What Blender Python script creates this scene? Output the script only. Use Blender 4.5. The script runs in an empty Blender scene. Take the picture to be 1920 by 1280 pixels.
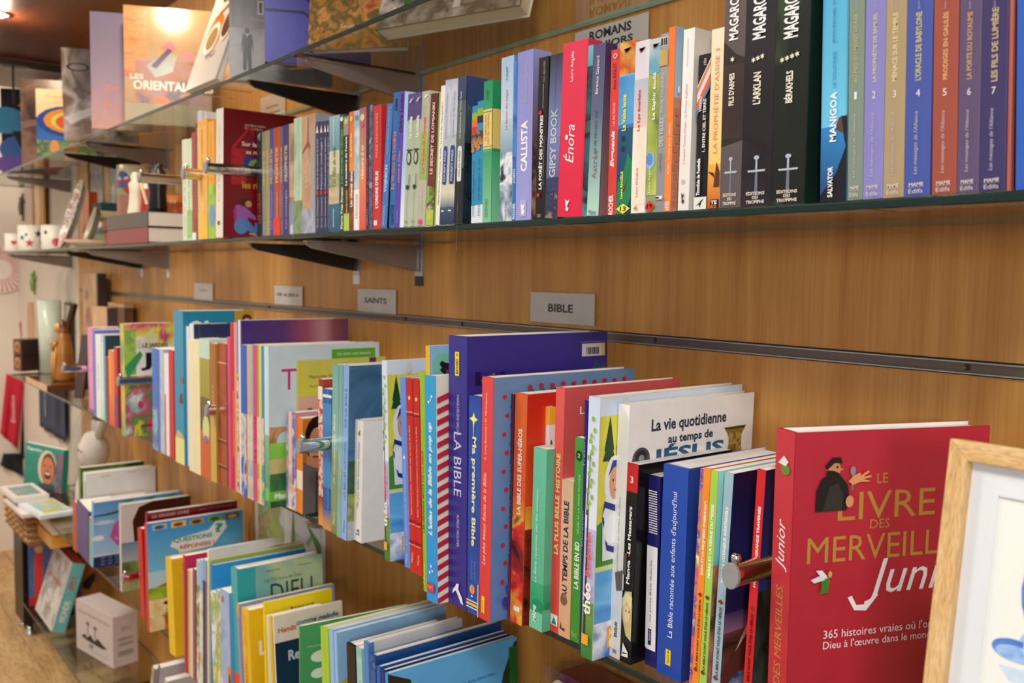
import bpy, bmesh, math, random
from mathutils import Vector, Matrix
random.seed(7)
SC = bpy.context.scene
C = SC.collection
# ------------------------------------------------------------ camera
FOC = 1730.0
RX = Vector((0.61940756, 0.78494317, 0.01408899))     # camera right
UP = Vector((-0.06490208, 0.03331374, 0.99733541))    # camera up
FW = Vector((-0.78238226, 0.61867149, -0.07157922))   # camera forward
cd = bpy.data.cameras.new('camera'); cam = bpy.data.objects.new('camera', cd); C.objects.link(cam)
cam.matrix_world = Matrix(((RX.x, UP.x, -FW.x, 0), (RX.y, UP.y, -FW.y, 0), (RX.z, UP.z, -FW.z, 0), (0, 0, 0, 1)))
cd.sensor_width = 36; cd.lens = FOC / 1920 * 36; cd.clip_start = 0.02; cd.clip_end = 50
cd.dof.use_dof = True; cd.dof.focus_distance = 1.0; cd.dof.aperture_fstop = 7.5
SC.camera = cam
# ------------------------------------------------------------ world and lights
w = bpy.data.worlds.new('world'); SC.world = w; w.use_nodes = True
bgn = w.node_tree.nodes['Background']; bgn.inputs[0].default_value = (1.0, 0.95, 0.91, 1); bgn.inputs[1].default_value = 0.36
def area(name, loc, target, size, power, color, size_y=None):
    l = bpy.data.lights.new(name, 'AREA'); l.energy = power; l.color = color; l.size = size
    if size_y: l.shape = 'RECTANGLE'; l.size_y = size_y
    o = bpy.data.objects.new(name, l); C.objects.link(o); o.location = loc
    o.rotation_euler = (Vector(target) - Vector(loc)).to_track_quat('-Z', 'Y').to_euler()
    return o
area('ceiling_light', (0.70, -0.80, 1.35), (-0.6, 0.8, -0.2), 0.4, 27, (1.0, 0.965, 0.93))
area('side_light', (1.15, -1.05, 0.22), (-0.4, 0.8, -0.1), 0.22, 13, (1.0, 0.97, 0.94))
area('ceiling_light', (-2.2, -0.9, 1.75), (-2.4, 0.9, 0.0), 0.7, 36, (1.0, 0.93, 0.84))
area('ceiling_light', (-3.7, -0.5, 1.7), (-4.0, 0.8, 0.1), 0.45, 40, (1.0, 0.90, 0.78))

SC.view_settings.view_transform = 'Standard'; SC.view_settings.look = 'None'
SC.view_settings.exposure = 0.30; SC.view_settings.gamma = 1.0; SC.view_settings.use_curve_mapping = False
SC.cycles.max_bounces = 10; SC.cycles.transparent_max_bounces = 24; SC.cycles.use_denoising = True
# ------------------------------------------------------------ pixel <-> place
def at(px, py, Y):
    d = RX * ((px - 960) / FOC) - UP * ((py - 640) / FOC) + FW
    return d * (Y / d.y)
def atz(px, py, Z):
    d = RX * ((px - 960) / FOC) - UP * ((py - 640) / FOC) + FW
    return d * (Z / d.z)
def solveX(px, Y, Z):
    k = (px - 960) / FOC
    return (k * (FW.y * Y + FW.z * Z) - (RX.y * Y + RX.z * Z)) / (RX.x - k * FW.x)
def solveZ(py, X, Y):
    k = -(py - 640) / FOC
    return (k * (FW.x * X + FW.y * Y) - (UP.x * X + UP.y * Y)) / (UP.z - k * FW.z)
def solveY(px, X, Z):
    k = (px - 960) / FOC
    return (k * (FW.x * X + FW.z * Z) - (RX.x * X + RX.z * Z)) / (RX.y - k * FW.y)
# ------------------------------------------------------------ materials
def lin(c):
    if not isinstance(c, str): return tuple(c)[:3]
    c = c.lstrip('#'); c = c if len(c) == 6 else c[0]*2+c[1]*2+c[2]*2; v = [int(c[i:i + 2], 16) / 255 for i in (0, 2, 4)]
    return tuple(x / 12.92 if x <= 0.04045 else ((x + 0.055) / 1.055) ** 2.4 for x in v)
MC = {}
def mat(key, build):
    if key not in MC:
        m = bpy.data.materials.new(key if isinstance(key, str) else 'printed_picture'); m.use_nodes = True
        nt = m.node_tree; b = nt.nodes['Principled BSDF']; build(nt, b); MC[key] = m
    return MC[key]
def noise(nt, scale, detail=3, stretch=None, coord='Object'):
    tc = nt.nodes.new('ShaderNodeTexCoord'); mp = nt.nodes.new('ShaderNodeMapping'); n = nt.nodes.new('ShaderNodeTexNoise')
    nt.links.new(tc.outputs[coord], mp.inputs[0]); nt.links.new(mp.outputs[0], n.inputs['Vector'])
    if stretch: mp.inputs['Scale'].default_value = stretch
    n.inputs['Scale'].default_value = scale; n.inputs['Detail'].default_value = detail
    return n
def ramp(nt, fac, stops, interp='LINEAR'):
    r = nt.nodes.new('ShaderNodeValToRGB'); nt.links.new(fac, r.inputs[0]); r.color_ramp.interpolation = interp
    els = r.color_ramp.elements
    while len(els) < len(stops): els.new(0.5)
    for e, (p, c) in zip(els, stops): e.position = p; e.color = (*lin(c), 1)
    return r.outputs[0]
def ink(gloss=0.3):
    def f(nt, b):
        a = nt.nodes.new('ShaderNodeAttribute'); a.attribute_name = 'Col'
        n = noise(nt, 35, 2); mx = nt.nodes.new('ShaderNodeMix'); mx.data_type = 'RGBA'; mx.blend_type = 'MULTIPLY'
        mx.inputs[0].default_value = 1
        nt.links.new(a.outputs['Color'], mx.inputs[6]); nt.links.new(ramp(nt, n.outputs[0], [(0.3, (0.93,) * 3), (0.7, (1.0,) * 3)]), mx.inputs[7])
        nt.links.new(mx.outputs[2], b.inputs['Base Color']); b.inputs['Roughness'].default_value = gloss
        b.inputs['Specular IOR Level'].default_value = 0.45
    return mat('printed_ink_%d' % int(gloss * 100), f)
def art(cols, scale=30, stretch=None, seed=0):
    def f(nt, b):
        n = noise(nt, scale, 4, stretch); n.noise_dimensions = '4D'; n.inputs['W'].default_value = seed * 3.7; n.inputs['Distortion'].default_value = 0.6
        k = len(cols); nt.links.new(ramp(nt, n.outputs[0], [(0.32 + 0.36 * i / max(1, k - 1), c) for i, c in enumerate(cols)]), b.inputs['Base Color'])
        b.inputs['Roughness'].default_value = 0.26
    return mat((tuple(cols), scale, stretch, seed), f)
def plain(name, col, rough=0.5, metal=0.0, var=0.06, scale=20, coat=0):
    def f(nt, b):
        c = lin(col); n = noise(nt, scale, 3)
        nt.links.new(ramp(nt, n.outputs[0], [(0.3, tuple(x * (1 - var) for x in c)), (0.7, tuple(min(1, x * (1 + var)) for x in c))]), b.inputs['Base Color'])
        b.inputs['Roughness'].default_value = rough; b.inputs['Metallic'].default_value = metal; b.inputs['Coat Weight'].default_value = coat
    return mat(name, f)
def wood(name, c1, c2, c3, stretch, scale=6, rough=0.4, bump=0.05, soft=False):
    def f(nt, b):
        n = noise(nt, scale, 5, stretch); n2 = noise(nt, scale * 7, 2, tuple(s * (1 if s > 0.5 else 0.6) for s in stretch))
        r1 = ramp(nt, n.outputs[0], [(0.28, c1), (0.5, c2), (0.72, c3)])
        mx = nt.nodes.new('ShaderNodeMix'); mx.data_type = 'RGBA'; mx.blend_type = 'MULTIPLY'; mx.inputs[0].default_value = 1
        nt.links.new(r1, mx.inputs[6]); nt.links.new(ramp(nt, n2.outputs[0], [(0.36, (0.90, 0.87, 0.83) if soft else (0.74, 0.70, 0.64)), (0.56, (1, 1, 1))]), mx.inputs[7])
        nt.links.new(mx.outputs[2], b.inputs['Base Color']); b.inputs['Roughness'].default_value = rough
        bp = nt.nodes.new('ShaderNodeBump'); bp.inputs['Strength'].default_value = bump; bp.inputs['Distance'].default_value = 0.001
        nt.links.new(n2.outputs[0], bp.inputs['Height']); nt.links.new(bp.outputs[0], b.inputs['Normal'])
    return mat(name, f)
def glass(name, tint, ior=1.5, rough=0.0):
    def f(nt, b):
        nt.nodes.remove(b); out = nt.nodes['Material Output']
        t = nt.nodes.new('ShaderNodeBsdfTransparent'); t.inputs[0].default_value = (*tint, 1)
        g = nt.nodes.new('ShaderNodeBsdfGlossy'); g.inputs['Roughness'].default_value = rough
        fr = nt.nodes.new('ShaderNodeFresnel'); fr.inputs[0].default_value = ior
        geo = nt.nodes.new('ShaderNodeNewGeometry'); md = nt.nodes.new('ShaderNodeMix'); md.data_type = 'FLOAT'
        nt.links.new(geo.outputs['Backfacing'], md.inputs[0]); nt.links.new(fr.outputs[0], md.inputs[2]); md.inputs[3].default_value = 0.02
        mx = nt.nodes.new('ShaderNodeMixShader'); nt.links.new(md.outputs[0], mx.inputs[0])
        nt.links.new(t.outputs[0], mx.inputs[1]); nt.links.new(g.outputs[0], mx.inputs[2]); nt.links.new(mx.outputs[0], out.inputs[0])
    return mat(name, f)
def pagesmat(col='#efe6d6'):
    def f(nt, b):
        tc = nt.nodes.new('ShaderNodeTexCoord'); wv = nt.nodes.new('ShaderNodeTexWave'); wv.bands_direction = 'X'
        nt.links.new(tc.outputs['Object'], wv.inputs[0]); wv.inputs['Scale'].default_value = 400; wv.inputs['Distortion'].default_value = 3
        c = lin(col); nt.links.new(ramp(nt, wv.outputs[0], [(0, tuple(x * 0.8 for x in c)), (1, c)]), b.inputs['Base Color'])
        b.inputs['Roughness'].default_value = 0.8
    return mat('paper_edges' + col.strip('#'), f)
INK = ink(0.3); INKM = ink(0.6)
PAGES = pagesmat(); PAGEW = pagesmat('#f4f2ee')
CHROME = plain('polished_chrome', '#d8d4d0', 0.08, 1.0, 0.02)
GLASS = glass('clear_shelf_glass', (0.90, 0.935, 0.915))
CLEAR = glass('clear_plastic', (0.97, 0.97, 0.97))
EDGE = plain('dark_green_glass_edge', '#0f2620', 0.12, 0, 0.1, 5)
METAL = plain('brushed_grey_metal', '#8f8880', 0.35, 0.8, 0.05)
BRKT = plain('grey_bracket_paint', '#8d8078', 0.3, 0.3, 0.05, coat=0.3)
BRKD = plain('dark_bracket_steel', '#3c3936', 0.22, 0.6, 0.05)
BEECH = wood('beech_laminate', '#b87c38', '#c68b45', '#d09850', (9, 9, 0.45), 5, 0.42, soft=True)
OAK = wood('pale_oak', '#c49a5e', '#d8b078', '#e2c08c', (1.2, 8, 8), 14, 0.5)
OAKV = wood('pale_oak_upright', '#c49a5e', '#d8b078', '#e2c08c', (8, 8, 1.0), 14, 0.5)
DARKW = wood('dark_red_brown_wood', '#4a2310', '#5c2d16', '#6b371c', (1, 6, 6), 4, 0.4)
CREAMW = plain('cream_wall_paint', '#d8cbbb', 0.8, 0, 0.03, 3)
BLACK = plain('black_plastic', '#0d0c0e', 0.35, 0, 0.1)
WHITE = plain('white_paper', '#e9e6e4', 0.55, 0, 0.02)
# ------------------------------------------------------------ mesh builder
class MB:
    def __init__(s): s.v = []; s.f = []; s.c = []; s.m = []; s.mats = []
    def mi(s, m):
        if m not in s.mats: s.mats.append(m)
        return s.mats.index(m)
    def face(s, pts, m, col=(1, 1, 1)):
        i = len(s.v); s.v += [tuple(p) for p in pts]; n = len(pts)
        s.f.append(list(range(i, i + n))); s.m.append(s.mi(m))
        s.c.append([lin(x) for x in col] if isinstance(col, list) else [lin(col)] * n)
    def mesh(s, pts, faces, m, col=(1, 1, 1)):
        i = len(s.v); s.v += [tuple(p) for p in pts]; k = s.mi(m); c = lin(col)
        for f in faces: s.f.append([j + i for j in f]); s.m.append(k); s.c.append([c] * len(f))
    def box(s, a, b, m, col=(1, 1, 1)):
        x0, y0, z0 = [min(a[i], b[i]) for i in range(3)]; x1, y1, z1 = [max(a[i], b[i]) for i in range(3)]
        p = [(x0, y0, z0), (x1, y0, z0), (x1, y1, z0), (x0, y1, z0), (x0, y0, z1), (x1, y0, z1), (x1, y1, z1), (x0, y1, z1)]
        s.mesh(p, [(3, 2, 1, 0), (4, 5, 6, 7), (0, 1, 5, 4), (1, 2, 6, 5), (2, 3, 7, 6), (3, 0, 4, 7)], m, col)
    def tube(s, pts, r, m, col=(1, 1, 1), n=10, cap=True):
        pts = [Vector(p) for p in pts]; rs = r if isinstance(r, (list, tuple)) else [r] * len(pts); ring = []; i0 = len(s.v); k = s.mi(m); c = lin(col)
        for i, p in enumerate(pts):
            t = (pts[min(i + 1, len(pts) - 1)] - pts[max(i - 1, 0)]).normalized()
            a = t.orthogonal().normalized() if i == 0 else (a - t * a.dot(t)).normalized()
            b = t.cross(a)
            for j in range(n):
                q = 2 * math.pi * j / n; s.v.append(tuple(p + (a * math.cos(q) + b * math.sin(q)) * rs[i]))
        for i in range(len(pts) - 1):
            for j in range(n):
                f = [i0 + i * n + j, i0 + i * n + (j + 1) % n, i0 + (i + 1) * n + (j + 1) % n, i0 + (i + 1) * n + j]
                s.f.append(f); s.m.append(k); s.c.append([c] * 4)
        if cap:
            s.f.append([i0 + j for j in range(n)][::-1]); s.m.append(k); s.c.append([c] * n)
            s.f.append([i0 + (len(pts) - 1) * n + j for j in range(n)]); s.m.append(k); s.c.append([c] * n)
    def lathe(s, prof, m, col=(1, 1, 1), n=24, o=(0, 0, 0), cols=None, sx=1, sy=1):
        i0 = len(s.v); k = s.mi(m)
        for r, z in prof:
            for j in range(n):
                q = 2 * math.pi * j / n; s.v.append((o[0] + r * math.cos(q) * sx, o[1] + r * math.sin(q) * sy, o[2] + z))
        for i in range(len(prof) - 1):
            c = lin(cols[i]) if cols else lin(col)
            for j in range(n):
                s.f.append([i0 + i * n + j, i0 + i * n + (j + 1) % n, i0 + (i + 1) * n + (j + 1) % n, i0 + (i + 1) * n + j]); s.m.append(k); s.c.append([c] * 4)
    def prism(s, poly, z0, z1, m, col=(1, 1, 1), axis='z'):
        def P(a, b, z): return (a, b, z) if axis == 'z' else ((a, z, b) if axis == 'y' else (z, a, b))
        n = len(poly); pts = [P(a, b, z0) for a, b in poly] + [P(a, b, z1) for a, b in poly]
        s.mesh(pts, [tuple(range(n))[::-1], tuple(range(n, 2 * n))] + [(i, (i + 1) % n, n + (i + 1) % n, n + i) for i in range(n)], m, col)
    def build(s, name, parent=None, smooth=False, fix=False):
        me = bpy.data.meshes.new(name); me.from_pydata(s.v, [], s.f)
        for m in s.mats: me.materials.append(m)
        me.polygons.foreach_set('material_index', s.m)
        a = me.color_attributes.new('Col', 'FLOAT_COLOR', 'CORNER'); buf = []
        for cs in s.c:
            for c in cs: buf += [c[0], c[1], c[2], 1.0]
        a.data.foreach_set('color', buf)
        if fix:
            bm = bmesh.new(); bm.from_mesh(me); bmesh.ops.remove_doubles(bm, verts=bm.verts, dist=1e-5)
            bmesh.ops.recalc_face_normals(bm, faces=bm.faces); bm.to_mesh(me); bm.free()
        if smooth:
            me.polygons.foreach_set('use_smooth', [True] * len(me.polygons))
        me.update(); o = bpy.data.objects.new(name, me); C.objects.link(o)
        if parent: o.parent = parent
        return o
def tag(o, label, cat, group=None, kind=None):
    if label: o['label'] = label
    if cat: o['category'] = cat
    if group: o['group'] = group
    if kind: o['kind'] = kind
    return o
def empty(name, loc=(0, 0, 0), rot=(0, 0, 0), label=None, cat=None, group=None):
    o = bpy.data.objects.new(name, None); C.objects.link(o); o.location = loc; o.rotation_euler = rot; o.empty_display_size = 0.02
    return tag(o, label, cat, group)
def structure(o): o['kind'] = 'structure'; return o
def bevel(o, wd=0.002, seg=2):
    b = o.modifiers.new('bevel', 'BEVEL'); b.width = wd; b.segments = seg; b.limit_method = 'ANGLE'; return o
# ------------------------------------------------------------ lettering
TC = {}
def lettering(s, bold=False, italic=False):
    k = (s, bold, italic)
    if k not in TC:
        cu = bpy.data.curves.new('t', 'FONT'); cu.body = s; cu.resolution_u = 2; cu.fill_mode = 'FRONT'
        cu.offset = 0.03 if bold else 0.0; cu.shear = 0.3 if italic else 0
        o = bpy.data.objects.new('t', cu); me = bpy.data.meshes.new_from_object(o)
        vs = [(v.co.x, v.co.y) for v in me.vertices]; fs = [tuple(p.vertices) for p in me.polygons]
        fs2 = []
        for p, f in zip(me.polygons, fs): fs2.append(f if p.normal.z > 0 else f[::-1])
        x0 = min(v[0] for v in vs); x1 = max(v[0] for v in vs); y0 = min(v[1] for v in vs); y1 = max(v[1] for v in vs)
        TC[k] = ([((x - x0) / (x1 - x0) - .5, (y - y0) / max(1e-6, y1 - y0) - .5) for x, y in vs], fs2)
        bpy.data.objects.remove(o); bpy.data.meshes.remove(me); bpy.data.curves.remove(cu)
    return TC[k]
EPS = 0.00022
def prints(parent, specs, face, t, d, h, name, mt=None):
    """flat print on a face. S: spine side (u along x), R: right side (u along y), T: top (u x, v y)"""
    if not specs: return
    mb = MB(); mt = mt or INK
    W = {'S': t, 'R': d, 'T': t, 'L': d}[face]; H = h if face != 'T' else d
    def P(u, v, e):
        return {'S': (u * W, -e, v * H), 'R': (t + e, u * W, v * H), 'T': (u * W, v * H, h + e), 'L': (-e, (1 - u) * W, v * H)}[face]
    for i, sp in enumerate(specs):
        e = EPS * (i + 1) * (1 if len(specs) < 12 else 0.5) + 0.0001; k = sp[0]
        if k == 'r':
            _, u0, v0, u1, v1, c = sp[:6]; c2 = sp[6] if len(sp) > 6 else c
            mb.face([P(u0, v0, e), P(u1, v0, e), P(u1, v1, e), P(u0, v1, e)], mt, [c, c, c2, c2])
        elif k == 'g':   # colours run from the left to the right
            _, u0, v0, u1, v1, c, c2 = sp; mb.face([P(u0, v0, e), P(u1, v0, e), P(u1, v1, e), P(u0, v1, e)], mt, [c, c2, c2, c])
        elif k == 'a':
            _, u0, v0, u1, v1, cols, sc = sp[:7]; st = sp[7] if len(sp) > 7 else None
            mb.face([P(u0, v0, e), P(u1, v0, e), P(u1, v1, e), P(u0, v1, e)], art(cols, sc, st, (i + len(specs)) % 5))
        elif k == 'e':
            _, u, v, ru, rv, c = sp[:6]
            mb.face([P(u + ru * math.cos(q * math.pi / 8), v + rv * math.sin(q * math.pi / 8), e) for q in range(16)], mt, c)
        elif k == 'p':
            q = sp[1]; A = sum(q[j][0] * q[(j + 1) % len(q)][1] - q[(j + 1) % len(q)][0] * q[j][1] for j in range(len(q)))
            if A < 0: q = q[::-1]
            mb.face([P(u, v, e) for u, v in q], mt, sp[2])
        elif k == '*':   # star u v r(abs m) color
            _, u, v, r, c = sp[:5]; n = sp[5] if len(sp) > 5 else 5
            mb.face([P(u + r * (1 if j % 2 == 0 else .42) * math.sin(-j * math.pi / n) / W, v + r * (1 if j % 2 == 0 else .42) * math.cos(j * math.pi / n) / H, e) for j in range(2 * n)], mt, c)
        elif k == 't':   # text u v L H color dir style ; L and H in fractions of reading axis and cross axis
            _, s, u, v, L, G, c = sp[:7]; dr = sp[7] if len(sp) > 7 else 'up'; stl = sp[8] if len(sp) > 8 else ''
            vs, fs = lettering(s, 'b' in stl, 'i' in stl)
            if dr == 'up': q = [P(u - y * G, v + x * L, e) for x, y in vs]
            elif dr == 'down': q = [P(u + y * G, v - x * L, e) for x, y in vs]
            else: q = [P(u + x * L, v + y * G, e) for x, y in vs]
            mb.mesh(q, fs, mt, c)
    return mb.build(name, parent)
# ------------------------------------------------------------ books
USED = set()
def make_book(loc, t, d, h, col, label, group, rc=None, lc=None, hard=False, pages=None, yaw=0, lean=0, sp=None, cv=None, tilt=0, gloss=None, name='book', cat='book'):
    lean = max(-0.35, min(0.35, lean))
    assert label not in USED, label
    USED.add(label)
    root = empty(name, loc, (0, 0, 0), label, cat, group)
    M = Matrix.Rotation(yaw, 3, 'Z') @ Matrix.Rotation(tilt, 3, 'X') @ Matrix.Rotation(lean, 3, 'Y')
    root.rotation_euler = M.to_euler()
    m = INK if gloss is None else ink(gloss); rc = rc or col; lc = lc or col; mb = MB()
    wd = min(0.0024 if hard else 0.0005, t * 0.22); r = min(0.0018 if hard else 0.0009, t * 0.3)
    ov = 0.003 if hard else 0.0
    out = [(0, d, 'l'), (0, r, 'l'), (r * .3, r * .3, 's'), (r, 0, 's'), (t * .5, 0, 's'), (t - r, 0, 's'), (t - r * .3, r * .3, 's'), (t, r, 'r')]
    if hard and d > .05: out += [(t, .007, 'r'), (t - .0007, .009, 'r'), (t - .0007, .0115, 'r'), (t, .0135, 'r')]
    out += [(t, d, 'r')]
    inn = [(t - wd, d), (t - wd, r + wd), (wd, r + wd), (wd, d)]
    cc = {'l': lc, 's': col, 'r': rc}; n = len(out)
    for i in range(n - 1):
        a, b = out[i], out[i + 1]; c = cc['r' if b[2] == 'r' else ('s' if b[2] == 's' else 'l')]
        if a[2] == 'l' and b[2] == 'l': c = lc
        mb.face([(a[0], a[1], 0), (b[0], b[1], 0), (b[0], b[1], h), (a[0], a[1], h)], m, c)
    for i in range(3):
        a, b = inn[i], inn[i + 1]; mb.face([(a[0], a[1], 0), (b[0], b[1], 0), (b[0], b[1], h), (a[0], a[1], h)], m, '#e8e4dc')
    for z, fl in ((0, 1), (h, 0)):   # rims
        for q, c in (([(0, d), (0, r), (wd, r + wd), (wd, d)], lc), ([(0, r), (r, 0), (t - r, 0), (t, r), (t - wd, r + wd), (wd, r + wd)], col), ([(t, r), (t, d), (t - wd, d), (t - wd, r + wd)], rc)):
            pts = [(a, b, z) for a, b in q]; mb.face(pts if fl else pts[::-1], m, c)
    for x0, x1 in ((0, wd), (t - wd, t)): mb.face([(x0, d, 0), (x0, d, h), (x1, d, h), (x1, d, 0)], m, rc)
    mb.build('cover', root)
    pg = MB(); pg.box((wd, r + wd + .0002, ov + .0002), (t - wd, d - ov - .0004, h - ov - (0.0004 if not hard else 0)), pages or PAGES); pg.build('page_block', root)
    prints(root, sp, 'S', t, d, h, 'spine_print', m); prints(root, cv, 'R', t, d, h, 'cover_print', m)
    return root
REC = []; DBG = False
def book(row, pl, pr, pt, col, label, xt=None, pb=None, y=None, d=None, dr=None, h=None, yaw=0, **kw):
    """one upright book: spine measured at its foot (pl..pr) and at its head (pt, xt)"""
    R = ROWS[row]; z = R['z']
    if pb: Y = min(max(atz(pl, pb, z).y, R['ymin']), R['ymax'])
    else: Y = y or R['y']
    X0 = solveX(pl, Y, z); X1 = max(X0 + .002, solveX(pr, Y, z))
    REC.append(dict(fix=y, Ypb=atz(pl, pb, z).y if pb else None, row=row, pl=pl, pr=pr, pt=pt, xt=xt, Y=Y, X0=X0, X1=X1, h=h, d=d, dr=dr, yaw=yaw, col=col, label=label, kw=kw))
def build_rows():
    for row, R in ROWS.items():
        z = R['z']; rs = [r for r in REC if r['row'] == row]; last = None
        for r in rs:
            if last:
                o = last['X1'] - r['X0']; t = r['X1'] - r['X0']
                if o > 0:
                    Yn = max(solveY(r['pl'], last['X1'], z), R['ymin'], r['Y'] - .045)
                    r['X0'] = solveX(r['pl'], Yn, z); t = solveX(r['pr'], Yn, z) - r['X0']; r['Y'] = Yn; o = last['X1'] - r['X0']
                    if o > 0:
                        tr = min(o, max(0, last['X1'] - last['X0'] - .0025) * .7); last['X1'] -= tr; r['X0'] += o - tr
                r['X1'] = r['X0'] + max(.0022, t)
                if DBG: print(row, r['pl'], 'Y %.3f' % r['Y'], 'over %.4f' % o, 'pb', r['Ypb'] and round(r['Ypb'], 3), 'y', r['fix'], r['label'][:40])
            last = r
        last = None
        for r in rs:
            h = r['h'] or solveZ(r['pt'], r['X0'], r['Y']) - z
            if r['xt'] is not None:
                ln = math.atan2(solveX(r['xt'], r['Y'], z + h) - r['X0'], h)
            else: ln = last['lean'] if last and r['X0'] - last['X1'] < .004 else 0
            if last:
                hc = min(h, last['hh']); lo = math.atan(math.tan(last['lean']) - (r['X0'] - last['X1']) / hc); ln = max(ln, lo) if abs(r['yaw']) < .01 else ln
            ln = max(-.1, min(.1, ln)); r['lean'] = ln; r['hh'] = h; last = r
            t = (r['X1'] - r['X0']) * math.cos(ln) * .992; h = h / math.cos(ln); d = r['d']
            if r['dr']: d = solveY(r['dr'], r['X1'] + math.tan(ln) * h, z + h) - r['Y']
            d = min(d or R['d'], 0.945 - r['Y'])
            loc = Vector((r['X0'] if ln >= 0 else r['X0'], r['Y'], z + .0004 + (t * math.sin(ln) if ln > 0 else 0)))
            label = r['label']
            if len(label.replace('-', ' ').split()) + len(R['say'].split()) <= 16: label += ' ' + R['say']
            make_book(loc, t, d, h, r['col'], label, R['group'], lean=ln, yaw=r['yaw'], **r['kw'])
ROWS = {
 'M': dict(z=0.066, y=0.703, ymin=.69, ymax=.8, d=.14, say='on the middle shelf', group='books on the middle glass shelf'),
 'L': dict(z=-0.431, y=0.705, ymin=.655, ymax=.80, d=.20, say='on the lower shelf', group='books on the lower glass shelf'),
 'K': dict(z=-0.878, y=0.700, ymin=.64, ymax=.8, d=.22, say='on the third shelf', group='books on the third glass shelf down'),
}
# ============================================================ the setting
WY = 0.95
wall = structure(empty('wall_back'))
def panel(x0, x1, z0, z1, y=WY):
    mb = MB(); mb.box((x0 + .0006, y, z0), (x1 - .0006, y + .018, z1), BEECH); o = mb.build('panel', wall); return o
seams = [0.4, -0.333, -1.547, -2.95, -4.06]
for a, b in zip(seams[1:], seams[:-1]):
    panel(a, b, -0.0795, 0.84); panel(a, b, -1.46, -0.0955)
mb = MB(); mb.box((-4.06, WY + .0181, -1.46), (0.4, WY + .03, .84), BLACK); mb.build('backing', wall)
mb = MB(); mb.box((-5.4, WY, -1.46), (-4.062, WY + .05, 1.7), CREAMW); structure(mb.build('wall_back'))
mb = MB(); mb.box((-4.06, WY + .03, .84), (0.6, WY + .06, 1.7), CREAMW); structure(mb.build('wall_back'))
mb = MB(); mb.box((-5.4, -2.2, -1.46), (-5.3, WY, 1.7), CREAMW); structure(mb.build('wall_left'))
fl = structure(empty('floor'))
FLM = wood('pale_floorboards', '#a98555', '#bd9868', '#caa677', (1.2, 7, 7), 3, 0.45)
for i in range(20):
    for j in range(3):
        x = -6.2 + j * 1.6 + (i % 3) * .5
        mb = MB(); mb.box((x + .001, -2.0 + i * .15 + .001, -1.475), (x + 1.599, -2.0 + i * .15 + .149, -1.46), FLM); mb.build('plank', fl)
mb = MB(); mb.box((-6.4, -2.2, -1.5), (1.2, 1.0, -1.4755), BLACK); mb.build('subfloor', fl)
# canopy of dark wood over the shelves
cn = structure(empty('ceiling'))
mb = MB(); mb.box((-4.02, 0.18, .80), (0.35, .948, .826), DARKW); mb.build('panel', cn)
mb = MB(); mb.box((-4.66, 0.18, .80), (-4.06, .948, .826), DARKW); mb.build('panel', cn)
for X, Y in ((-2.13, .62), (-3.35, .56), (-.72, .60)):
    t = tag(empty('downlight', (X, Y, .7995)), 'round recessed downlight in the brown canopy, %s' % {-2.13: 'above the big glossy display book', -3.35: 'towards the cream wall', -.72: 'above the star marked sagas'}[X], 'lamp', 'downlights in the canopy')
    mb = MB(); mb.lathe([(.034, -.0001), (.044, -.001), (.044, -.005), (.034, -.006), (.032, -.002)], CHROME, n=24); mb.build('trim_ring', t, smooth=True)
    def glow(nt, b): b.inputs['Emission Color'].default_value = (1, .78, .5, 1); b.inputs['Emission Strength'].default_value = 30; b.inputs['Base Color'].default_value = (.9, .9, .9, 1)
    mb = MB(); mb.lathe([(.031, -.0015), (0, -.0016)], mat('lit_bulb', glow), n=20); mb.build('bulb', t)
    pl = bpy.data.lights.new('downlight_beam', 'POINT'); pl.energy = {-2.13: 8.0, -3.35: 3.5, -.72: 1.0}[X]; pl.color = (1.0, .80, .56); pl.shadow_soft_size = .028
    po = bpy.data.objects.new('downlight_beam', pl); C.objects.link(po); po.location = (X, Y, .762)
t = tag(empty('canopy_beam', (-4.04, 0, .77)), 'dark grey metal beam under the brown ceiling canopy', 'beam')
mb = MB(); mb.box((-.018, .18, 0), (.018, .93, .028), BRKD); mb.build('rail', t)
mb = MB(); mb.box((-.02, .91, -.20), (.02, .945, -.0005), BRKD); mb.build('post', t)
# aluminium slot rail
rl = empty('trim_1'); structure(rl)
mb = MB(); x0, x1 = -3.86, .4
mb.box((x0, .9485, -.0812), (x1, .9560, -.0798), BLACK); mb.box((x0, .9455, -.0826), (x1, .956, -.0812), plain('light_aluminium', '#b8b0a8', .3, .6))
mb.box((x0, .951, -.0926), (x1, .9565, -.0826), plain('rail_channel', '#6d6259', .35, .5)); mb.box((x0, .9455, -.0940), (x1, .956, -.0926), plain('light_aluminium', '#b8b0a8', .3, .6))
mb.box((x0, .9485, -.0954), (x1, .956, -.0940), BLACK); mb.build('slot_rail', rl)
for px in (1813, 1228, 866, 760, 505):
    X = solveX(px, .951, -.0876); mb = MB(); mb.lathe([(0, -.0015), (.0012, -.0015), (.0016, -.0004), (.0034, -.0012), (.0036, 0)], plain('screw_steel', '#6b5a48', .4, .8), n=12)
    o = mb.build('screw', rl); o.location = (X, .9505, -.0876); o.rotation_euler = (-math.pi / 2, 0, 0)
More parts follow.
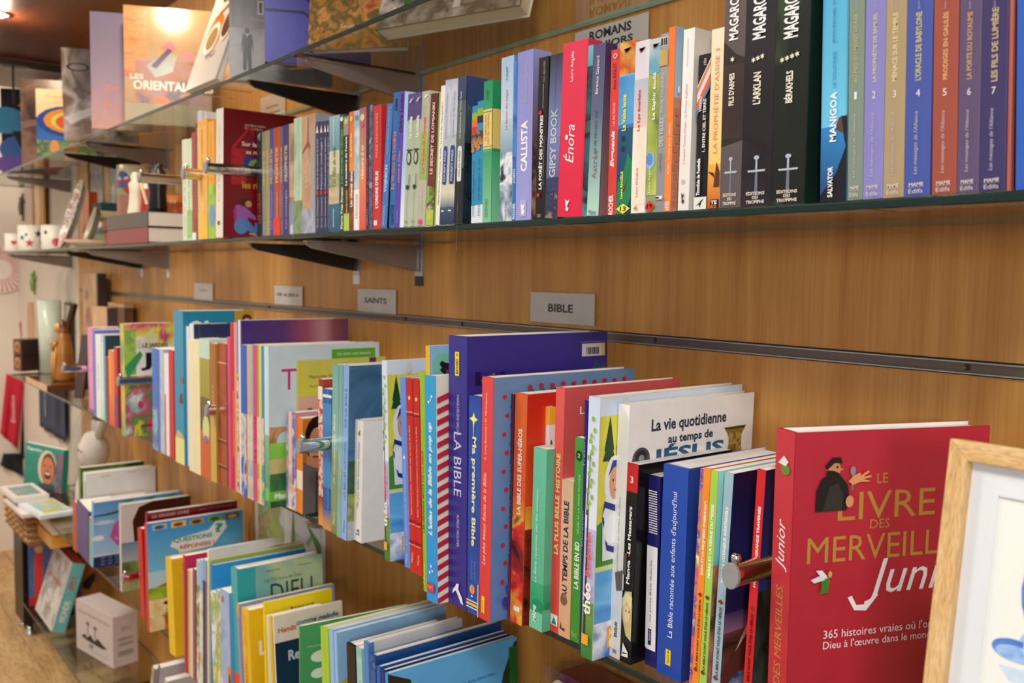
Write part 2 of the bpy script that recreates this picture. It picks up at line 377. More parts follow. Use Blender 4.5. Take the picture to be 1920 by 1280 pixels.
# ============================================================ glass shelves
def shelf(x0, x1, z, y0, label, group):
    mb = MB(); a, b = (x0 + .0012, y0, z - .008), (x1 - .0012, .946, z)
    p = [(a[0], a[1], a[2]), (b[0], a[1], a[2]), (b[0], b[1], a[2]), (a[0], b[1], a[2]), (a[0], a[1], b[2]), (b[0], a[1], b[2]), (b[0], b[1], b[2]), (a[0], b[1], b[2])]
    e = .0012
    mb.mesh([(q[0], q[1] + (e if q[1] < .9 else 0), q[2]) for q in p], [(3, 2, 1, 0), (4, 5, 6, 7)], GLASS)
    o = mb.build('glass_shelf'); tag(o, label, 'glass shelf', group)
    ed = MB(); poly = [(y0 + e, a[2]), (y0 + .0003, a[2] + .0008), (y0, a[2] + .002), (y0, b[2] - .002), (y0 + .0003, b[2] - .0008), (y0 + e, b[2])]
    for i in range(5):
        (ya, za), (yb, zb) = poly[i], poly[i + 1]; ed.face([(a[0], ya, za), (b[0], ya, za), (b[0], yb, zb), (a[0], yb, zb)][::1], EDGE)
    for x in (a[0], b[0]): ed.face([(x, y0 + e, a[2]), (x, .946, a[2]), (x, .946, b[2]), (x, y0 + e, b[2])], EDGE)
    ed.face([(a[0], .946, a[2]), (b[0], .946, a[2]), (b[0], .946, b[2]), (a[0], .946, b[2])], plain('back_edge_glass', '#6f9a86', .15))
    ed.build('polished_edge', o)
    return o
names = {'T': (.377, .70, -4.75, 'uppermost glass shelf'), 'M': (.066, .70, -4.232, 'middle glass shelf'), 'L': (-.431, .72, -4.215, 'lower glass shelf'), 'K': (-.878, .70, -4.03, 'third glass shelf down'), 'B': (-1.308, .70, -4.2, 'bottom glass shelf near the floor')}
for k, (z, y0, xl, nm) in names.items():
    S = [.25, -1.503, -2.955, xl]; wh = ['right end pane', 'middle pane with the seam', 'far left pane']
    if k == 'B': S = [-1.9, -2.955, -3.97]; wh = ['right pane', 'far left pane']
    for i in range(len(S) - 1): shelf(S[i + 1], S[i], z, y0, 'green-edged %s of the %s' % (wh[i], nm), 'glass shelves along the wall')
# brackets with wall plates
def bracket(X, zb, light, label, sticker=None):
    t = tag(empty('shelf_bracket', (X, .95, zb)), label, 'bracket', 'shelf brackets under the glass'); m = BRKT if light else BRKD
    mb = MB(); pr = [(-.235, -.0035), (-.233, -.010), (-.222, -.016), (-.02, -.052), (-.0025, -.054), (-.0025, -.0035)]
    mb.prism(pr, -.004, .004, m, axis='x'); bevel(mb.build('arm', t), .0015, 2)
    mb = MB(); mb.box((-.007, -.236, -.0052), (.007, -.003, -.0030), m); mb.build('flange', t)
    for y in (-.16, -.09, -.222):
        mb = MB(); mb.lathe([(0, -.0001), (.006, -.0001), (.006, -.0026), (0, -.0026)], CLEAR, n=12, o=(0, y, 0)); mb.build('pad', t)
    mb = MB(); mb.box((-.0135, -.0024, -.062), (.0135, -.0004, -.001), plain('galvanised_plate', '#aeb4bd', .3, .7)); mb.build('wall_plate', t)
    mb = MB(); mb.lathe([(0, 0), (.003, 0), (.003, -.001), (0, -.001)], plain('rust_screw', '#5c3b22', .6), n=10); o = mb.build('screw', t); o.rotation_euler = (math.pi / 2, 0, 0); o.location = (0, -.0035, -.03)
    if sticker:
        mb = MB(); mb.box((-.0135, -.0022, -.081), (.0135, -.0004, -.0625), plain('sticker' + sticker.strip('#'), sticker, .4)); mb.build('sticker', t)
wl = ['beside the right-hand seam', 'left of the right-hand seam', 'beside the far seam', 'left of the far seam', 'near the left wall']
for zb, rn, cols in ((.369, 'uppermost shelf', [None] * 5), (.058, 'middle shelf', ['#14161c', '#e6e2de', '#e8e0d6', '#ece6dd', None])):
    for i, X in enumerate((-1.487, -1.73, -2.94, -3.206, -4.163)):
        bracket(X, zb, i in (0, 2, 4), '%s bracket under the %s %s' % ('grey' if i in (0, 2, 4) else 'dark steel', rn, wl[i]), cols[i])
for zb, rn in ((-.439, 'lower shelf'), (-.886, 'third shelf down')):
    for i, X in enumerate((-1.487, -2.94)):
        bracket(X, zb, True, 'grey bracket under the %s %s' % (rn, wl[i * 2]))
# display arms with a chrome ball
def arm(px, py, Y, label, yend=.945, r=.0115):
    P = at(px, py, Y); t = tag(empty('display_rod', P), label.replace('chrome arm', 'chrome rod'), 'display rod', 'chrome display rods between the books'); L = yend - Y
    mb = MB(); n = 14; v = []
    for y in (0, L):
        for j in range(n):
            q = 2 * math.pi * j / n; v.append((r * .75 * math.cos(q), y, r * math.sin(q)))
    mb.mesh(v, [(j, (j + 1) % n, n + (j + 1) % n, n + j) for j in range(n)], CHROME); mb.build('rod', t, smooth=True)
    mb = MB(); mb.prism([(r * .82 * math.cos(2 * math.pi * j / 16), r * 1.06 * math.sin(2 * math.pi * j / 16)) for j in range(16)], -.003, .0015, plain('grey_end_cap', '#8e8c8a', .45), axis='y'); bevel(mb.build('end_cap', t), .0008)
    mb = MB(); mb.lathe([(.0035 * 0 + .0048 * math.sin(math.pi * i / 8), .0048 - .0048 * math.cos(math.pi * i / 8)) for i in range(9)], CHROME, n=14); o = mb.build('ball', t, smooth=True); o.location = (0, .0055, r * .95 - .0006)
    mb = MB(); mb.box((-.012, L - .004, -.02), (.012, L, .02), CHROME); mb.build('wall_plate', t)
arm(1372, 1079, .664, 'chrome arm with grey cap in front of the red and light blue game books')
arm(386, 314, .655, 'chrome arm in front of the yellow books and dark red cover')
arm(344, 325, .662, 'short chrome arm left of the yellow books on the middle shelf')
arm(261, 333, .66, 'chrome arm above the cream figurine and stacked bibles')
arm(562, 837, .652, 'chrome arm across the comic cover with the bearded face')
arm(222, 715, .66, 'chrome arm across the jungle leaf patterned book')
arm(388, 770, .665, 'small chrome arm before the olive and brown books')
arm(118, 692, .67, 'chrome arm beside the carved Madonna figure')
arm(231, 1084, .66, 'chrome arm tip beside the red book on the third shelf')
# wall signs
def sign(px0, py0, px1, py1, label, texts, w=None, y=.9465, zs=None, col='#c9c2c0'):
    a = at(px0, py0, y); b = at(px1, py1, y); t = tag(empty('shelf_sign', (a.x, y, b.z)), label, 'sign', 'paper category signs on the wall')
    W = b.x - a.x; H = a.z - b.z; mb = MB(); mb.box((0, 0, 0), (W, .0006, H), plain('sign_paper', col, .45)); mb.build('card', t)
    mb = MB(); mb.face([(-.001, -.0008, -.001), (W + .001, -.0008, -.001), (W + .001, -.0008, H + .001), (-.001, -.0008, H + .001)], glass('sign_sleeve', (.97, .97, .97), 1.35, .15)); mb.build('plastic_sleeve', t)
    prints(t, texts, 'S', W, .001, H, 'lettering', INKM)
sign(995, 547, 1114, 611, 'white sign reading BIBLE', [('t', 'BIBLE', .49, .50, .39, .27, '#2a2a30', 'h', 'b')])
sign(671, 541, 742, 589, 'white sign reading SAINTS', [('t', 'SAINTS', .48, .52, .58, .24, '#2a2a30', 'h', 'b')])
sign(514, 535, 567, 574, 'white sign reading VIE de JESUS', [('t', 'VIE de JESUS', .48, .52, .78, .22, '#4a4648', 'h', 'b')])
sign(364, 530, 399, 564, 'small white sign shining in the lamp light above the teal book', [('r', .3, .55, .7, .62, '#8f8a88')])
sign(1078, 62, 1213, 160, 'white sign reading ROMANS JUNIORS', [('t', 'ROMANS', .50, .885, .57, .135, '#26262c', 'h', 'b'), ('t', 'JUNIORS', .50, .70, .62, .135, '#26262c', 'h', 'b')])
sign(488, 184, 535, 226, 'greyish sign card seen behind the uppermost shelf', [('r', .2, .35, .8, .42, '#777'), ('r', .25, .55, .75, .62, '#777')], col='#8f8a80')
# poster on the wall under the lower shelf
a = at(478, 905, .9485); b = at(610, 1075, .9485)
t = tag(empty('poster', (a.x, .9485, -.93)), 'white poster with small comic drawings under the lower shelf', 'poster'); W = b.x - a.x; H = .43
mb = MB(); mb.box((0, 0, 0), (W, .001, H), WHITE); mb.build('sheet', t)
prints(t, [('a', .05, .50, .45, .98, ['#e2dfe0', '#e2dfe0', '#a9b878', '#d9c38a', '#7f8f58'], 14), ('p', [(.22, .62), (.42, .60), (.30, .80)], '#b6c46a'), ('a', .60, .58, .95, .95, ['#e0dedf', '#e0dedf', '#e0dedf', '#9cae7a', '#7f9fbe'], 16),
 ('p', [(.55, .62), (.62, .60), (.58, .85)], '#6f9a3c'), ('p', [(.75, .80), (.96, .62), (.94, .72)], '#5f8f38'), ('e', .5, .55, .03, .06, '#6a86b0'), ('t', 'la petite', .78, .985, .4, .02, '#b04a3a', 'h', 'i'), ('a', .1, .05, .9, .45, ['#e2dfe0', '#e2dfe0', '#dcd8d4', '#c9a98a'], 14)], 'S', W, .001, H, 'drawing', INKM)
# ============================================================ books on the middle shelf, from the left
W_ = '#f2efec'
def T(s, v, L, G, c, u=.5, d='up', st=''): return ('t', s, u, v, L, G, c, d, st)
def fillr(c, c2=None): return ('r', 0, 0, 1, 1, c, c2 or c)
def A(cols, sc, u0=0, v0=0, u1=1, v1=1, st=None): return ('a', u0, v0, u1, v1, cols, sc, st)
def sword(v=.14, s=1):   # small upright sword on a spine
    return [('p', [(.45, .02), (.55, .02), (.54, v), (.46, v)], '#6a7480'), ('p', [(.22, v), (.78, v), (.80, v + .008), (.20, v + .008)], '#b9bdc4'), ('p', [(.47, v), (.53, v), (.53, v + .05), (.47, v + .05)], '#a9b4c4'), ('e', .5, v + .058, .09, .009, '#a9b4c4')]
b = book; Mr = 'M'
b(Mr, 343, 351, 263, '#d8d8c4', 'pale cream book with green lettering, first upright book beside the stacked bibles', sp=[T('histoires de la vie', .35, .6, .3, '#7f9a72')])
b(Mr, 351, 361, 262, '#c4dcb8', 'pale green book beside the thin red one', sp=[('r', 0, .02, 1, .30, '#8cc06e'), T('petits saints', .5, .5, .3, '#6f9a62')])
b(Mr, 361, 368, 250, '#a3262a', 'thin red book with white foot label', sp=[('r', 0, 0, 1, .07, '#e6e4e2')])
b(Mr, 368, 372, 232, '#4b3a5e', 'thin dark purple book squeezed before the yellow books', sp=[T('memoire', .4, .4, .5, '#c9bcd6')])
b(Mr, 372, 377, 209, '#c8c4d8', 'tall whitish lilac hardcover behind the yellow books', y=.75, hard=True, d=.17, rc='#ece8e2')
b(Mr, 372, 390, 228, '#e5a33c', 'yellow orange book with grey title', y=.698, rc='#e7a52e', sp=[A(['#e9b268', '#e8a83c', '#e6b040'], 20, 0, .2, 1, .95), ('r', 0, 0, 1, .22, '#e8b53a'), T('grandes questions', .72, .4, .35, '#b9885a'), T('enfants', .32, .2, .3, '#f3dcb0')])
b(Mr, 391, 404, 230, '#e3a028', 'orange book with green lower half and round drawings', y=.72, sp=[fillr('#e3a028'), ('r', 0, 0, 1, .46, '#8fbf3c'), ('e', .6, .2, .4, .10, '#5f92c4'), ('e', .5, .42, .3, .05, '#9bd04a'), T('graines', .8, .2, .3, '#d98a1e')])
b(Mr, 404, 418, 208, '#ded6c9', 'large hardcover with dark red cover and drawing of a sitting child', xt=405, y=.690, dr=557, hard=True, rc='#7c1218', lc='#e8e2da',
  sp=[T('Sur la piste des religions', .58, .6, .22, '#b0a698'), ('r', .3, .10, .6, .13, '#3a3a30')],
  cv=[fillr('#7a1016', '#6c0d13'), T('Jean Marie Vaudrin', .885, .28, .022, '#d9c4b8', .42, 'h'), T('Francois Morey', .86, .24, .022, '#d9c4b8', .40, 'h'), T('Sur la piste', .735, .40, .045, '#e8c8c0', .44, 'h', 'b'), T('des religions', .675, .44, .045, '#e8c8c0', .47, 'h', 'b'),
      ('p', [(.10, .70), (.34, .88), (.37, .88), (.42, .80), (.38, .82), (.34, .855), (.15, .70)], '#b51c24'), A(['#7c1218', '#b51c24', '#7c1218'], 120, .10, .42, .30, .70), ('r', .26, .52, .8, .64, '#2f3486'), ('e', .47, .58, .14, .05, '#8a9446'), ('e', .47, .575, .07, .03, '#3c4a34'),
      T('les rites', .42, .34, .055, '#d8862a', .42, 'h', 'b'), ('e', .30, .285, .075, .035, '#4a2016'), ('e', .335, .272, .045, .026, '#c98a5c'), ('p', [(.15, .25), (.19, .265), (.30, .245), (.44, .17), (.43, .145), (.34, .17), (.30, .12), (.17, .13)], '#9c5ca4'), ('p', [(.13, .22), (.17, .25), (.19, .13), (.14, .13)], '#a8387e'), ('e', .235, .095, .095, .062, '#5a86c2'), ('p', [(.26, .15), (.31, .155), (.46, .06), (.42, .035), (.33, .06)], '#4f7cc0'), ('p', [(.42, .13), (.46, .12), (.47, .05), (.43, .05)], '#5a86c2'), ('p', [(.33, .035), (.44, .02), (.46, .035), (.38, .05)], '#c98a7c')])
# the small saga series, pushed back behind the arm
b(Mr, 482, 492, 247, '#2c2730', 'thin black book with red lettering beside the dark red cover', y=.755, sp=[T('LES LOUPS', .28, .28, .55, '#c8402e', st='b'), ('p', [(.2, .96), (.8, .98), (.6, .90)], '#9aa0a8')])
ser = [(492, 499.6, '#8f9a74', 'greenish grey'), (499.6, 506, '#b59a62', 'dull gold'), (506, 514, '#4c5ca4', 'blue'), (514, 526, '#c0582e', 'terracotta'), (526, 531, '#6a6484', 'grey purple'), (531, 543, '#4a3c74', 'deep purple')]
for i, (a_, c_, col, nm) in enumerate(ser):
    sp = [T('Les messages', .25, .34, .35, '#cdbfd8'), T('PROPHETIE', .66, .32, .42, '#d8c48e', st='b'), T(str(i + 2), .46, .03, .4, '#e6ded0', d='h')]
    if nm == 'terracotta': sp.append(('r', 0, 0, 1, .18, '#f0492a'))
    b(Mr, a_, c_, 248 - 2.4 * i, col, 'small %s saga paperback in the far set of the series' % nm, y=.757, sp=sp)
b(Mr, 543, 552, 233, '#a8805e', 'tan paperback with bare tree print', y=.752, sp=[A(['#a8805e', '#c0a07e', '#8a6a50'], 12, 0, .35), ('r', 0, 0, 1, .3, '#8791a0'), ('e', .5, .06, .3, .05, '#c8c8d4'), T('la source', .5, .25, .3, '#e6d8c4')])
b(Mr, 552, 567, 223, '#9cba9c', 'pale green paperback with tree print and castle', y=.745, sp=[A(['#8fb39a', '#b8ccaa', '#7fa48c'], 14), ('r', .38, 0, .62, 1, '#a4c8b0'), A(['#4d6a48', '#7d9468', '#5c7a5c'], 30, 0, 0, 1, .30), T('le passage', .52, .25, .24, '#dfe6d8')])
b(Mr, 567, 592, 219, '#b38264', 'brown paperback with red branches and grey blue edge', y=.742, rc='#97a0aa', sp=[A(['#b48a6a', '#c39c7c', '#a67a5c'], 10), ('p', [(.0, .70), (.4, .78), (.45, .98), (.5, .98), (.5, .78), (.8, .70), (.8, .68), (.45, .74), (0, .68)], '#8c4a32'), ('r', .65, 0, 1, .9, '#8e9cac', '#b09a88'), A(['#7e8698', '#a6aab6', '#6a7288'], 20, 0, 0, 1, .22), T('l echo', .5, .2, .16, '#e2cdb8', .35)])
for i, (a_, c_, s) in enumerate([(592, 600, 'Sapientia et les mystères de la mer'), (600, 607, 'Mystère naufragé !'), (607, 614, "L'Alerte à chanson pour Séraphine"), (614, 618, "Le secret de la bergère")]):
    b(Mr, a_, c_, 230 - i, '#1c2456', 'navy %s paperback with white sail emblem of the navy set of four' % ['first', 'second', 'third', 'narrow last'][i], sp=[T('Anne Chantepie', .18, .28, .42, '#c8c4b0'), T(s, .62, .46, .42, '#e8e6e0'), ('e', .5, .36, .28, .02, '#c2262a'), ('p', [(.2, .90), (.8, .90), (.5, .97)], '#e6d8d0')])
b(Mr, 618, 637, 220, '#6f9aa8', 'sea blue paperback with cliff and green tree print', sp=[('r', 0, .68, 1, 1, '#5f8aa0', '#8fb6c0'), ('r', 0, .45, 1, .70, '#c9c6a6'), A(['#c9c6a6', '#6f8a58', '#8c9a68', '#c8b28e'], 18, 0, .28, 1, .50), ('r', 0, 0, 1, .28, '#1f4f74', '#2b6c84'), A(['#d8c6a4', '#b8a27c', '#cdb890'], 20, 0, .24, 1, .38), T('Les filles du vent', .56, .34, .32, '#3b4a3e', st='i'), T('Sophie Lemere', .86, .22, .2, '#dfe8ea'), T('jeunesse', .12, .16, .2, '#dfe8ea')])
b(Mr, 637, 645, 216, '#20442c', 'dark green thin paperback with flower emblem', sp=[T('Pierre Yves Arcano', .20, .36, .5, '#ece6d4', st='b'), T("Les secrets de l'Ermite", .64, .46, .5, '#78c878'), ('e', .5, .96, .35, .02, '#e0e4b8')])
b(Mr, 645, 655, 216, '#2a1a18', 'black paperback with lime green foot', sp=[('r', 0, 0, 1, .15, '#a9c85a'), T('Francois Laurent', .24, .22, .4, '#d8a02c', st='b'), T("La tombère de l'orage", .60, .42, .45, W_, st='b'), A(['#7a5a5c', '#a08a88', '#4a3030'], 14, 0, .82, 1, .98), ('e', .5, .94, .3, .025, '#c8cc60')])
b(Mr, 655, 664, 211, '#e08a34', 'orange thin paperback with flower emblem', sp=[('r', 0, .5, 1, 1, '#e88a2e', '#e06a28'), A(['#b85a1e', '#5c3014', '#d0782c'], 24, 0, 0, 1, .5), T('Un cheval dans', .35, .3, .45, W_, st='b'), T('la prairie', .72, .2, .45, '#f6d890', st='b'), ('e', .5, .94, .3, .022, '#d8cc50')])
b(Mr, 664, 674, 209, '#bcd0d4', 'pale blue and white paperback with flower emblem', sp=[A(['#b4ccd4', '#8fb2c0', '#d8e0dc'], 24, 0, .35), ('r', 0, 0, 1, .34, '#e9e6e0'), T('Histoires', .2, .2, .4, '#8a6a58'), ('e', .5, .94, .3, .022, '#5a8ab0')])
b(Mr, 674, 686, 204, '#d9764a', 'salmon pink paperback with rose emblem', sp=[('r', 0, .5, 1, 1, '#c98a6a', '#a85a72'), ('r', 0, 0, 1, .5, '#dc4a48', '#e08a5c'), T('Histoire d or', .56, .28, .42, '#e9e2c0', st='b'), ('e', .5, .92, .34, .03, '#d8cc90'), ('e', .5, .86, .24, .02, '#c25a5a')])
b(Mr, 686, 692, 197, '#1a1638', 'thin navy paperback with crimson title', rc='#2c2440', sp=[T('IOTA A TURAY', .40, .36, .55, '#b0224a', st='b'), T('JEUNESSE', .83, .22, .4, '#8a1c3c', st='b'), T('ABEILLE', .1, .14, .4, '#9a98b0')])
b(Mr, 692, 699, 198, '#4a3c58', 'thin dark violet patterned paperback beside the red order book', sp=[A(['#2c2440', '#6a5c80', '#3a3050', '#a09cb8'], 60)])
b(Mr, 699, 714, 200, '#c62c2a', 'bright red paperback with white order title', sp=[T("L'ORDRE D'ELIE", .32, .30, .36, W_, st='b'), T('MARIE HERNANDEZ', .76, .36, .26, '#e8a8a0'), ('r', .2, .03, .6, .07, '#e8e0d8')])
b(Mr, 714, 725, 200, '#3c74b8', 'mid blue paperback with white capital title', xt=726, rc='#12161e', sp=[T('VOJNICH', .40, .22, .5, '#cfe0f0', st='b'), T('ALEXIS MARIE FRANTZ S', .78, .38, .3, '#90b4dc'), T('SALVATOR JEUNE', .1, .16, .25, '#cfe0f0')])
b(Mr, 729, 740, 178, '#1f66a6', 'blue paperback with pink outlined script title', xt=735, sp=[T('La Virgène de Londres', .50, .42, .62, '#f0d0d4', st='b'), T('La Virgène de Londres', .50, .415, .50, '#d4486a', st='b'), T('Liane', .91, .09, .5, '#0e1c30', st='bi'), T('SALVATOR', .10, .15, .5, '#17375c', st='b')])
b(Mr, 740, 750, 176, '#5a3ca4', 'violet paperback with gold script subtitle', rc='#a9c8ec', sp=[T('Chère Louise', .84, .28, .5, '#1d1238', st='bi'), T('pense à Dieu', .45, .24, .5, '#d8a87c', st='i'), T('quasar', .08, .1, .3, '#9a86d0')])
b(Mr, 750, 757, 177, '#a8c6e8', 'pale blue slim paperback beside the pair of flute books', sp=[('r', 0, 0, 1, .5, '#e4ecf4', '#9cc0ea')])
for i, (a_, c_) in enumerate([(757, 770), (770, 782.6)]):
    b(Mr, a_, c_, [181, 178][i], '#aab49c', '%s of the two sage green books with music note drawing and purple head' % ['left', 'right'][i],
      sp=[fillr('#b3bca6', '#a8b29a'), ('r', 0, .80, 1, 1, '#4c3a78', '#5a4684'), T('La mélodie', .75, .16, .5, '#e8eadc', st='b'), ('e', .45, .52, .34, .055, '#2c3028'), ('e', .45, .52, .22, .038, '#b0baa2'), ('r', .12, .575, .9, .585, '#2c3028'), ('e', .42, .30, .22, .018, '#2c3028'), ('r', .62, .30, .70, .40, '#2c3028'), T('Laure', .20, .05, .6, '#26281f', st='b', d='h'), ('e', .4, .04, .12, .01, '#8a9a80'), ('p', [(.3, .93), (.6, .96), (.9, .965), (.55, .93)], '#c8bcd8')])
b(Mr, 782.6, 797, 176, '#a8aa90', 'grey green paperback with pink script title', rc='#b8b8a8', sp=[A(['#8a8c74', '#b4b49c', '#9aa088'], 12), A(['#9aa088', '#8fae48', '#c0b070'], 20, 0, .35, 1, .7), T('Le Temps de Pompeia', .60, .42, .45, '#e2506e', st='bi'), ('e', .4, .03, .3, .02, '#e0407a'), ('p', [(.2, .94), (.5, .97), (.9, .975), (.5, .95)], W_), T('Angelina Pastore', .2, .24, .25, '#e8b0b8')])
b(Mr, 799, 813, 180, '#5c1c20', 'maroon paperback with green meadow foot, before the white thin one', sp=[('r', 0, .5, 1, 1, '#641c20', '#5a1a1e'), A(['#7a3a28', '#6a2c22', '#8c4c30'], 16, 0, .3, 1, .52), A(['#5c7a30', '#9ab84c', '#3a3a28', '#c8b88c'], 30, 0, .08, 1, .30), ('r', 0, 0, 1, .12, '#a4c050'), ('p', [(.2, .04), (.8, .04), (.8, .10), (.2, .10)], '#c0c24a'), T('LE SECRET DE LOMIANKI', .66, .54, .36, '#e6c8b8', st='b')])
b(Mr, 813, 816, 176, '#8ab444', 'very thin lime green book beside the maroon one')
b(Mr, 816, 825, 165, '#efe8e2', 'thin white paperback with small red author name', sp=[T('Manuel Ramires et Monsieur Archibe - La forêt des chêvres', .48, .66, .28, '#4a4444'), T('ABC', .85, .08, .2, '#b03a3a'), T('C', .06, .03, .3, '#3a3a3a', d='h')])
for i, (a_, c_) in enumerate([(825, 837), (837, 851.5)]):
    b(Mr, a_, c_, [155, 153][i], '#b4b8c4', '%s of the two cloudy blue seascape volumes with capsule lettering' % ['left', 'right'][i],
      sp=[('r', 0, .62, 1, 1, '#c6c8cc', '#9aa0bc'), A(['#aab0c4', '#c8ccd4', '#989ebc'], 12, 0, .62), ('r', 0, .22, 1, .62, '#d8d0b4', '#b0b8c0'), ('r', 0, .12, 1, .22, '#5a7486', '#d8d0b4'), ('r', 0, 0, 1, .12, '#1c2c50', '#3a5272'), ('p', [(.25, .28), (.75, .28), (.8, .30), (.8, .52), (.7, .545), (.3, .545), (.2, .52), (.2, .30)], '#1f3f7c'), T("POURS'Y PARK", .41, .22, .28, '#b8c8e0', st='b'), T('La Promesse de Maman Noyhé', .76, .32, .24, '#5c6484', st='i'), ('r', .3, .09, .7, .10, '#e0dccc')])
b(Mr, 851.5, 867, 148, '#3e4c5c', 'thick dark paperback with white capsule on grey spine and navy head', y=.70, dr=914, rc='#28303c',
  sp=[('r', 0, .62, 1, .84, '#5a6660', '#4c5860'), ('r', 0, .84, 1, 1, '#2c3c5c', '#34466a'), ('r', 0, .38, 1, .62, '#4a5650', '#5a6660'), ('r', 0, 0, 1, .38, '#161822'), ('p', [(.28, .29), (.72, .29), (.75, .31), (.75, .51), (.68, .53), (.32, .53), (.25, .51), (.25, .31)], '#d8dcd8'), T('INES DE SABBE', .41, .18, .2, '#6a706c'), T("Les Apothicaires du Thomas Noyle", .74, .32, .22, W_, st='i'), T('Yss', .05, .03, .5, '#b0b4bc', d='h')],
  cv=[fillr('#14161e'), ('r', 0, .55, 1, .8, '#2e3c44', '#3c5068'), ('r', 0, .8, 1, 1, '#2c4070', '#30406a'), A(['#14161e', '#22303c', '#14161e', '#4a5c58'], 20, 0, 0, 1, .5), ('p', [(0, .82), (.9, .62), (.95, .60), (.1, .8)], '#c0b070')])
for i, (a_, c_) in enumerate([(884, 894), (894, 905)]):
    b(Mr, a_, c_, [200, 191][i], '#2a8ab4', '%s of the two thin turquoise books with colour blocks and white foot' % ['left', 'right'][i],
      y=.703, sp=[fillr('#2a8cb8'), ('r', 0, 0, 1, .15, '#dfe4ea'), ('r', 0, .88, 1, .94, '#8fb428'), ('r', 0, .82, 1, .88, ['#e0702a', '#2c1c4c'][i]), ('r', 0, .76, 1, .82, ['#c83a28', '#2a8cb8'][i]), A(['#6a4028', '#c08a5a', '#2c1c28', '#d8c0a0'], 40, 0, .64, 1, .76), ('e', .3, .62, .3, .02, '#d87a28'), T('Les Messagers du ciel', .36, .34, .4, '#12425c', st='i'), T('MAME', .11, .1, .4, '#3a7ca0')])
b(Mr, 905, 921, 154, '#3f9a68', 'green paperback with yellow band of ornamental lettering', dr=943, rc='#3a9464', sp=[('r', 0, .5, 1, 1, '#4cae7c', '#1f8e54'), ('r', 0, 0, 1, .5, '#84c49c', '#3a9c64'), ('r', 0, .52, 1, .80, '#e8c878'), ('r', 0, .535, 1, .54, '#7c7c3c'), ('r', 0, .78, 1, .785, '#7c7c3c'), T('LE SANG DES', .67, .18, .16, '#6a5c34', .32), T('MARTYRS CHRÉTIENS', .66, .22, .18, '#5c5030', .62), T('TEMPORIS', .1, .14, .3, '#3c7c5a'), T('Jeffy', .9, .08, .35, '#155c34', st='i')],
  cv=[('r', 0, .5, 1, 1, '#2c8c5c', '#1c8850'), ('r', 0, 0, 1, .5, '#7cc498', '#3a9c64'), ('r', 0, .52, 1, .80, '#e0bc68')])
b(Mr, 937, 960, 110, '#a8c0dc', 'pale blue snowy paperback with mountain foot', rc='#5a86b4', sp=[('r', 0, .62, 1, 1, '#c8d4e4', '#a2bede'), ('r', 0, .40, 1, .62, '#7c98ac', '#b8ccda'), A(['#d8dce4', '#3a4450', '#8a98ac', '#e4e6ec', '#2c3440'], 26, 0, 0, 1, .42), T('Le facteur des neiges', .68, .24, .22, '#c8526a'), T('M. BOURDY', .90, .08, .16, '#38424e'), T('Presses de la cité', .06, .12, .12, '#38424e')])
b(Mr, 960, 967, 116, '#2c6cb4', 'thin blue paperback squeezed left of the lilac one', sp=[T('JOSEPH', .28, .09, .5, '#e0e8f4', st='b'), T('ROCHER', .06, .1, .6, '#e8eef8', st='b'), A(['#2c6cb4', '#4c88c8', '#205a9c'], 20, 0, .4)])
b(Mr, 967, 996, 100, '#8f92d0', 'thick lilac paperback reading CALLISTA in white', dr=1034, rc='#6a5070', sp=[fillr('#9a9cd6', '#8c8ccc'), T('CALLISTA', .44, .30, .42, W_, u=.50, st='b'), T('John Henry Newman', .81, .24, .17, '#d8b48c', .62), ('r', .3, .02, .7, .12, '#a8aae0'), ('e', .5, .05, .10, .018, W_), ('p', [(.42, .055), (.58, .075), (.66, .10), (.50, .085), (.38, .10)], W_)],
  cv=[A(['#7a5a48', '#b08a6a', '#3c2c30', '#d0a070'], 18), ('r', 0, .45, 1, 1, '#6a4c40', '#8c90cc')])
b(Mr, 1003, 1022, 111, '#15110f', 'black paperback with white monster forest title', xt=1010, dr=1034, sp=[T('LA FORÊT DES MONSTRES', .415, .46, .36, W_, .42, st='b'), T('PAUL BEAUPÈRE', .91, .13, .2, '#a8a29a', .6), T('* LES CHERCHEURS DE DIEU *', .36, .34, .12, '#8a8478', .75), T('1', .76, .02, .15, W_, .6, 'h'), ('e', .35, .66, .16, .012, '#d0202c'), ('e', .35, .15, .16, .012, '#d0202c'), T('MAME', .02, .02, .4, '#aaa')])
b(Mr, 1022, 1045, 107, '#6a74a4', 'blue grey starry paperback with tall gypsy title', xt=1033, rc='#242030', sp=[('r', 0, .5, 1, 1, '#7c88bc', '#2c2c44'), ('r', 0, 0, 1, .5, '#2a2a4c', '#7480b4'), A(['#262848', '#3a3c60', '#262848', '#a88a70'], 70, 0, 0, 1, .25), T('GIPSY BOOK', .46, .42, .52, '#b8bcc4', .5, st='b'), T('II', .90, .04, .6, '#4a4a60', d='h')])
b(Mr, 1045, 1091, 87, '#dc2450', 'thick crimson paperback with white script name', xt=1055, dr=1130, rc='#b8305c', sp=[fillr('#dc2044', '#e03050'), T('Énora', .42, .22, .42, W_, .38, st='i'), ('e', .28, .46, .06, .015, W_), T('Laure Angélis', .86, .17, .16, W_, .42), ('e', .42, .045, .06, .012, W_), ('p', [(.38, .05), (.46, .075), (.52, .10), (.44, .09), (.34, .10)], W_), ('r', .985, 0, 1, 1, '#c01c40')])
b(Mr, 1091, 1101, 89, '#22404a', 'thin dark teal paperback with icy print right of the crimson one', y=.712, dr=1130, rc='#10181c', sp=[A(['#10181c', '#2c5c68', '#0c1216', '#6aa0aa'], 16), ('r', 0, .88, 1, 1, '#5c94a4', '#7cb0bc')], cv=[A(['#0e1518', '#2c5c68', '#0c1216', '#6aa0aa'], 14), ('p', [(0, .92), (1, .88), (1, 1), (0, 1)], '#6aa4b0')])
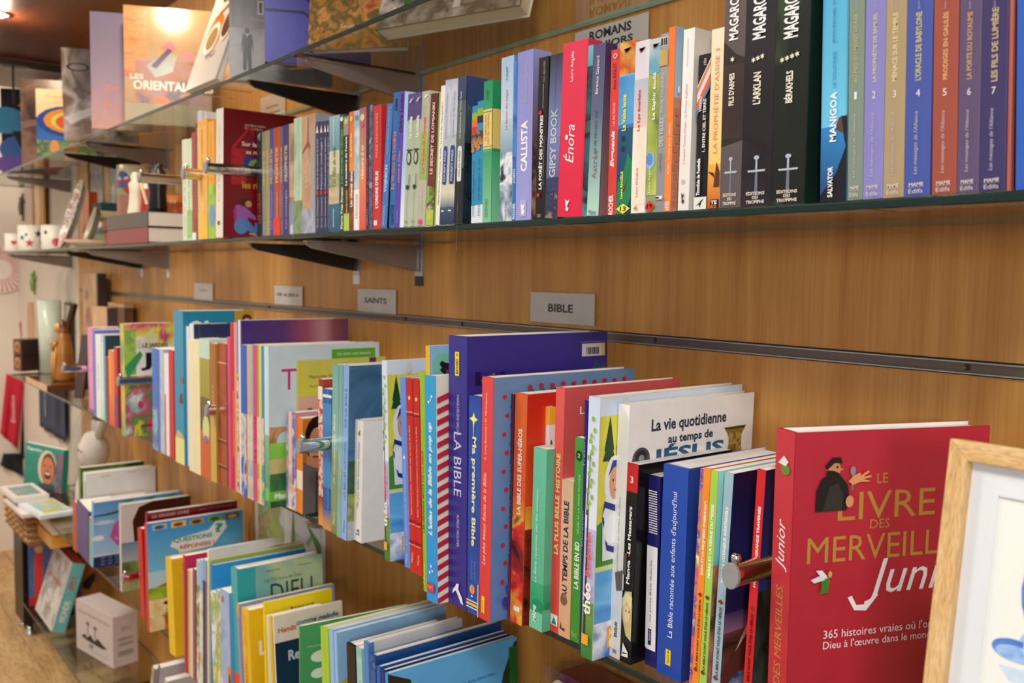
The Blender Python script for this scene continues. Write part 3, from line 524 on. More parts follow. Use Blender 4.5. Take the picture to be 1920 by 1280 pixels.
b(Mr, 1101, 1123, 88, '#56547c', 'grey purple to mint paperback with red faded title', xt=1113, dr=1158, rc='#3a2c4c', sp=[('r', 0, .6, 1, 1, '#5c6480', '#544c74'), ('r', 0, .25, 1, .6, '#8cb4ac', '#5c6480'), ('r', 0, 0, 1, .25, '#b4d8c8', '#8cb4ac'), T('Astrée', .30, .17, .42, '#9c5c68', .5), T('LA VIE DEVANT SOI', .49, .24, .2, '#3c4c5c', .5), T('Bérénice Gaymard', .82, .22, .32, W_, .5), T('Mame', .02, .6, .03, '#3c4048', .5, 'h')], cv=[('r', 0, 0, 1, 1, '#8c6c68', '#3a2c54')])
b(Mr, 1138, 1155, 96, '#d83a34', 'red orange paperback with white script title', xt=1146, y=.703, sp=[T('Evguenia', .40, .22, .55, W_, .5, st='bi'), T('Les îles Solovki', .61, .14, .3, '#f0c8c0', .5), T('Anne RIOLET', .84, .16, .36, '#3c1c1c', .5), ('e', .55, .96, .22, .016, W_), ('e', .55, .96, .15, .011, '#d83a34'), T('ROCHER', .06, .12, .5, W_, .5, st='b')])
b(Mr, 1155, 1184, 82, '#d08030', 'paperback with orange sky over sea and green serpent foot', xt=1162, sp=[('r', 0, .80, 1, 1, '#e07a1c', '#b8641c'), A(['#c86418', '#e89a3c', '#b85414', '#e8b050'], 14, 0, .80), ('r', 0, .50, 1, .81, '#2f74ac', '#6cb4e0'), A(['#2f74ac', '#4c94cc', '#74b8e4'], 8, 0, .52, 1, .80), ('r', 0, .0, 1, .50, '#0f3c50', '#1c5474'), ('e', .38, .44, .14, .018, '#0c3040'), ('e', .38, .38, .14, .018, '#0c3040'), ('p', [(0, 0), (.6, 0), (1, .1), (1, .30), (.7, .36), (.35, .18), (.1, .20)], '#1c7c50'), ('p', [(.3, .1), (.6, .14), (.9, .3), (.7, .2)], '#6a2c1c'), T('La Valse lente', .59, .21, .26, '#e8e850', .40, st='b'), T('Laure ANGÉLIS', .17, .16, .2, '#e8e850', .35, st='b'), ('p', [(.5, 0), (.95, .03), (.5, .06), (.05, .03)], '#e8e050'), T('13', .03, .4, .028, '#3a3a20', .5, 'h', 'b'), ('p', [(.3, .955), (.5, .94), (.8, .96), (.5, .955), (.42, .93)], '#1c6c3c')])
b(Mr, 1184, 1210, 81, '#cfc8d4', 'pale lilac and cream paperback with red bird emblem', xt=1191, sp=[('r', 0, .5, 1, 1, '#e0ccc4', '#cac4d4'), A(['#d0c8d4', '#e4d8d8', '#bcb8cc'], 9, 0, .78), ('r', 0, .5, 1, .78, '#e0c8bc', '#b8bccc'), ('r', 0, 0, 1, .5, '#f0e4d4', '#e8dcd0'), A(['#f0e8dc', '#e8d8c0', '#f4ece4'], 12, 0, .05, 1, .5), T('Le Lys écarlate', .60, .24, .24, '#c82c38', .42, st='b'), T('Laure ANGÉLIS', .18, .17, .17, '#a8383c', .38), ('p', [(.3, .955), (.5, .94), (.8, .96), (.5, .955), (.42, .93)], '#c83038'), T('4', .03, .3, .03, '#b8a060', .35, 'h', 'b')])
b(Mr, 1210, 1230, 76, '#8c9c6c', 'green meadow paperback with red number plate', xt=1219, rc='#7c8c94', sp=[('r', 0, .8, 1, 1, '#9ab0bc', '#c8ccd0'), A(['#4c6430', '#8ca040', '#a8b450', '#c0c468'], 20, 0, .1, 1, .82), A(['#3c7c8c', '#6aa4b8', '#c8d0d0'], 14, 0, .80, 1, .97), ('e', .35, .30, .45, .05, '#8ab4e0'), ('e', .3, .31, .3, .035, '#5c8cc8'), T('Le Saphir étoilé', .67, .27, .36, W_, .62, st='b'), T('Laure Angélis', .19, .15, .22, W_, .4), ('p', [(.5, 0), (.98, .035), (.5, .07), (.02, .035)], '#d8302c'), T('19', .035, .5, .03, '#3c1010', .5, 'h', 'b'), ('p', [(.4, .965), (.6, .945), (.98, .965), (.6, .96), (.5, .94)], '#d03040')])
b(Mr, 1230, 1245, 66, '#8c8c8e', 'thin grey paperback with black bars and pale lettering', xt=1240, sp=[fillr('#8c8c8e', '#a09c9a'), ('r', .1, .93, .9, .98, '#e4e0dc'), ('r', .1, .935, .3, .975, '#202020'), ('r', .4, .935, .55, .975, '#202020'), ('r', .65, .935, .85, .975, '#202020'), A(['#7c9c58', '#c8a060', '#90b0c0'], 20, 0, .82, 1, .91), T('DES FILLES', .45, .16, .4, '#d8d4d0', .5), T('POUR TOUJOURS', .67, .22, .4, '#c8c4c0', .5), T('LISA RICE', .28, .1, .35, '#606064', .5), ('r', .1, .07, .9, .09, '#e0dedc'), ('r', .1, .075, .5, .085, '#202020')])
b(Mr, 1245, 1257, 53, '#ef7c34', 'thin orange paperback with white foot lettering', xt=1253, dr=1284, rc='#a8644c', sp=[fillr('#f08838', '#ee7430'), T('Ado, mais pas idiot', .34, .28, .36, W_, .55), T('dB', .03, .05, .6, W_, .5)], cv=[('r', 0, .62, 1, 1, '#a8bccc', '#8fb0c8'), ('r', 0, 0, 1, .62, '#c08870')] + [('r', .05 + (i % 2) * .12, .02 + i * .05, .5 + (i % 2) * .12, .06 + i * .05, '#b87458') for i in range(11)] + [('r', .58 + (i % 2) * .12, .02 + i * .05, .98, .06 + i * .05, '#a86448') for i in range(11)] + [('e', .3, .66, .12, .02, '#e4e4e4')])
b(Mr, 1271, 1291, 58, '#eee9e2', 'white paperback with thin pink saint title', xt=1283, dr=1338, rc='#d8d2cc', sp=[fillr('#e6dfd8', '#f2eee8'), T("L'enquête Thomas d'Aquin - Le Docteur angélique", .48, .44, .26, '#d87c7c', .45), T('Véronique DUCHÂTEAU', .87, .15, .16, '#9a8c8c', .45), ('e', .45, .16, .18, .014, '#c8b8b0'), ('e', .5, .05, .12, .012, '#4a3a38'), ('p', [(.42, .055), (.56, .075), (.64, .10), (.50, .085), (.34, .10)], '#4a3a38')], cv=[('r', 0, 0, 1, 1, '#dcd6cc', '#cfc8bc')])
b(Mr, 1302, 1326, 105, '#0e0c0e', 'black paperback with orange, white and blue diagonal stripes', xt=1310, y=.703, sp=[('p', [(0, .72), (0, .79), (1, .96), (1, .90)], '#e8783c'), ('p', [(0, .79), (0, .80), (1, .97), (1, .96)], W_), ('p', [(0, .69), (0, .745), (1, .925), (1, .87)], '#d8d4d4'), ('p', [(0, .64), (0, .69), (1, .87), (1, .82)], '#e8602c'), ('p', [(0, .60), (0, .64), (1, .82), (1, .78)], '#5c7c9c'), T('1754', .95, .04, .2, W_, .6), ('r', 0, 0, 1, .08, '#dfe0d8'), ('p', [(.2, .02), (.6, .04), (.8, .07), (.5, .05), (.5, .01), (.4, .04)], '#2a2a2a'), T('Timothée de Fombelle', .21, .24, .26, W_, .34, st='b'), T('1. ENTRE CIEL ET TERRE', .54, .34, .22, '#e0dcd8', .70, st='b'), T('VANGO', .68, .1, .2, '#e0dcd8', .38, st='b')])
b(Mr, 1326, 1349, 57, '#ecd9b4', 'cream paperback with orange prophecy title and number 3', xt=1334, rc='#d8c49c', sp=[('r', 0, .25, 1, 1, '#f0c870', '#efe2c4'), ('r', 0, 0, 1, .25, '#c0501c', '#eeb040'), T("LA PROPHÉTIE D'ASSISE 3", .60, .58, .42, '#dc8a58', .5), ('p', [(.5, .12), (.7, .26), (1, .20), (1, .12)], '#5c2c18'), ('p', [(0, .21), (.5, .20), (.6, .16), (.5, .18)], '#2a1410'), ('r', .3, 0, 1, .05, '#1c1410'), T('TE', .035, .5, .02, W_, .6, 'h', 'b'), T('62', .012, .5, .02, '#e07030', .6, 'h', 'b')])
def saga(pl, pr, col, col2, nm, sub, stars, xt, extra, **kw):
    stl = [('*', .5 + (i % 2) * .14 - .07 * (stars > 1), .625 - .012 * 0 + (i - (stars - 1) / 2) * .000, .0, '#fff') for i in range(0)]
    st = [('*', .46 + (i - (stars - 1) / 2) * .15, .60 + (i - (stars - 1) / 2) * .004, .0028, '#f0e8c8', 6) for i in range(stars)]
    return b(Mr, pl, pr, -70, col, nm, xt=xt, sp=extra + sword() + [T('MAGARCANE', .80, .245, .44, W_, .46, st='b'), T(sub, .48, .13, .26, '#ece4cc', .44, st='b'), ('t', 'EDITIONS', .5, .052, .62, .014, '#d8ccb8', 'h', 'b'), ('t', 'DU', .5, .035, .2, .012, '#d8ccb8', 'h', 'b'), ('t', 'TRIOMPHE', .5, .017, .62, .014, '#d8ccb8', 'h', 'b'), ('t', 'DUBOIS', .5, .935, .6, .014, '#8a8078', 'h', 'b')] + st, **kw)
saga(1349, 1388.5, '#4a403c', 0, 'brown black saga paperback with one star, first of three', "FILS D'ARMES", 1, 1357, [('r', 0, 0, 1, 1, '#5c5254', '#5a4c48'), ('p', [(0, .25), (1, .27), (1, .60), (.6, .62), (0, .68)], '#2c201c'), A(['#2c201c', '#3c2c28', '#2a1e1c'], 12, 0, .28, 1, .58)])
saga(1389, 1445, '#181014', 0, 'black saga paperback with three stars, second of three', "L'ARKLAN", 3, 1397, [A(['#140c10', '#241a20', '#181014', '#2c2230'], 8)])
saga(1445, 1508, '#10130e', 0, 'thick black and green saga paperback with four stars', 'BÉRAKHELS', 4, 1452, [A(['#0c0f0c', '#14180f', '#0e120c', '#3c5a2c'], 14, 0, 0, 1, 1, (1, 1, .5)), ('r', 0, .02, 1, .2, '#101410')], rc='#12241c', d=.15)
b(Mr, 1538, 1587, -62, '#58b4d8', 'sky blue paperback over dark blue sea with white capital title', xt=1545, y=.712, sp=[('r', 0, .32, 1, 1, '#6cc4e4', '#50acd4'), ('r', 0, 0, 1, .32, '#1c3c6c', '#2f84c4'), ('p', [(0, 0), (1, 0), (1, .24), (.6, .12), (0, .03)], '#141420'), ('p', [(.55, .31), (.7, .355), (1, .36), (1, .30), (.8, .29)], '#5c3c34'), ('p', [(.8, .36), (1, .355), (1, .22), (.9, .27)], '#16161e'), T('MANIGOA', .36, .21, .26, '#e8f0f4', .48, st='b'), T('LE SOLITAIRE', .56, .15, .13, '#3a88b8', .52), T('JEAN-MICHEL TOUCHE', .80, .26, .13, '#2870a4', .5), T('SALVATOR', .085, .13, .20, W_, .42, st='b')])
alli = [(1588, 1617, '#7c8c7c', '#b0a870', '1', 'AU PIED DU MONT HOREB', 'grey green', 1593), (1617, 1655, '#8480bc', '#c8bca0', '2', 'LA PROPHÉTIE DE SAMUEL', 'lilac', 1624), (1655, 1694, '#a8926c', '#dcc498', '3', 'MENACE SUR LE TEMPLE', 'tan', 1661), (1694, 1743, '#44549c', '#c0b480', '4', "L'ORACLE DE BABYLONE", 'royal blue', 1700), (1746, 1793, '#9c4c3c', '#d8a46c', '5', 'PRODIGES EN GALILÉE', 'brick red', 1752), (1793, 1835, '#5c4c6c', '#c09468', '6', 'LA PORTE DU ROYAUME', 'dusky purple', 1801), (1835, 1885, '#3c3460', '#c0a880', '7', 'LES FILS DE LUMIÈRE', 'deep violet', 1839)]
for pl, pr, col, tc, n_, s, nm, xt in alli:
    b(Mr, pl, pr, -55, col, '%s saga paperback with volume number %s near the right' % (nm, n_), xt=xt, sp=[T(s, .66, .30 if n_ != '7' else .33, .24 if n_ != '7' else .30, tc, .48, st='b'), ('t', n_, .5, .455, .16, .032, '#e8e4dc', 'h'), T("Les messages de l'Alliance", .235, .28, .20, '#bcb4c0', .46, st='i'), ('t', 'MAME', .5, .052, .56, .016, '#cfc4c0', 'h', 'b'), ('r', .2, .040, .8, .0415, '#cfc4c0'), ('t', 'Edifa', .5, .022, .56, .020, '#cfc4c0', 'h'), T('Jean-Michel Touche', .90, .16, .12, '#a8a0b0', .5)])
b(Mr, 1886, 1894, -50, '#a8584c', 'very thin brick red booklet beside the deep violet saga volume', xt=1890)
b(Mr, 1902, 1960, -60, '#2f5cb4', 'plain bright blue book at the edge of the picture', xt=1906, hard=True)
# ============================================================ books on the lower shelf, from the left
Lr = 'L'
b(Lr, 166.5, 176, 613, '#d88ab8', 'pink book with pale pink and white cover behind', pb=764, hard=True, dr=232, rc='#e2c4d0', cv=[A(['#e6d4dc', '#d88ab0', '#f0e6ea', '#c8a0c8'], 18)])
b(Lr, 176, 181, 618, '#5a6cb8', 'thin periwinkle blue book beside the pink one', y=.71)
b(Lr, 181, 190, 626, '#dfe4e6', 'white book with narrow blue trace', y=.71, hard=True, sp=[T('une nuit', .5, .3, .3, '#9aa8b8')])
b(Lr, 190, 200, 643, '#cfdcc8', 'mint white book before the dark teal cover', y=.71, rc='#dfe6d8', sp=[('r', 0, 0, 1, .4, '#b8d8a8', '#d8e2d4')])
b(Lr, 196, 199.6, 628, '#4f9ac8', 'thin light blue book with dark teal cover', y=.742, dr=226, rc='#173e4e', cv=[('e', .6, .80, .14, .035, '#8a8a50'), ('e', .6, .80, .09, .02, '#173e4e')])
b(Lr, 200, 206, 669, '#7a1c20', 'dark maroon book beside the orange one', y=.712)
b(Lr, 206, 216, 656, '#e8702a', 'orange book with yellow shading', y=.712, sp=[('r', 0, .4, .5, 1, '#f0902c'), ('r', 0, 0, 1, .4, '#d8481c', '#e8702a')])
b(Lr, 216, 222, 650, '#a81c2c', 'narrow red and purple book right of the orange one', y=.712, sp=[('r', 0, 0, 1, .4, '#5c3a6c')])
b(Lr, 228.5, 236, 606, '#b8b04a', 'large book with jungle leaves, pink dots and big letter J', pb=816, dr=327, hard=True, rc='#e8e6da', sp=[A(['#8ab04a', '#d0b44a', '#5a9a5a', '#c84a6a'], 12)],
  cv=[fillr('#e9e6dc'), A(['#e2e0d4', '#6fae58', '#e8d23c', '#3f8a4c', '#e24a7c', '#7cc4b8', '#f0ecdc'], 14, 0, 0, 1, .52), A(['#7cb468', '#e9e6dc', '#e2d84a', '#d8507c', '#2e7a44'], 16, 0, .78, 1, 1), ('e', .5, .62, .42, .13, '#eceae4'), A(['#4fa058', '#a8cc50', '#2e7a58'], 18, 0, .55, .22, .95), T('J', .66, .22, .16, '#1c1c1c', .42, 'h', 'b'), T('LE JARDIN', .80, .5, .05, '#3a4a3a', .6, 'h', 'b'), ('e', .3, .28, .06, .035, '#e0407c'), ('e', .6, .24, .08, .045, '#d83a70'), ('e', .2, .40, .05, .03, '#e85a80'), ('e', .5, .12, .06, .035, '#e24a50'), ('r', .3, .08, .9, .10, '#8a4a24'), ('p', [(.05, .5), (.35, .72), (.30, .76), (.0, .62)], '#3a9a5c')])
b(Lr, 287.6, 297, 652, '#2a6cc0', 'blue book with landscape foot right of the jungle book', pb=841, sp=[('r', 0, .4, 1, 1, '#2e70c4'), A(['#3a8a4c', '#8ab0d0', '#2c5c9c', '#a8c060'], 16, 0, 0, 1, .42)])
b(Lr, 297, 302, 654, '#4a70b4', 'narrow slate blue book between two blue ones', y=.70)
b(Lr, 302, 309, 654, '#90aed8', 'light blue book beside the white one', y=.70, sp=[A(['#8fb0dc', '#b8c0d0', '#7c9cd0'], 14)])
b(Lr, 309, 318, 662, '#e9e2e4', 'white book with tan lower left edge', pb=850, sp=[('r', 0, 0, .4, .6, '#b88a6c')], hard=True)
b(Lr, 318, 327, 655, '#c4202c', 'red book left of the tall turquoise one', y=.70)
b(Lr, 330, 347, 582, '#1488ac', 'very tall turquoise book with pale yellow foot', pb=865, dr=475, hard=True, rc='#1284a8', xt=326, sp=[fillr('#1c8cb0'), ('r', 0, 0, 1, .17, '#e0dc90'), ('p', [(0, .17), (.3, .22), (.8, .20), (1, .17)], '#c8b070'), ('p', [(.5, .40), (.9, .40), (.8, .47), (.6, .46)], '#5c3020'), ('e', .8, .55, .2, .02, '#8a5a3c')],
  cv=[fillr('#1284a8', '#1888ac'), T('Of', .90, .26, .075, '#e0ecec', .22, 'h', 'b'), ('e', .88, .93, .12, .05, '#8ab8c8'), ('e', .93, .93, .05, .025, '#5c2c20'), ('r', .72, 0, 1, 1, '#b8963c'), ('e', .90, .945, .07, .03, '#4c1c14'), ('e', .90, .925, .05, .025, '#d8a080')])
b(Lr, 352, 358, 612, '#e4e2e8', 'tall white book pair left volume beside the turquoise one', y=.702, rc='#2a3f70')
b(Lr, 358, 366, 607, '#dcdce0', 'tall white book with dark navy cover behind creams', y=.715, dr=433, rc='#1c2f5c', hard=True)
b(Lr, 355, 366, 636, '#e6dcb8', 'cream hardcover, left of the cream pair', pb=873, y=.66)
b(Lr, 366, 376, 636, '#e8dcaa', 'cream yellow hardcover, right of the cream pair', pb=878, hard=True)
b(Lr, 377.6, 396, 634, '#b8c8a4', 'book with mint head, olive band and brick red foot', pb=882, dr=430, hard=True, rc='#b4d4c8', sp=[('r', 0, .86, 1, 1, '#b8d8c8'), ('r', 0, .58, 1, .86, '#9a9034', '#a8983a'), ('r', 0, .34, 1, .58, '#5c4c30', '#6a5c34'), ('r', 0, 0, 1, .34, '#c85c28'), ('e', .6, .36, .35, .10, '#cfcf8c'), ('e', .6, .28, .2, .03, '#7a6a90')])
b(Lr, 396, 407, 643, '#b8863c', 'tan brown slim book with orange lettering', y=.70, sp=[('r', 0, .55, 1, 1, '#a0662c'), ('r', 0, 0, 1, .55, '#c8a44c'), T('contes', .6, .2, .4, '#e8a44c')])
b(Lr, 411, 427, 643, '#8c3c1c', 'brown leather look book with ribbed spine and gold bands', pb=895, xt=408, hard=True, sp=[A(['#8c3c1c', '#a04c24', '#7a3014'], 14), ('r', 0, .86, 1, .87, '#d8a470'), ('r', 0, .30, 1, .31, '#5c2410'), ('r', 0, .32, 1, .325, '#d89a60'), ('r', 0, .12, 1, .13, '#5c2410'), ('r', 0, .14, 1, .145, '#d89a60')])
b(Lr, 428, 434, 632, '#d8407c', 'hot pink slim book right of the brown leather one', y=.70, xt=424)
b(Lr, 434, 441, 605, '#b42430', 'tall crimson book with ragged orange trace', y=.70, xt=430, sp=[('r', .6, .2, 1, .6, '#e0602c')], hard=True)
b(Lr, 441, 446, 605, '#e88a80', 'salmon slim book beside the tall crimson one', y=.70, xt=436)
b(Lr, 446, 449.5, 603, '#6a8ac0', 'thin blue booklet with patterned lower half', y=.70, sp=[A(['#3c4c24', '#c8b040', '#e0c8b0', '#1c2c24'], 40, 0, 0, 1, .7)])
b(Lr, 449.5, 453, 600, '#e6e2da', 'thin white book before the large purple cover', y=.69, xt=443)
b(Lr, 453, 456, 601, '#3c2a6c', 'large book with purple to pink cloudy cover', y=.692, xt=448, dr=652, hard=True, rc='#4a2c78', cv=[fillr('#6a4080'), ('g', 0, 0, .38, 1, '#3e2a74', '#52306e'), ('g', .38, 0, .60, 1, '#52306e', '#94465e'), ('g', .60, 0, .75, 1, '#94465e', '#b07c88'), ('g', .75, 0, .86, 1, '#b07c88', '#8c4858'), ('g', .86, 0, 1, 1, '#8c4858', '#6c4468')])
xs = [(451.5, 462, 646, '#1c5cb8', 'blue', 914), (463, 470, 647, '#c8a88a', 'tan and grey', None), (470, 474, 646, '#7ab8c8', 'pale teal', None), (474, 482, 646, '#d8386c', 'raspberry', None), (482, 485, 647, '#6ca44c', 'green', None), (485, 490, 647, '#e0c060', 'sandy yellow', None), (490, 495, 649, '#2c8cac', 'sea blue', None)]
for i, (a_, c_, p_, col, nm, pb_) in enumerate(xs):
    b(Lr, a_ + 1.5, c_ + 1.5, p_, col, 'thin %s picture book in the tight row before the aqueduct cover' % nm, y=.695, xt=a_ - 1, sp=[A([col, col, '#d8c8b0', '#4c4c5c'], 24, 0, 0, 1, .55)] if i != 3 else [T('les mots', .4, .3, .4, '#7a1c3c')])
b(Lr, 497.5, 506, 648, '#a8d0b0', 'large pale blue cover with pink T and stone aqueduct in a green field', pb=929, xt=495, dr=711, hard=True, rc='#cfe0e8', sp=[fillr('#c4dce0'), ('r', 0, 0, 1, .45, '#3c8a3c', '#8cb48c'), ('r', 0, .04, 1, .12, '#6cc03c')],
  cv=[fillr('#c8dce6', '#cfe2ea'), T('T', .79, .13, .13, '#c8307c', .17, 'h'), ('r', .55, .90, .96, .965, '#5cb02c'), T('Un saint, une histoire', .933, .32, .022, W_, .76, 'h', 'i'), A(['#a88050', '#c89a6c', '#8c6238'], 30, 0, .38, .62, .50), ('e', .14, .40, .08, .07, '#b8d8dc'), ('e', .36, .40, .08, .07, '#b8d8dc'), ('e', .56, .40, .07, .06, '#b8d8dc'), A(['#6cbc3c', '#8ccc4c', '#a8d060'], 10, 0, .30, 1, .40), A(['#b0ac60', '#c8b87c', '#8ca048'], 14, 0, .20, 1, .30), A(['#1c4c34', '#2c6c3c', '#3c7c44'], 20, 0, .10, 1, .21), ('r', 0, .04, 1, .10, '#6cc03c'), T('Mame', .07, .16, .035, W_, .12, 'h', 'b'), ('r', 0, 0, 1, .04, '#2c5c34'), A(['#4c8c3c', '#7cb44c', '#cfe2ea'], 30, .36, .48, .55, .60)])
b(Lr, 556, 559, 676, '#d8d04c', 'yellow hardcover reading Sai on the pinkish band', y=.75, xt=555.5, dr=723, hard=True, rc='#d8d45c', cv=[('r', 0, .70, 1, 1, '#dcd84c', '#d4d060'), ('r', 0, 0, 1, .70, '#c8a84c'), T('Mauricette Vial-Andru', .885, .40, .025, '#5c5a34', .32, 'h'), T('Illustrations Geneviève', .82, .36, .02, '#9a9650', .30, 'h'), ('r', 0, .45, 1, .75, '#d8a088', '#e0b4a0'), T('Saint', .62, .34, .10, '#6c1c50', .26, 'h'), A(['#d8a868', '#e0c080', '#c08858'], 8, 0, 0, 1, .46), ('r', .80, .94, .88, 1, '#6c2c6c')])
b(Lr, 537, 541, 773, '#d8a898', 'thin flesh pink comic, first of the small comics', y=.715, sp=[A(['#d8a898', '#6c7ca8', '#e8d8d0'], 30)])
b(Lr, 541, 548, 772, '#e8c4bc', 'pale pink comic, second of the small comics', y=.715, sp=[A(['#e8c4bc', '#e4d4d0', '#c04c58'], 10, 0, 0, 1, .5)])
b(Lr, 548, 556, 772, '#c88aa0', 'mauve comic with multicoloured print before the bearded face', y=.715, sp=[A(['#c88aa0', '#5c6ca8', '#e8d0c8', '#c04c58'], 26)])
b(Lr, 557, 568, 782, '#d87a20', 'comic with bearded hooded face on its orange cover', pb=946, xt=557, dr=640, rc='#5c5654', sp=[fillr('#e08828', '#d8741c'), ('r', 0, .25, 1, .45, '#e8d8b8')],
  cv=[('r', 0, 0, 1, 1, '#54504e', '#d8821c'), ('r', 0, 0, .95, .54, '#545250', '#6a6664'), ('e', .38, .78, .34, .24, '#1c1614'), ('e', .36, .70, .22, .20, '#cf9a76'), ('p', [(.1, .60), (.62, .60), (.66, .52), (.38, .46), (.08, .52)], '#c88a64'), ('r', .12, .74, .30, .76, '#241a18'), ('r', .42, .74, .60, .76, '#241a18'), ('e', .22, .71, .05, .02, '#241a18'), ('e', .50, .71, .05, .02, '#241a18'), ('p', [(.33, .72), (.39, .72), (.42, .63), (.32, .63)], '#b87a58'), ('r', .24, .585, .52, .60, '#5c2c20'), ('p', [(.0, .52), (.35, .46), (.3, .0), (.0, .0)], '#6c6866'), ('p', [(.42, .46), (.9, .52), (.9, 0), (.5, 0)], '#5c5856'), ('r', .33, .44, .345, .0, '#2c2a2a')])
b(Lr, 598, 606, 710, '#8c2c24', 'dark red book with dotted cover and white corner', y=.71, xt=597, d=.12, rc='#a83c30', sp=[A(['#8c2c24', '#b84030', '#e8d0c0', '#6c1c18'], 60, 0, 0, 1, .88), ('r', 0, .86, 1, .95, '#e6e0dc'), ('r', 0, 0, 1, .2, '#e0a04c', '#8c2c24')])
for i, (a_, c_) in enumerate([(606, 612), (612, 617), (617, 622)]):
    b(Lr, a_, c_, 728 + i, ['#1c5c9c', '#2470b0', '#1a5490'][i], '%s thin blue comic of the three left of the sea green pair' % ['first', 'second', 'third'][i], y=.705, d=.13, sp=[('r', 0, .94, 1, .96, '#e0e4e8'), A(['#1c5c9c', '#3c84bc', '#174c84'], 16, 0, .3, 1, .9), ('r', 0, 0, 1, .15, '#d89830', '#1c5c9c')])
b(Lr, 621, 632, 683, '#6ca08c', 'sea green hardcover with white script Bible title', pb=997, xt=624, hard=True, rc='#7cac98', sp=[('r', 0, .5, 1, 1, '#8cb8ac', '#6ca49c'), ('r', 0, 0, 1, .5, '#78844c', '#8cb08c'), T('Je découvre la Bible', .50, .42, .40, '#e0e4b8', .5, st='bi'), T('Mame', .09, .08, .4, '#d8dcb0', .5, st='i')])
b(Lr, 632, 640, 684, '#6ca0a0', 'sea green slim hardcover beside the white script one', y=.70, xt=636, hard=True, sp=[('r', 0, .3, 1, 1, '#90b8b4', '#6c9c9c'), A(['#8a9c6c', '#7cacac', '#9cb07c'], 16, 0, .0, 1, .4)])
b(Lr, 640, 650, 684, '#88a8dc', 'light blue spine book with stormy dark blue cover and letter H', pb=999, xt=645, dr=770, hard=True, rc='#1c3c64', sp=[fillr('#8cb0e4', '#80a4d4'), T('LES BELLES HISTOIRES', .40, .34, .34, '#4c6cb0'), T('DE LA BIBLE', .76, .22, .34, '#5c7cbc'), T('Mame', .08, .07, .34, '#4c6cb0')],
  cv=[A(['#16345c', '#22486c', '#3c688c', '#1c3c64'], 7, 0, .5, 1, 1), ('r', 0, .38, 1, .52, '#5c8cb8', '#2c5888'), T('HISTOIRES', .655, .72, .07, '#c0ccdc', .62, 'h'), A(['#1c3c2c', '#2c5c34', '#14301c', '#4c7c3c'], 18, 0, .26, 1, .46), A(['#5c8c34', '#9cb048', '#6c7c38', '#b8b0a0'], 16, 0, .10, 1, .27), A(['#8c9094', '#b0b4b8', '#6c7478'], 14, 0, 0, 1, .11)])
b(Lr, 663, 678, 786, '#e4e0da', 'pale grey white hardcover with small dark red italic spine title', pb=1003, xt=665, dr=770, hard=True, rc='#dcdad6', sp=[fillr('#e9e6e0'), T('Mes plus belles histoires bibliques', .55, .55, .34, '#5c5650', .5, st='i'), T('La', .08, .05, .4, '#3c4c58', .5, st='b'), ('p', [(.35, .89), (.6, .87), (.65, .93), (.5, .91)], '#9a7030')],
  cv=[fillr('#e2e0dc', '#e6e4e0'), T('Mes', .35, .36, .08, '#2c5c6c', .80, 'h', 'i'), T('histoires', .235, .75, .11, '#1c5464', .93, 'h', 'i'), T('bibliques', .11, .75, .10, '#1c5464', .93, 'h', 'i'), ('p', [(.9, .60), (.98, .50), (1, .52), (.94, .62)], '#2c5c5c'), ('r', .5, .71, .95, .715, '#9a9a98')])
TREE = [('p', [(.15, .80), (.5, .80), (.33, .93)], '#14401c'), ('p', [(.10, .76), (.55, .76), (.33, .86)], '#1a4a20'), ('r', .31, .745, .36, .765, '#4c2c14')]
def SQ(q_):
    f = lambda u: u * .175 + .004
    if q_[0] == 'p': return ('p', [(f(u), v) for u, v in q_[1]], q_[2])
    if q_[0] == 'e': return ('e', f(q_[1]), q_[2], q_[3] * .175, q_[4], q_[5])
    if q_[0] == 'r': return ('r', f(q_[1]), q_[2], f(q_[3]), q_[4], q_[5])
    return ('t', q_[1], f(q_[2]), q_[3], q_[4] * .175) + q_[5:]
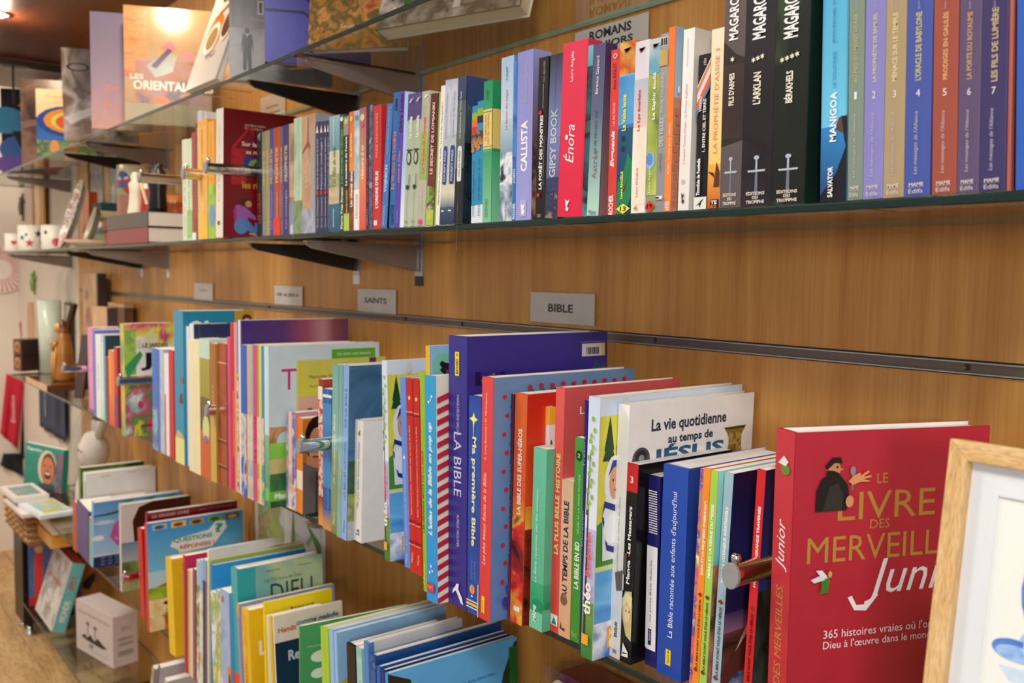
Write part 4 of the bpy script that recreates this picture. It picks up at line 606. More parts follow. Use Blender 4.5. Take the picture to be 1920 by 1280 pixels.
def theo(pl, pr, pt, pb_, xt, dr, label):
    return b(Lr, pl, pr, pt, '#c4cce0', label, pb=pb_, xt=xt, dr=dr, d=.235, hard=True, rc='#d8d440',
      sp=[('r', 0, .5, 1, 1, '#dfe6f0', '#ccd8ec'), ('r', 0, .22, 1, .5, '#b8b0d0', '#c4c0dc'), ('r', 0, 0, 1, .22, '#2c7c34', '#7ca04c'), ('p', [(.05, .55), (.2, .55), (.35, .80), (.30, .80)], '#6a5c40'), ('p', [(.15, .05), (.35, .05), (.30, .6), (.2, .6)], '#3c3424')] + [('e', .2 + .5 * ((i * 37) % 10) / 10, .58 + .36 * ((i * 53) % 17) / 17, .12, .010, '#8cb83c') for i in range(16)] + [T('Benjamin', .405, .17, .50, '#e0586c', .55, st='b'), T('théo', .235, .125, .66, W_, .5, st='b'), ('r', .15, .055, .72, .095, '#f0a830')],
      cv=[fillr('#dce0a0'), A(['#c8d8ec', '#d8e4f4', '#b8cce4'], 6, 0, .88, 1, 1), A(['#d4d034', '#e2dc50', '#c0c030', '#e8e070'], 8, 0, .36, 1, .93), ('p', [(.0, .36), (.35, .36), (.45, .55), (.2, .60), (0, .52)], '#4c8c34'), A(['#4c9cd8', '#7cc0ec', '#3c88cc', '#8cccec'], 8, 0, .10, 1, .34, (1, .4, 2)), A(['#2050a0', '#3c78c8', '#f0f4f8', '#2858ac'], 14, 0, 0, 1, .14)] + [SQ(q_) for q_ in TREE +
         [('p', [(.58, .815), (.66, .83), (.82, .83), (.84, .79), (.82, .75), (.80, .75), (.78, .785), (.64, .785), (.62, .75), (.60, .75)], '#6c3414'), ('p', [(.20, .38), (.85, .38), (.95, .55), (.92, .66), (.72, .74), (.34, .70), (.15, .55)], '#e9ecec'), ('e', .52, .68, .34, .10, '#eef0f0'), ('e', .55, .675, .20, .065, '#d8a078'), ('p', [(.30, .70), (.45, .76), (.8, .76), (.95, .72), (.85, .735), (.5, .735)], '#2c3c8c'), ('p', [(.12, .55), (.2, .61), (.75, .58), (.95, .6), (.95, .575), (.75, .555), (.22, .585)], '#20307c'), ('p', [(.12, .55), (.18, .55), (.35, .44), (.9, .41), (.9, .385), (.32, .42)], '#20307c'), ('e', .5, .50, .32, .06, '#f4f6f6'), ('e', .48, .685, .02, .006, '#3c2418'), ('e', .62, .685, .02, .006, '#3c2418'), ('r', .5, .645, .6, .65, '#b85c4c'), ('r', .45, .035, 1, .12, '#f0a83c'), T('Mame', .09, .42, .04, '#f8e8a0', .72, 'h', 'b'), T('enea', .055, .42, .03, W_, .72, 'h', 'b'), ('e', .85, .96, .10, .03, '#d8ccc0')]])
theo(722, 732, 677, 1049, 716, None, 'picture book with nun in white and blue robe, farther copy beside thin blue one')
b(Lr, 758, 769, 709, '#5c8cdc', 'thin cornflower blue book with tiny white lettering', pb=1062, xt=749, hard=True, sp=[T('Les belles histoires de l\'Ancien Testament', .36, .48, .3, '#b8ccf4', .5), ('e', .5, .58, .16, .008, W_), T('Mame', .05, .05, .3, '#c8d8f4')])
for i, (a_, c_, p_, pb_, x_) in enumerate([(770, 782, 711, 1066, 761), (782, 792.5, 713, 1074, 775)]):
    b(Lr, a_, c_, p_, '#c41c1c', 'red bedtime stories hardcover with gold star, %s of the two' % ['left', 'right'][i], y=.702, xt=x_, hard=True, sp=[fillr('#c82420', '#b81c1c'), ('*', .5, .90, .0042, '#f4dc9c'), ('r', 0, .825, 1, .829, '#f0a890'), ('r', 0, .812, 1, .816, '#5c0c0c'), T("Belles histoires pour s'endormir avec les héros de la Bible", .53, .46, .28, '#f0c8b8', .5), ('r', 0, .265, 1, .27, '#5c0c0c'), ('r', 0, .25, 1, .254, '#f0a890'), ('r', 0, .16, 1, .165, '#5c0c0c'), ('r', 0, .145, 1, .149, '#f0a890'), T('Mame', .08, .05, .32, '#f0c8b8')])
b(Lr, 793.5, 800.5, 698, '#8cbc2c', 'lime green slim book with dark red title', pb=1107, xt=786, hard=True, rc='#9ccc30', sp=[T('LES GRANDS MOTS', .38, .22, .42, '#4c6c14', st='b'), T('DE LA BIBLE', .57, .14, .42, '#c05c1c', st='b'), T('Mame', .08, .1, .5, '#e0e870', st='i')])
b(Lr, 801, 809, 649, '#e8b41c', 'yellow spined book with light blue cat cover peeking above the pop up atlas', y=.705, xt=797, d=.2, hard=True, rc='#8cbcdc', sp=[T('S', .93, .03, .4, '#c03020', d='h', st='b')], cv=[fillr('#8cbcdc'), ('e', .10, .92, .08, .05, '#7cc0a0'), ('p', [(.08, .90), (.12, .93), (.19, .925), (.20, .88), (.12, .88)], '#1c1c24'), ('e', .10, .925, .02, .012, '#1c1c24'), ('r', .13, .87, .145, .90, '#b03030')])
STR = [('p', [(0, v), (.55, v + .035), (.55, v + .060), (0, v + .025)], '#b8283c') for v in [i * .05 for i in range(20)]]
b(Lr, 801, 821, 705, '#2c94d4', 'sky blue pop up atlas with red and white striped edge', pb=1124, xt=797, d=.20, hard=True, rc='#2c94d4', sp=[fillr('#2894dc', '#2c9cd0'), T("L'atlas de la Bible en pop up", .545, .50, .44, '#f0f0e4', .44, st='bi'), ('*', .35, .885, .003, W_, 4), ('*', .65, .91, .003, W_, 4), ('*', .55, .895, .002, W_, 4), ('*', .35, .13, .003, W_, 4), ('*', .6, .14, .003, W_, 4), ('*', .5, .16, .003, W_, 4), ('r', .12, .045, .78, .085, '#d8202c'), T('MAME', .065, .5, .022, '#e88a8c', .45, 'h', 'b')],
  cv=[fillr('#1c50b0', '#3ca8e4'), ('r', 0, 0, .16, 1, '#e8e0cc'), ('r', 0, 0, .3, .03, '#e8e0cc')] + [('p', [(0, v), (.155, v + .035), (.155, v + .060), (0, v + .025)], '#b8283c') for v in [i * .049 for i in range(19)]] + [('r', .16, .94, 1, .985, '#e8e0cc')] + [('p', [(u, .94), (u + .05, .94), (u + .08, .985), (u + .03, .985)], '#b8283c') for u in (.2, .32, .44, .56, .68, .8)] + [('r', .19, 0, .24, .94, '#2038a8', '#2c3cb0')])
b(Lr, 841, 875, 629, '#2e2a80', 'tall purple blue hardcover reading LA BIBLE with white dove', pb=1127, xt=842, dr=1139, hard=True, rc='#34307e',
  sp=[fillr('#322c88', '#332e86'), T('LA BIBLE', .53, .235, .40, '#d0d0ec', .50, 'down'), T('MARIE-HÉLÈNE DELVAL', .71, .15, .15, '#c0c0e0', .54, 'down'), T('AURELIE ABOLIVIER', .285, .12, .13, '#c0c0e0', .55, 'down'), ('r', .38, .855, .60, .942, '#ecd82c'), T('BAYARD', .89, .055, .13, '#3a3410', .49, 'up', 'b'), T('2', .932, .08, .010, '#3a3410', .49, 'h', 'b'), ('p', [(.28, .045), (.46, .062), (.55, .052), (.75, .022), (.88, .018), (.80, .045), (.60, .070), (.64, .090), (.50, .088), (.46, .078), (.32, .062)], '#eceef4')],
  cv=[fillr('#30297c', '#352e86'), T('Ici', .845, .20, .05, '#1c1648', .15, 'h', 'b'), ('r', .80, .905, .955, .955, '#d8d4d4'), ('r', .955, .905, .98, .955, '#d8cc3c')] + [('r', .835 + i * .0105, .912, .840 + i * .0105 + .002 * (i % 3), .940, '#20202c') for i in range(9)] + [T('www.bayard-editions.com', .962, .20, .008, '#9a96c8', .88, 'h')] + [('p', [(.86, .85), (.98, .86), (.98, .855)], '#2c8c6c')] + [('p', [(.88 + i * .02, .855), (.885 + i * .02, .855), (.875 + i * .02 + .03, .89)], '#2c8c6c') for i in range(5)] + [('p', [(.88 + i * .02, .855), (.885 + i * .02, .855), (.875 + i * .02 + .03, .825)], '#2c8c6c') for i in range(5)] + [('p', [(.08, .842), (.17, .865), (.17, .84), (.1, .80)], '#6c7c34')])
b(Lr, 876, 898.5, 741, '#1c3a94', 'blue hardcover with cream script title, yellow star and balloon', y=.69, xt=880, hard=True, rc='#1c3c8c', dr=960, sp=[A(['#1c3890', '#2450a8', '#183084'], 8), ('*', .40, .895, .009, '#f0e45c', 4), ('*', .40, .895, .0055, '#f4ec90', 4), ('p', [(.36, .87), (.44, .87), (.40, .80)], '#f0e45c'), T('Ma première Bible', .565, .50, .42, '#f0e4a0', .44, 'down', 'b'), T('éditions', .205, .09, .22, '#5c84c4', .35, 'up'), T('Usborne', .205, .09, .22, '#5c84c4', .62, 'up'), ('e', .45, .115, .22, .022, '#e87828'), ('e', .45, .115, .13, .022, '#f0d060'), ('e', .45, .115, .05, .022, '#c83c30'), ('r', .38, .08, .52, .088, '#e8e0d0'), ('r', 0, .058, 1, .064, '#dce0ec'), ('r', 0, .040, 1, .052, '#ecc040'), ('r', 0, .028, 1, .034, '#dce0ec'), ('r', .93, 0, 1, .15, '#e8d060')])
b(Lr, 898.5, 919, 706, '#dc3c3c', 'coral red spined hardcover with blue floral cover', pb=1149, xt=905, dr=1190, hard=True, rc='#6288b8', sp=[fillr('#d83a3a', '#dc4646'), T('Les plus beaux Récits de la Bible', .42, .38, .34, '#f4d8d4', .40, st='i'), T('K. Long Bostrom • D. Miriatlipova', .80, .27, .20, '#f4d8d4', .42), ('r', .25, .028, .52, .098, '#ecd82c'), T('bayard', .055, .05, .16, '#5c4c10', .38)],
  cv=[fillr('#5c84c0', '#6c90b8')] + [('e', .07 + .018 * (i % 2), .92 - i * .076, .014, .010, '#c42c3c') for i in range(12)] + [('e', .115, .88 - i * .076, .012, .012, '#2c4c7c') for i in range(11)] + [('e', .115, .88 - i * .076, .007, .007, '#6088bc') for i in range(11)] + [('e', .16, .80 - i * .13, .030, .042, '#3a3c40') for i in range(6)] + [('r', .20, 0, .30, .90, '#1c4c40')] + [('e', .22 + i * .075, .955 + .004 * (i % 2), .018, .010, '#a82c40') for i in range(10)] + [('p', [(.18 + i * .075, .925), (.25 + i * .075, .925), (.24 + i * .075, .945)], '#28344c') for i in range(11)] + [('r', .30, 0, 1, .92, '#3a5c54'), ('e', .08, .08, .03, .02, '#2c2c8c'), ('e', .09, .14, .02, .015, '#2c4c8c')])
b(Lr, 951, 955.5, 738, '#4a1c3c', 'very thin plum book squeezed left of the orange super hero bible', y=.70, xt=958, sp=[('r', 0, 0, 1, .25, '#7c2040'), T('Histoires de la Bible', .5, .4, .4, '#4c8c78')])
b(Lr, 957, 979, 736, '#dc5c20', 'orange bible with fiery battle scene foot and white heroic title', pb=1152, xt=967, dr=1100, hard=True, rc='#d83c1c', sp=[('r', 0, .45, 1, 1, '#d8501c', '#dc6428'), ('r', 0, .40, 1, .55, '#e8a030', '#d86420'), A(['#1c0c08', '#8c1c10', '#d8301c', '#f0a838', '#2c100c'], 22, 0, 0, 1, .47), T('LA BIBLE DES SUPER-HÉROS', .665, .37, .42, '#f4e4d4', .48, st='b'), ('r', .3, .055, .8, .075, W_)],
  cv=[('r', 0, .5, 1, 1, '#dc4c1c', '#c8281c'), ('r', 0, .0, 1, .5, '#1c0c0c', '#e8741c'), A(['#140808', '#2c100c', '#8c2414', '#0c0606'], 16, 0, 0, 1, .42), ('r', 0, .42, 1, .52, '#e8b040', '#e88028')])
b(Lr, 1013, 1019, 762, '#e8e4e0', 'small white booklet with yellow head and little donkey drawing', y=.755, dr=1042, rc='#e4e0dc', sp=[('r', 0, .92, 1, 1, '#f0b428')], cv=[fillr('#e6e2dc'), ('r', 0, .92, 1, 1, '#f0b428'), ('e', .5, .80, .3, .04, '#b8a898'), ('e', .4, .83, .15, .02, '#5c5048'), T('la création', .55, .28, .3, '#8c8480', .5)])
b(Lr, 993, 1017, 837, '#6cc49c', 'mint green animals bible with darker wavy band', pb=1171, xt=997, d=.15, rc='#5cb48c', sp=[fillr('#54b488', '#6cc4a0'), ('r', 0, .10, 1, .26, '#1c9c68', '#3cac7c'), ('r', .0, 0, 1, .10, '#74c8a0'), ('e', .6, .14, .4, .03, '#109060'), T('La Bible racontée par les animaux', .52, .52, .22, '#e0f4e8', .42, st='i'), T('MAME', .09, .09, .24, '#e8f8f0', .42, st='b')], cv=[fillr('#5cb890', '#5cb490'), ('r', 0, .12, 1, .26, '#1c9c68', '#4cac84'), ('e', .3, .14, .3, .03, '#109060')])
b(Lr, 1031, 1047, 725, '#dc4c44', 'tall coral bible with cream yellow capital title', pb=1178, xt=1041, dr=1276, hard=True, rc='#d85450', sp=[fillr('#d8443c', '#dc5852'), T('LA PLUS BELLE HISTOIRE', .53, .41, .46, '#f0e08c', .48, st='b'), ('r', .1, .03, .9, .075, '#dce8e0'), ('p', [(.2, .035), (.8, .035), (.5, .065)], '#1c8c6c')], cv=[fillr('#d4504c', '#dc5c58'), T('La plus', .90, .30, .04, W_, .27, 'h')])
b(Lr, 1047, 1068, 898, '#d8a478', 'tan brown paperback with navy capital title', pb=1190, xt=1054, d=.15, rc='#c89468', sp=[fillr('#dca880', '#d4b490'), T('AU TEMPS DE LA BIBLE', .56, .62, .44, '#24284c', .45, st='b'), ('e', .42, .24, .30, .035, '#7c5c44'), ('e', .5, .27, .12, .02, '#8c6c50'), ('p', [(.15, .05), (.55, .04), (.6, .06), (.3, .055), (.2, .10)], '#4c3020')])
b(Lr, 1069, 1086, 819, '#3f8e2e', 'green comic bible with white capitals and circled number two', pb=1193, xt=1077.5, rc='#367c28', dr=1110, pages=PAGEW, sp=[fillr('#3e8c2c', '#44943a'), T('LA BIBLE EN BD', .38, .23, .50, '#e4f0d8', .52, st='b'), T('ISRAËL ET LA TERRE PROMISE', .68, .29, .20, '#c8e0b8', .58), ('e', .5, .915, .34, .026, '#14401c'), T('2', .915, .3, .020, '#a8d890', .5, 'h', 'b'), T('Mame', .04, .6, .03, '#8cc07c', .5, 'h')])
b(Lr, 1085, 1089.5, 750, '#221c68', 'narrow navy treasury with pale old lettering', y=.70, xt=1096, hard=True, rc='#24206c', sp=[T('Trésors', .80, .12, .6, '#a8a4d8'), T('Chrétien', .50, .14, .6, '#a8a4d8')])
theo(1089, 1110, 742, 1219, 1105, 1406, 'picture book with nun in white and blue robe, nearer copy beside daily life book')
b(Lr, 1142, 1162, 756, '#f0eeea', 'large white hardcover about daily life in the time of Jesus', pb=1222, xt=1161, dr=1419, hard=True, rc='#f2f0ec', sp=[fillr('#e4e4e2', '#f2f0ea'), T('La vie quotidienne au temps de Jésus', .46, .36, .22, '#8c9498', .45, st='i'), T('Bibli', .115, .06, .28, '#4c5458', .55, st='b'), ('p', [(.35, .02), (.7, .02), (.7, .035), (.35, .035)], '#8c8c8c'), ('p', [(.3, .34), (1, .36), (1, .28), (.5, .27)], '#6c6058')],
  cv=[fillr('#f0eeea', '#f4f2ee'), T('La vie quotidienne', .905, .60, .062, '#26384c', .46, 'h', 'b'), T('au temps de', .845, .36, .045, '#26384c', .47, 'h', 'b'), T('JÉSUS', .785, .58, .09, '#2c5c84', .46, 'h', 'b'), ('e', .09, .785, .065, .048, '#4c4c50'), ('e', .09, .785, .045, .036, '#2c2c30'), ('e', .09, .79, .02, .015, '#8c8c90'), ('p', [(.74, .865), (.93, .865), (.90, .84), (.88, .81), (.90, .76), (.77, .76), (.79, .81), (.77, .84)], '#8a7434'), ('p', [(.74, .865), (.93, .865), (.91, .855), (.76, .855)], '#4c3c18'), A(['#4c3c18', '#c0a050', '#7c6428', '#3c3014'], 60, .78, .76, .89, .84)])
b(Lr, 1162, 1182, 866, '#100e10', 'black comic paperback with red square, number three and blond face', pb=1223, xt=1176, d=.16, rc='#100c0c', pages=PAGEW, sp=[fillr('#120e12'), ('r', 0, .86, 1, 1, '#c81c24'), T('3', .92, .28, .035, '#f0d8d4', .45, 'h', 'b'), T('Manga', .46, .12, .40, W_, .50, st='b'), ('e', .5, .545, .08, .006, '#d8302c'), T('Les Messagers', .67, .235, .40, W_, .50, st='b'), ('r', 0, .44, .3, .55, '#5c5450'), ('r', .0, .36, .12, .44, '#d8d4cc'), ('p', [(.05, .30), (.3, .36), (.9, .37), (1, .30), (1, .12), (.5, .14), (.15, .22)], '#c8bc7c'), ('e', .5, .25, .3, .045, '#e8cca0'), ('e', .45, .265, .05, .006, '#5c4c3c'), ('e', .75, .265, .05, .006, '#5c4c3c'), ('p', [(.1, .32), (.5, .36), (1, .34), (.9, .28), (.5, .31), (.25, .27)], '#e4d8a0'), ('p', [(.2, .03), (.8, .035), (.8, .06), (.3, .10), (.25, .05)], '#e8e8e8'), ('p', [(.3, .045), (.72, .05), (.72, .055), (.3, .052)], '#141014')])
b(Lr, 1209, 1230.5, 890, '#1c1c60', 'navy small bible with white label and white bars', pb=1244, xt=1217, d=.13, rc='#16164c', sp=[fillr('#1e1e64')] + [('r', .12, .70 + i * .0128, .84, .706 + i * .0128, '#e8e8ec') for i in range(18)] + [('p', [(.22, .09), (1, .09), (1, .635), (.10, .635), (.10, .10)], '#e8e6e8'), T('ma petite Bible illustrée', .40, .32, .20, '#34344c', .5), ('r', .35, .115, .62, .20, '#1e1e54'), T('bayard', .165, .05, .16, '#e8e6e8', .49)])
b(Lr, 1231, 1277, 869, '#2048a4', 'thick royal blue hardcover with white serif title', pb=1259, xt=1245, dr=1480, hard=True, rc='#1c3c90', pages=PAGEW, sp=[fillr('#2048a8', '#244cac'), T("La Bible racontée aux enfants d'aujourd'hui", .535, .69, .26, '#eceef4', .52), ('r', .36, .055, .57, .13, '#ecd82c'), T('bayard', .085, .04, .12, '#6c5c10', .47), T('2', .120, .08, .010, '#3a3410', .47, 'h', 'b')], cv=[fillr('#183888', '#1c4094')])
b(Lr, 1290, 1295.5, 876, '#c8b8b8', 'narrow book with tiny floral pattern beside the royal blue one', y=.700, xt=1314, sp=[A(['#e8e0d8', '#5c4c8c', '#d85c7c', '#8c9c4c', '#f0ece4'], 60), ('r', 0, 0, 1, .08, '#b8304c')])
for pl_, pr_, pt_, xt_, col, rc_, nm, s2 in [(1295.5, 1307, 874, 1321, '#f08c28', '#e0741c', 'orange', "SARA ET LA PROMESSE D'ABRAHAM"), (1308, 1321, 879, 1334, '#a4cc4c', '#5cc0c8', 'lime green', 'PIERRE ET LA VENUE DU MESSIE'), (1330, 1345.5, 882, 1360, '#98b8c4', '#1c1c50', 'grey blue', 'PAUL, LE VOYAGEUR INFATIGABLE'), (1388, 1403, 876, 1421, '#cc2024', '#1c2860', 'red', 'MOÏSE ET LA GRANDE TRAVERSÉE')]:
    cvp = {'orange': [], 'lime green': [('r', 0, .6, 1, 1, '#7cd4d4', '#a8e4e0'), A(['#5c3c2c', '#d8845c', '#3c2c5c', '#c05c3c'], 14, 0, 0, 1, .62)],
      'grey blue': [('r', 0, .42, 1, 1, '#2c2c68', '#15153c'), ('r', 0, .30, 1, .44, '#b0788c', '#4c4878'), A(['#4c2c2c', '#6c4034', '#34201c'], 8, 0, .14, 1, .36, (1, 1, 6)), A(['#16244c', '#2c4c8c', '#a8bcd8', '#1c3464'], 16, 0, 0, .9, .18), ('p', [(.10, .26), (.42, .62), (.44, .62), (.16, .26)], '#d8b8a8'), ('p', [(0, .20), (.2, .33), (.6, .36), (.62, .30), (.3, .26), (0, .12)], '#5c342c'), ('e', .62, .80, .26, .085, '#7cb0c4'), ('e', .62, .80, .245, .078, '#8cb8cc'), ('p', [(.6, .73), (.72, .74), (.68, .66)], '#c8d8e4'), T('UN LIVRE', .825, .22, .018, '#e8f0f4', .62, 'h', 'b'), T('DONT VOUS ÊTES', .80, .30, .018, '#e8f0f4', .62, 'h', 'b'), T('LE HÉROS', .775, .22, .018, '#e8f0f4', .62, 'h', 'b')],
      'red': [('r', 0, .5, 1, 1, '#1c3470', '#14183c'), A(['#101818', '#34443c', '#0c1010', '#8c9c8c'], 12, 0, 0, 1, .55)]}[nm]
    z0 = {'grey blue': .175, 'red': .175}.get(nm, .15)
    b(Lr, pl_, pr_, pt_, col, '%s spined adventure game bible with slanting capitals' % nm, y=.700, xt=xt_, rc=rc_, d=z0, pages=PAGEW, sp=[fillr(col), T(s2, .715, .30, .38, '#4c2820' if nm in () else '#fff4ec', .52, st='b'), ('p', [(.5, .475), (.85, .485), (.5, .495), (.15, .485)], '#8c2c1c'), T('LA BIBLE DONT VOUS ÊTES LE HÉROS', .325, .28, .38, '#5c2018' if nm != 'red' else '#2c0808', .52, st='b'), ('p', [(.5, .165), (.85, .175), (.5, .185), (.15, .175)], '#8c2c1c'), T('MAME', .06, .07, .42, '#fff0e4', .5, st='b')], cv=cvp)
MAN = [('p', [(.19, .70), (.19, .80), (.24, .86), (.33, .89), (.42, .88), (.50, .83), (.53, .76), (.50, .70)], '#171413'), ('p', [(.26, .70), (.32, .82), (.40, .84), (.46, .78), (.45, .70)], '#2e2c2a'), ('e', .355, .905, .07, .045, '#c98c60'), ('p', [(.29, .905), (.36, .90), (.42, .885), (.40, .845), (.33, .845), (.28, .87)], '#171110'), ('p', [(.27, .925), (.34, .965), (.42, .965), (.44, .935), (.36, .938), (.29, .905)], '#141112'), ('e', .39, .918, .010, .006, '#141112'), ('p', [(.42, .915), (.45, .905), (.42, .898)], '#c98c60'), ('e', .545, .895, .026, .024, '#8c9094'), ('r', .535, .80, .55, .875, '#7c8084'),
       ('p', [(.50, .845), (.56, .875), (.62, .885), (.62, .870), (.70, .895), (.71, .885), (.65, .865), (.73, .87), (.73, .86), (.65, .852), (.72, .843), (.70, .838), (.62, .840), (.55, .825)], '#dc9a6a'), ('e', .52, .745, .04, .03, '#d89464')]
# big red book standing at an angle
q = Vector((-.491, .69, -.4305)); yaw = -math.radians(22)
make_book(q, .029, .205, solveZ(809, -.47, .683) + .4305, '#ba2234', 'large red hardcover reading LE LIVRE DES MERVEILLES Junior beside the oak frame', ROWS['L']['group'], hard=True, rc='#b8202c', yaw=yaw, pages=PAGEW, lean=0.0,
  sp=[fillr('#bc2430', '#c43040'), T('LE LIVRE DES MERVEILLES', .30, .47, .36, '#c08a3c', .48), T('Junior', .66, .15, .60, '#f4ecec', .52, st='i'), ('e', .58, .885, .24, .016, '#5c8c34'), ('p', [(.2, .90), (.5, .925), (.75, .91), (.6, .895)], '#e8e4e0')],
  cv=[fillr('#ac182a', '#b8263a'), T('LE', .855, .055, .030, '#b8883c', .44, 'h'), T('LIVRE', .775, .50, .083, '#b8883c', .47, 'h'), T('DES', .718, .10, .028, '#b8883c', .435, 'h'), T('MERVEILLES', .650, .82, .078, '#b8883c', .485, 'h'), T('Junior', .54, .62, .14, '#f4ecec', .68, 'h', 'i'), ('p', [(.285, .50), (.32, .46), (.38, .455), (.44, .50), (.425, .51), (.38, .475), (.33, .475), (.305, .505)], '#f4ecec'), T("365 histoires vraies où l'on voit", .395, .66, .026, '#f4e4e4', .50, 'h'), T("Dieu à l'œuvre dans le monde", .362, .58, .024, '#f4e4e4', .46, 'h')] + [(q_[0], [(.105 + (u_ - .19) * .50, .765 + (v_ - .70) * .60) for u_, v_ in q_[1]], q_[2]) if q_[0] == 'p' else (('e', .105 + (q_[1] - .19) * .50, .765 + (q_[2] - .70) * .60, q_[3] * .50, q_[4] * .60, q_[5]) if q_[0] == 'e' else ('r', .105 + (q_[1] - .19) * .50, .765 + (q_[2] - .70) * .60, .105 + (q_[3] - .19) * .50, .765 + (q_[4] - .70) * .60, q_[5])) for q_ in MAN] +
      [('e', .165, .555, .020, .020, '#4c8c2c'), ('p', [(.15, .56), (.18, .565), (.18, .525), (.14, .52)], '#3f7c24'), ('p', [(.09, .565), (.13, .575), (.16, .57), (.16, .562), (.11, .555)], '#e4e0e4'), ('p', [(.115, .592), (.145, .592), (.168, .575), (.172, .565), (.14, .572)], '#ece8ec'), ('e', .185, .578, .010, .010, '#d8a060')])
# ============================================================ books on the third shelf, from the left
Kr = 'K'
b(Kr, 149, 153, 875, '#6c8c3c', 'tall green hardcover with dark forest cover at the back', y=.735, dr=270, hard=True, rc='#26341c', cv=[A(['#1c2c14', '#3c5c24', '#5c7c34', '#2c3c1c'], 14)])
b(Kr, 158, 163, 885, '#dfe2de', 'large white hardcover with green spine trace at the back', y=.73, dr=308, hard=True, rc='#e2e2e0', sp=[('r', .6, 0, 1, .9, '#8cb43c')], cv=[fillr('#d8dee0', '#e6e4e2'), ('r', .2, .93, .35, .945, '#d8c48c'), ('r', .6, .95, .7, .96, '#d89a8c')])
b(Kr, 137, 144, 938, '#b8481c', 'rust orange slim book at the left end of the row', y=.70, hard=True, xt=136)
b(Kr, 144, 166, 941, '#4c4080', 'pair of purple spines, thick violet hardcover', y=.70, hard=True, xt=144, d=.10, rc='#4c4080')
b(Kr, 167, 171, 968, '#7cb49c', 'slim teal book with red cap before the pink balloon cover', y=.70, xt=166, sp=[('r', 0, .95, 1, 1, '#d83c50')])
b(Kr, 171, 175, 938, '#7cb0dc', 'light blue picture book with pink balloon and leafy branch', y=.698, dr=357, hard=True, rc='#6ca8e0', cv=[('r', 0, .14, 1, 1, '#a8ccec', '#5c9cdc'), ('e', .12, .68, .12, .03, '#c0d8f0'), ('e', .05, .45, .07, .04, '#e0ecf8'), ('r', 0, 0, 1, .17, '#1c2c5c'), ('r', 0, .165, 1, .19, '#d8dcec'), ('p', [(0, .80), (.2, .82), (.35, .86), (1, .90), (1, .87), (.4, .83), (.2, .79), (0, .78)], '#1c4c34'), ('p', [(.38, .82), (.55, .68), (.60, .45), (.52, .28), (.40, .24), (.26, .30), (.18, .45), (.22, .62)], '#c0589c'), ('p', [(.3, .84), (.36, .80), (.31, .70)], '#1c3c2c'), ('p', [(.42, .84), (.48, .78), (.46, .70)], '#1c3c2c'), ('p', [(.3, .97), (.45, .99), (.4, .93)], '#3c8c3c'), ('p', [(.55, .97), (.7, .99), (.65, .93)], '#2c7c34'), ('p', [(.75, .96), (.95, .99), (.9, .93)], '#3c8c3c'), T('cami', .42, .26, .05, '#e0a8c8', .36, 'h', 'b'), T('ZOE', .36, .14, .04, '#e0a8c8', .40, 'h', 'b')] + [('e', .1 + .08 * (i % 10), .04 + .05 * (i // 10 % 3), .025, .006, '#8c9cc0') for i in range(24)])
b(Kr, 225, 229, 944, '#c8c4bc', 'picture book with brown animal above a pale meadow', y=.70, dr=357, hard=True, rc='#d8d4cc', cv=[fillr('#d8d4ce'), ('p', [(.18, .55), (.16, .80), (.25, .95), (.45, 1), (1, 1), (1, .56)], '#3c1f16'), ('r', 0, .28, 1, .56, '#b8c0c4', '#6c8ca4'), A(['#5c7c3c', '#8ca05c', '#4c6434'], 10, 0, .14, 1, .34), A(['#9c9c6c', '#b0a878', '#7c8450'], 12, 0, 0, 1, .16), ('e', .5, .26, .1, .03, '#b89aa0')])
b(Kr, 264, 272, 992, '#c01c20', 'red slim hardcover before the questions book', y=.685, hard=True, xt=257)
b(Kr, 272, 276, 958, '#7c1820', 'tall dark red cover with pale capitals behind the questions book', y=.705, dr=445, hard=True, xt=272, rc='#741420', cv=[fillr('#741420'), T('LE GRAND LIVRE', .965, .4, .03, '#c8a8a4', .25, 'h', 'b'), T('JEUNESSE', .965, .4, .02, '#a86c6c', .75, 'h')])
b(Kr, 276, 281, 982, '#c8283c', 'bright blue picture book asking questions and answers with desert animals', y=.672, dr=455, hard=True, xt=270, rc='#3c98dc', cv=[('r', 0, .5, 1, 1, '#7cc4ec', '#2c94dc'), ('r', 0, 0, 1, .55, '#e8c88c', '#a8d8f0'), ('p', [(0, .38), (.2, .44), (.45, .56), (.7, .46), (1, .5), (1, .3), (0, .3)], '#a8643c'), A(['#8cb42c', '#a8c83c', '#6c9c2c'], 14, 0, .28, .9, .40), A(['#e8cc98', '#d8b478', '#ecd8ac', '#8c5430'], 12, 0, .04, 1, .29), A(['#a8501c', '#c87830', '#7c3410'], 30, .15, 0, .55, .13), ('e', .2, .245, .06, .02, '#3c1c14'), ('e', .38, .255, .06, .02, '#3c1c14'), ('e', .5, .20, .05, .015, '#3c5c4c'), ('p', [(.1, .13), (.5, .18), (.7, .13), (.3, .12)], '#5c8c3c')] +
  [('r', .05 + .19 * i, .93, .20 + .19 * i, .985, c) for i, c in enumerate(['#a8bccc', '#e8c86c', '#b89460', '#6cb03c', '#7c4420'])] + [('e', .12 + .19 * i, .955, .05, .018, c) for i, c in enumerate(['#4c5460', '#8c3c28', '#5c3c24', '#3c5c24', '#c8a060'])] +
  [('p', [(.22, .76), (.26, .82), (.62, .86), (.70, .93), (.80, .93), (.82, .86), (.76, .80), (.70, .74), (.66, .70), (.32, .68), (.30, .72)], '#e8ecec'), T('QUESTIONS', .805, .40, .05, '#1c8c84', .46, 'h', 'b'), T('RÉPONSES !', .74, .36, .045, '#c83c28', .50, 'h', 'b'), T('?', .865, .09, .09, '#1c9c8c', .73, 'h', 'b')])
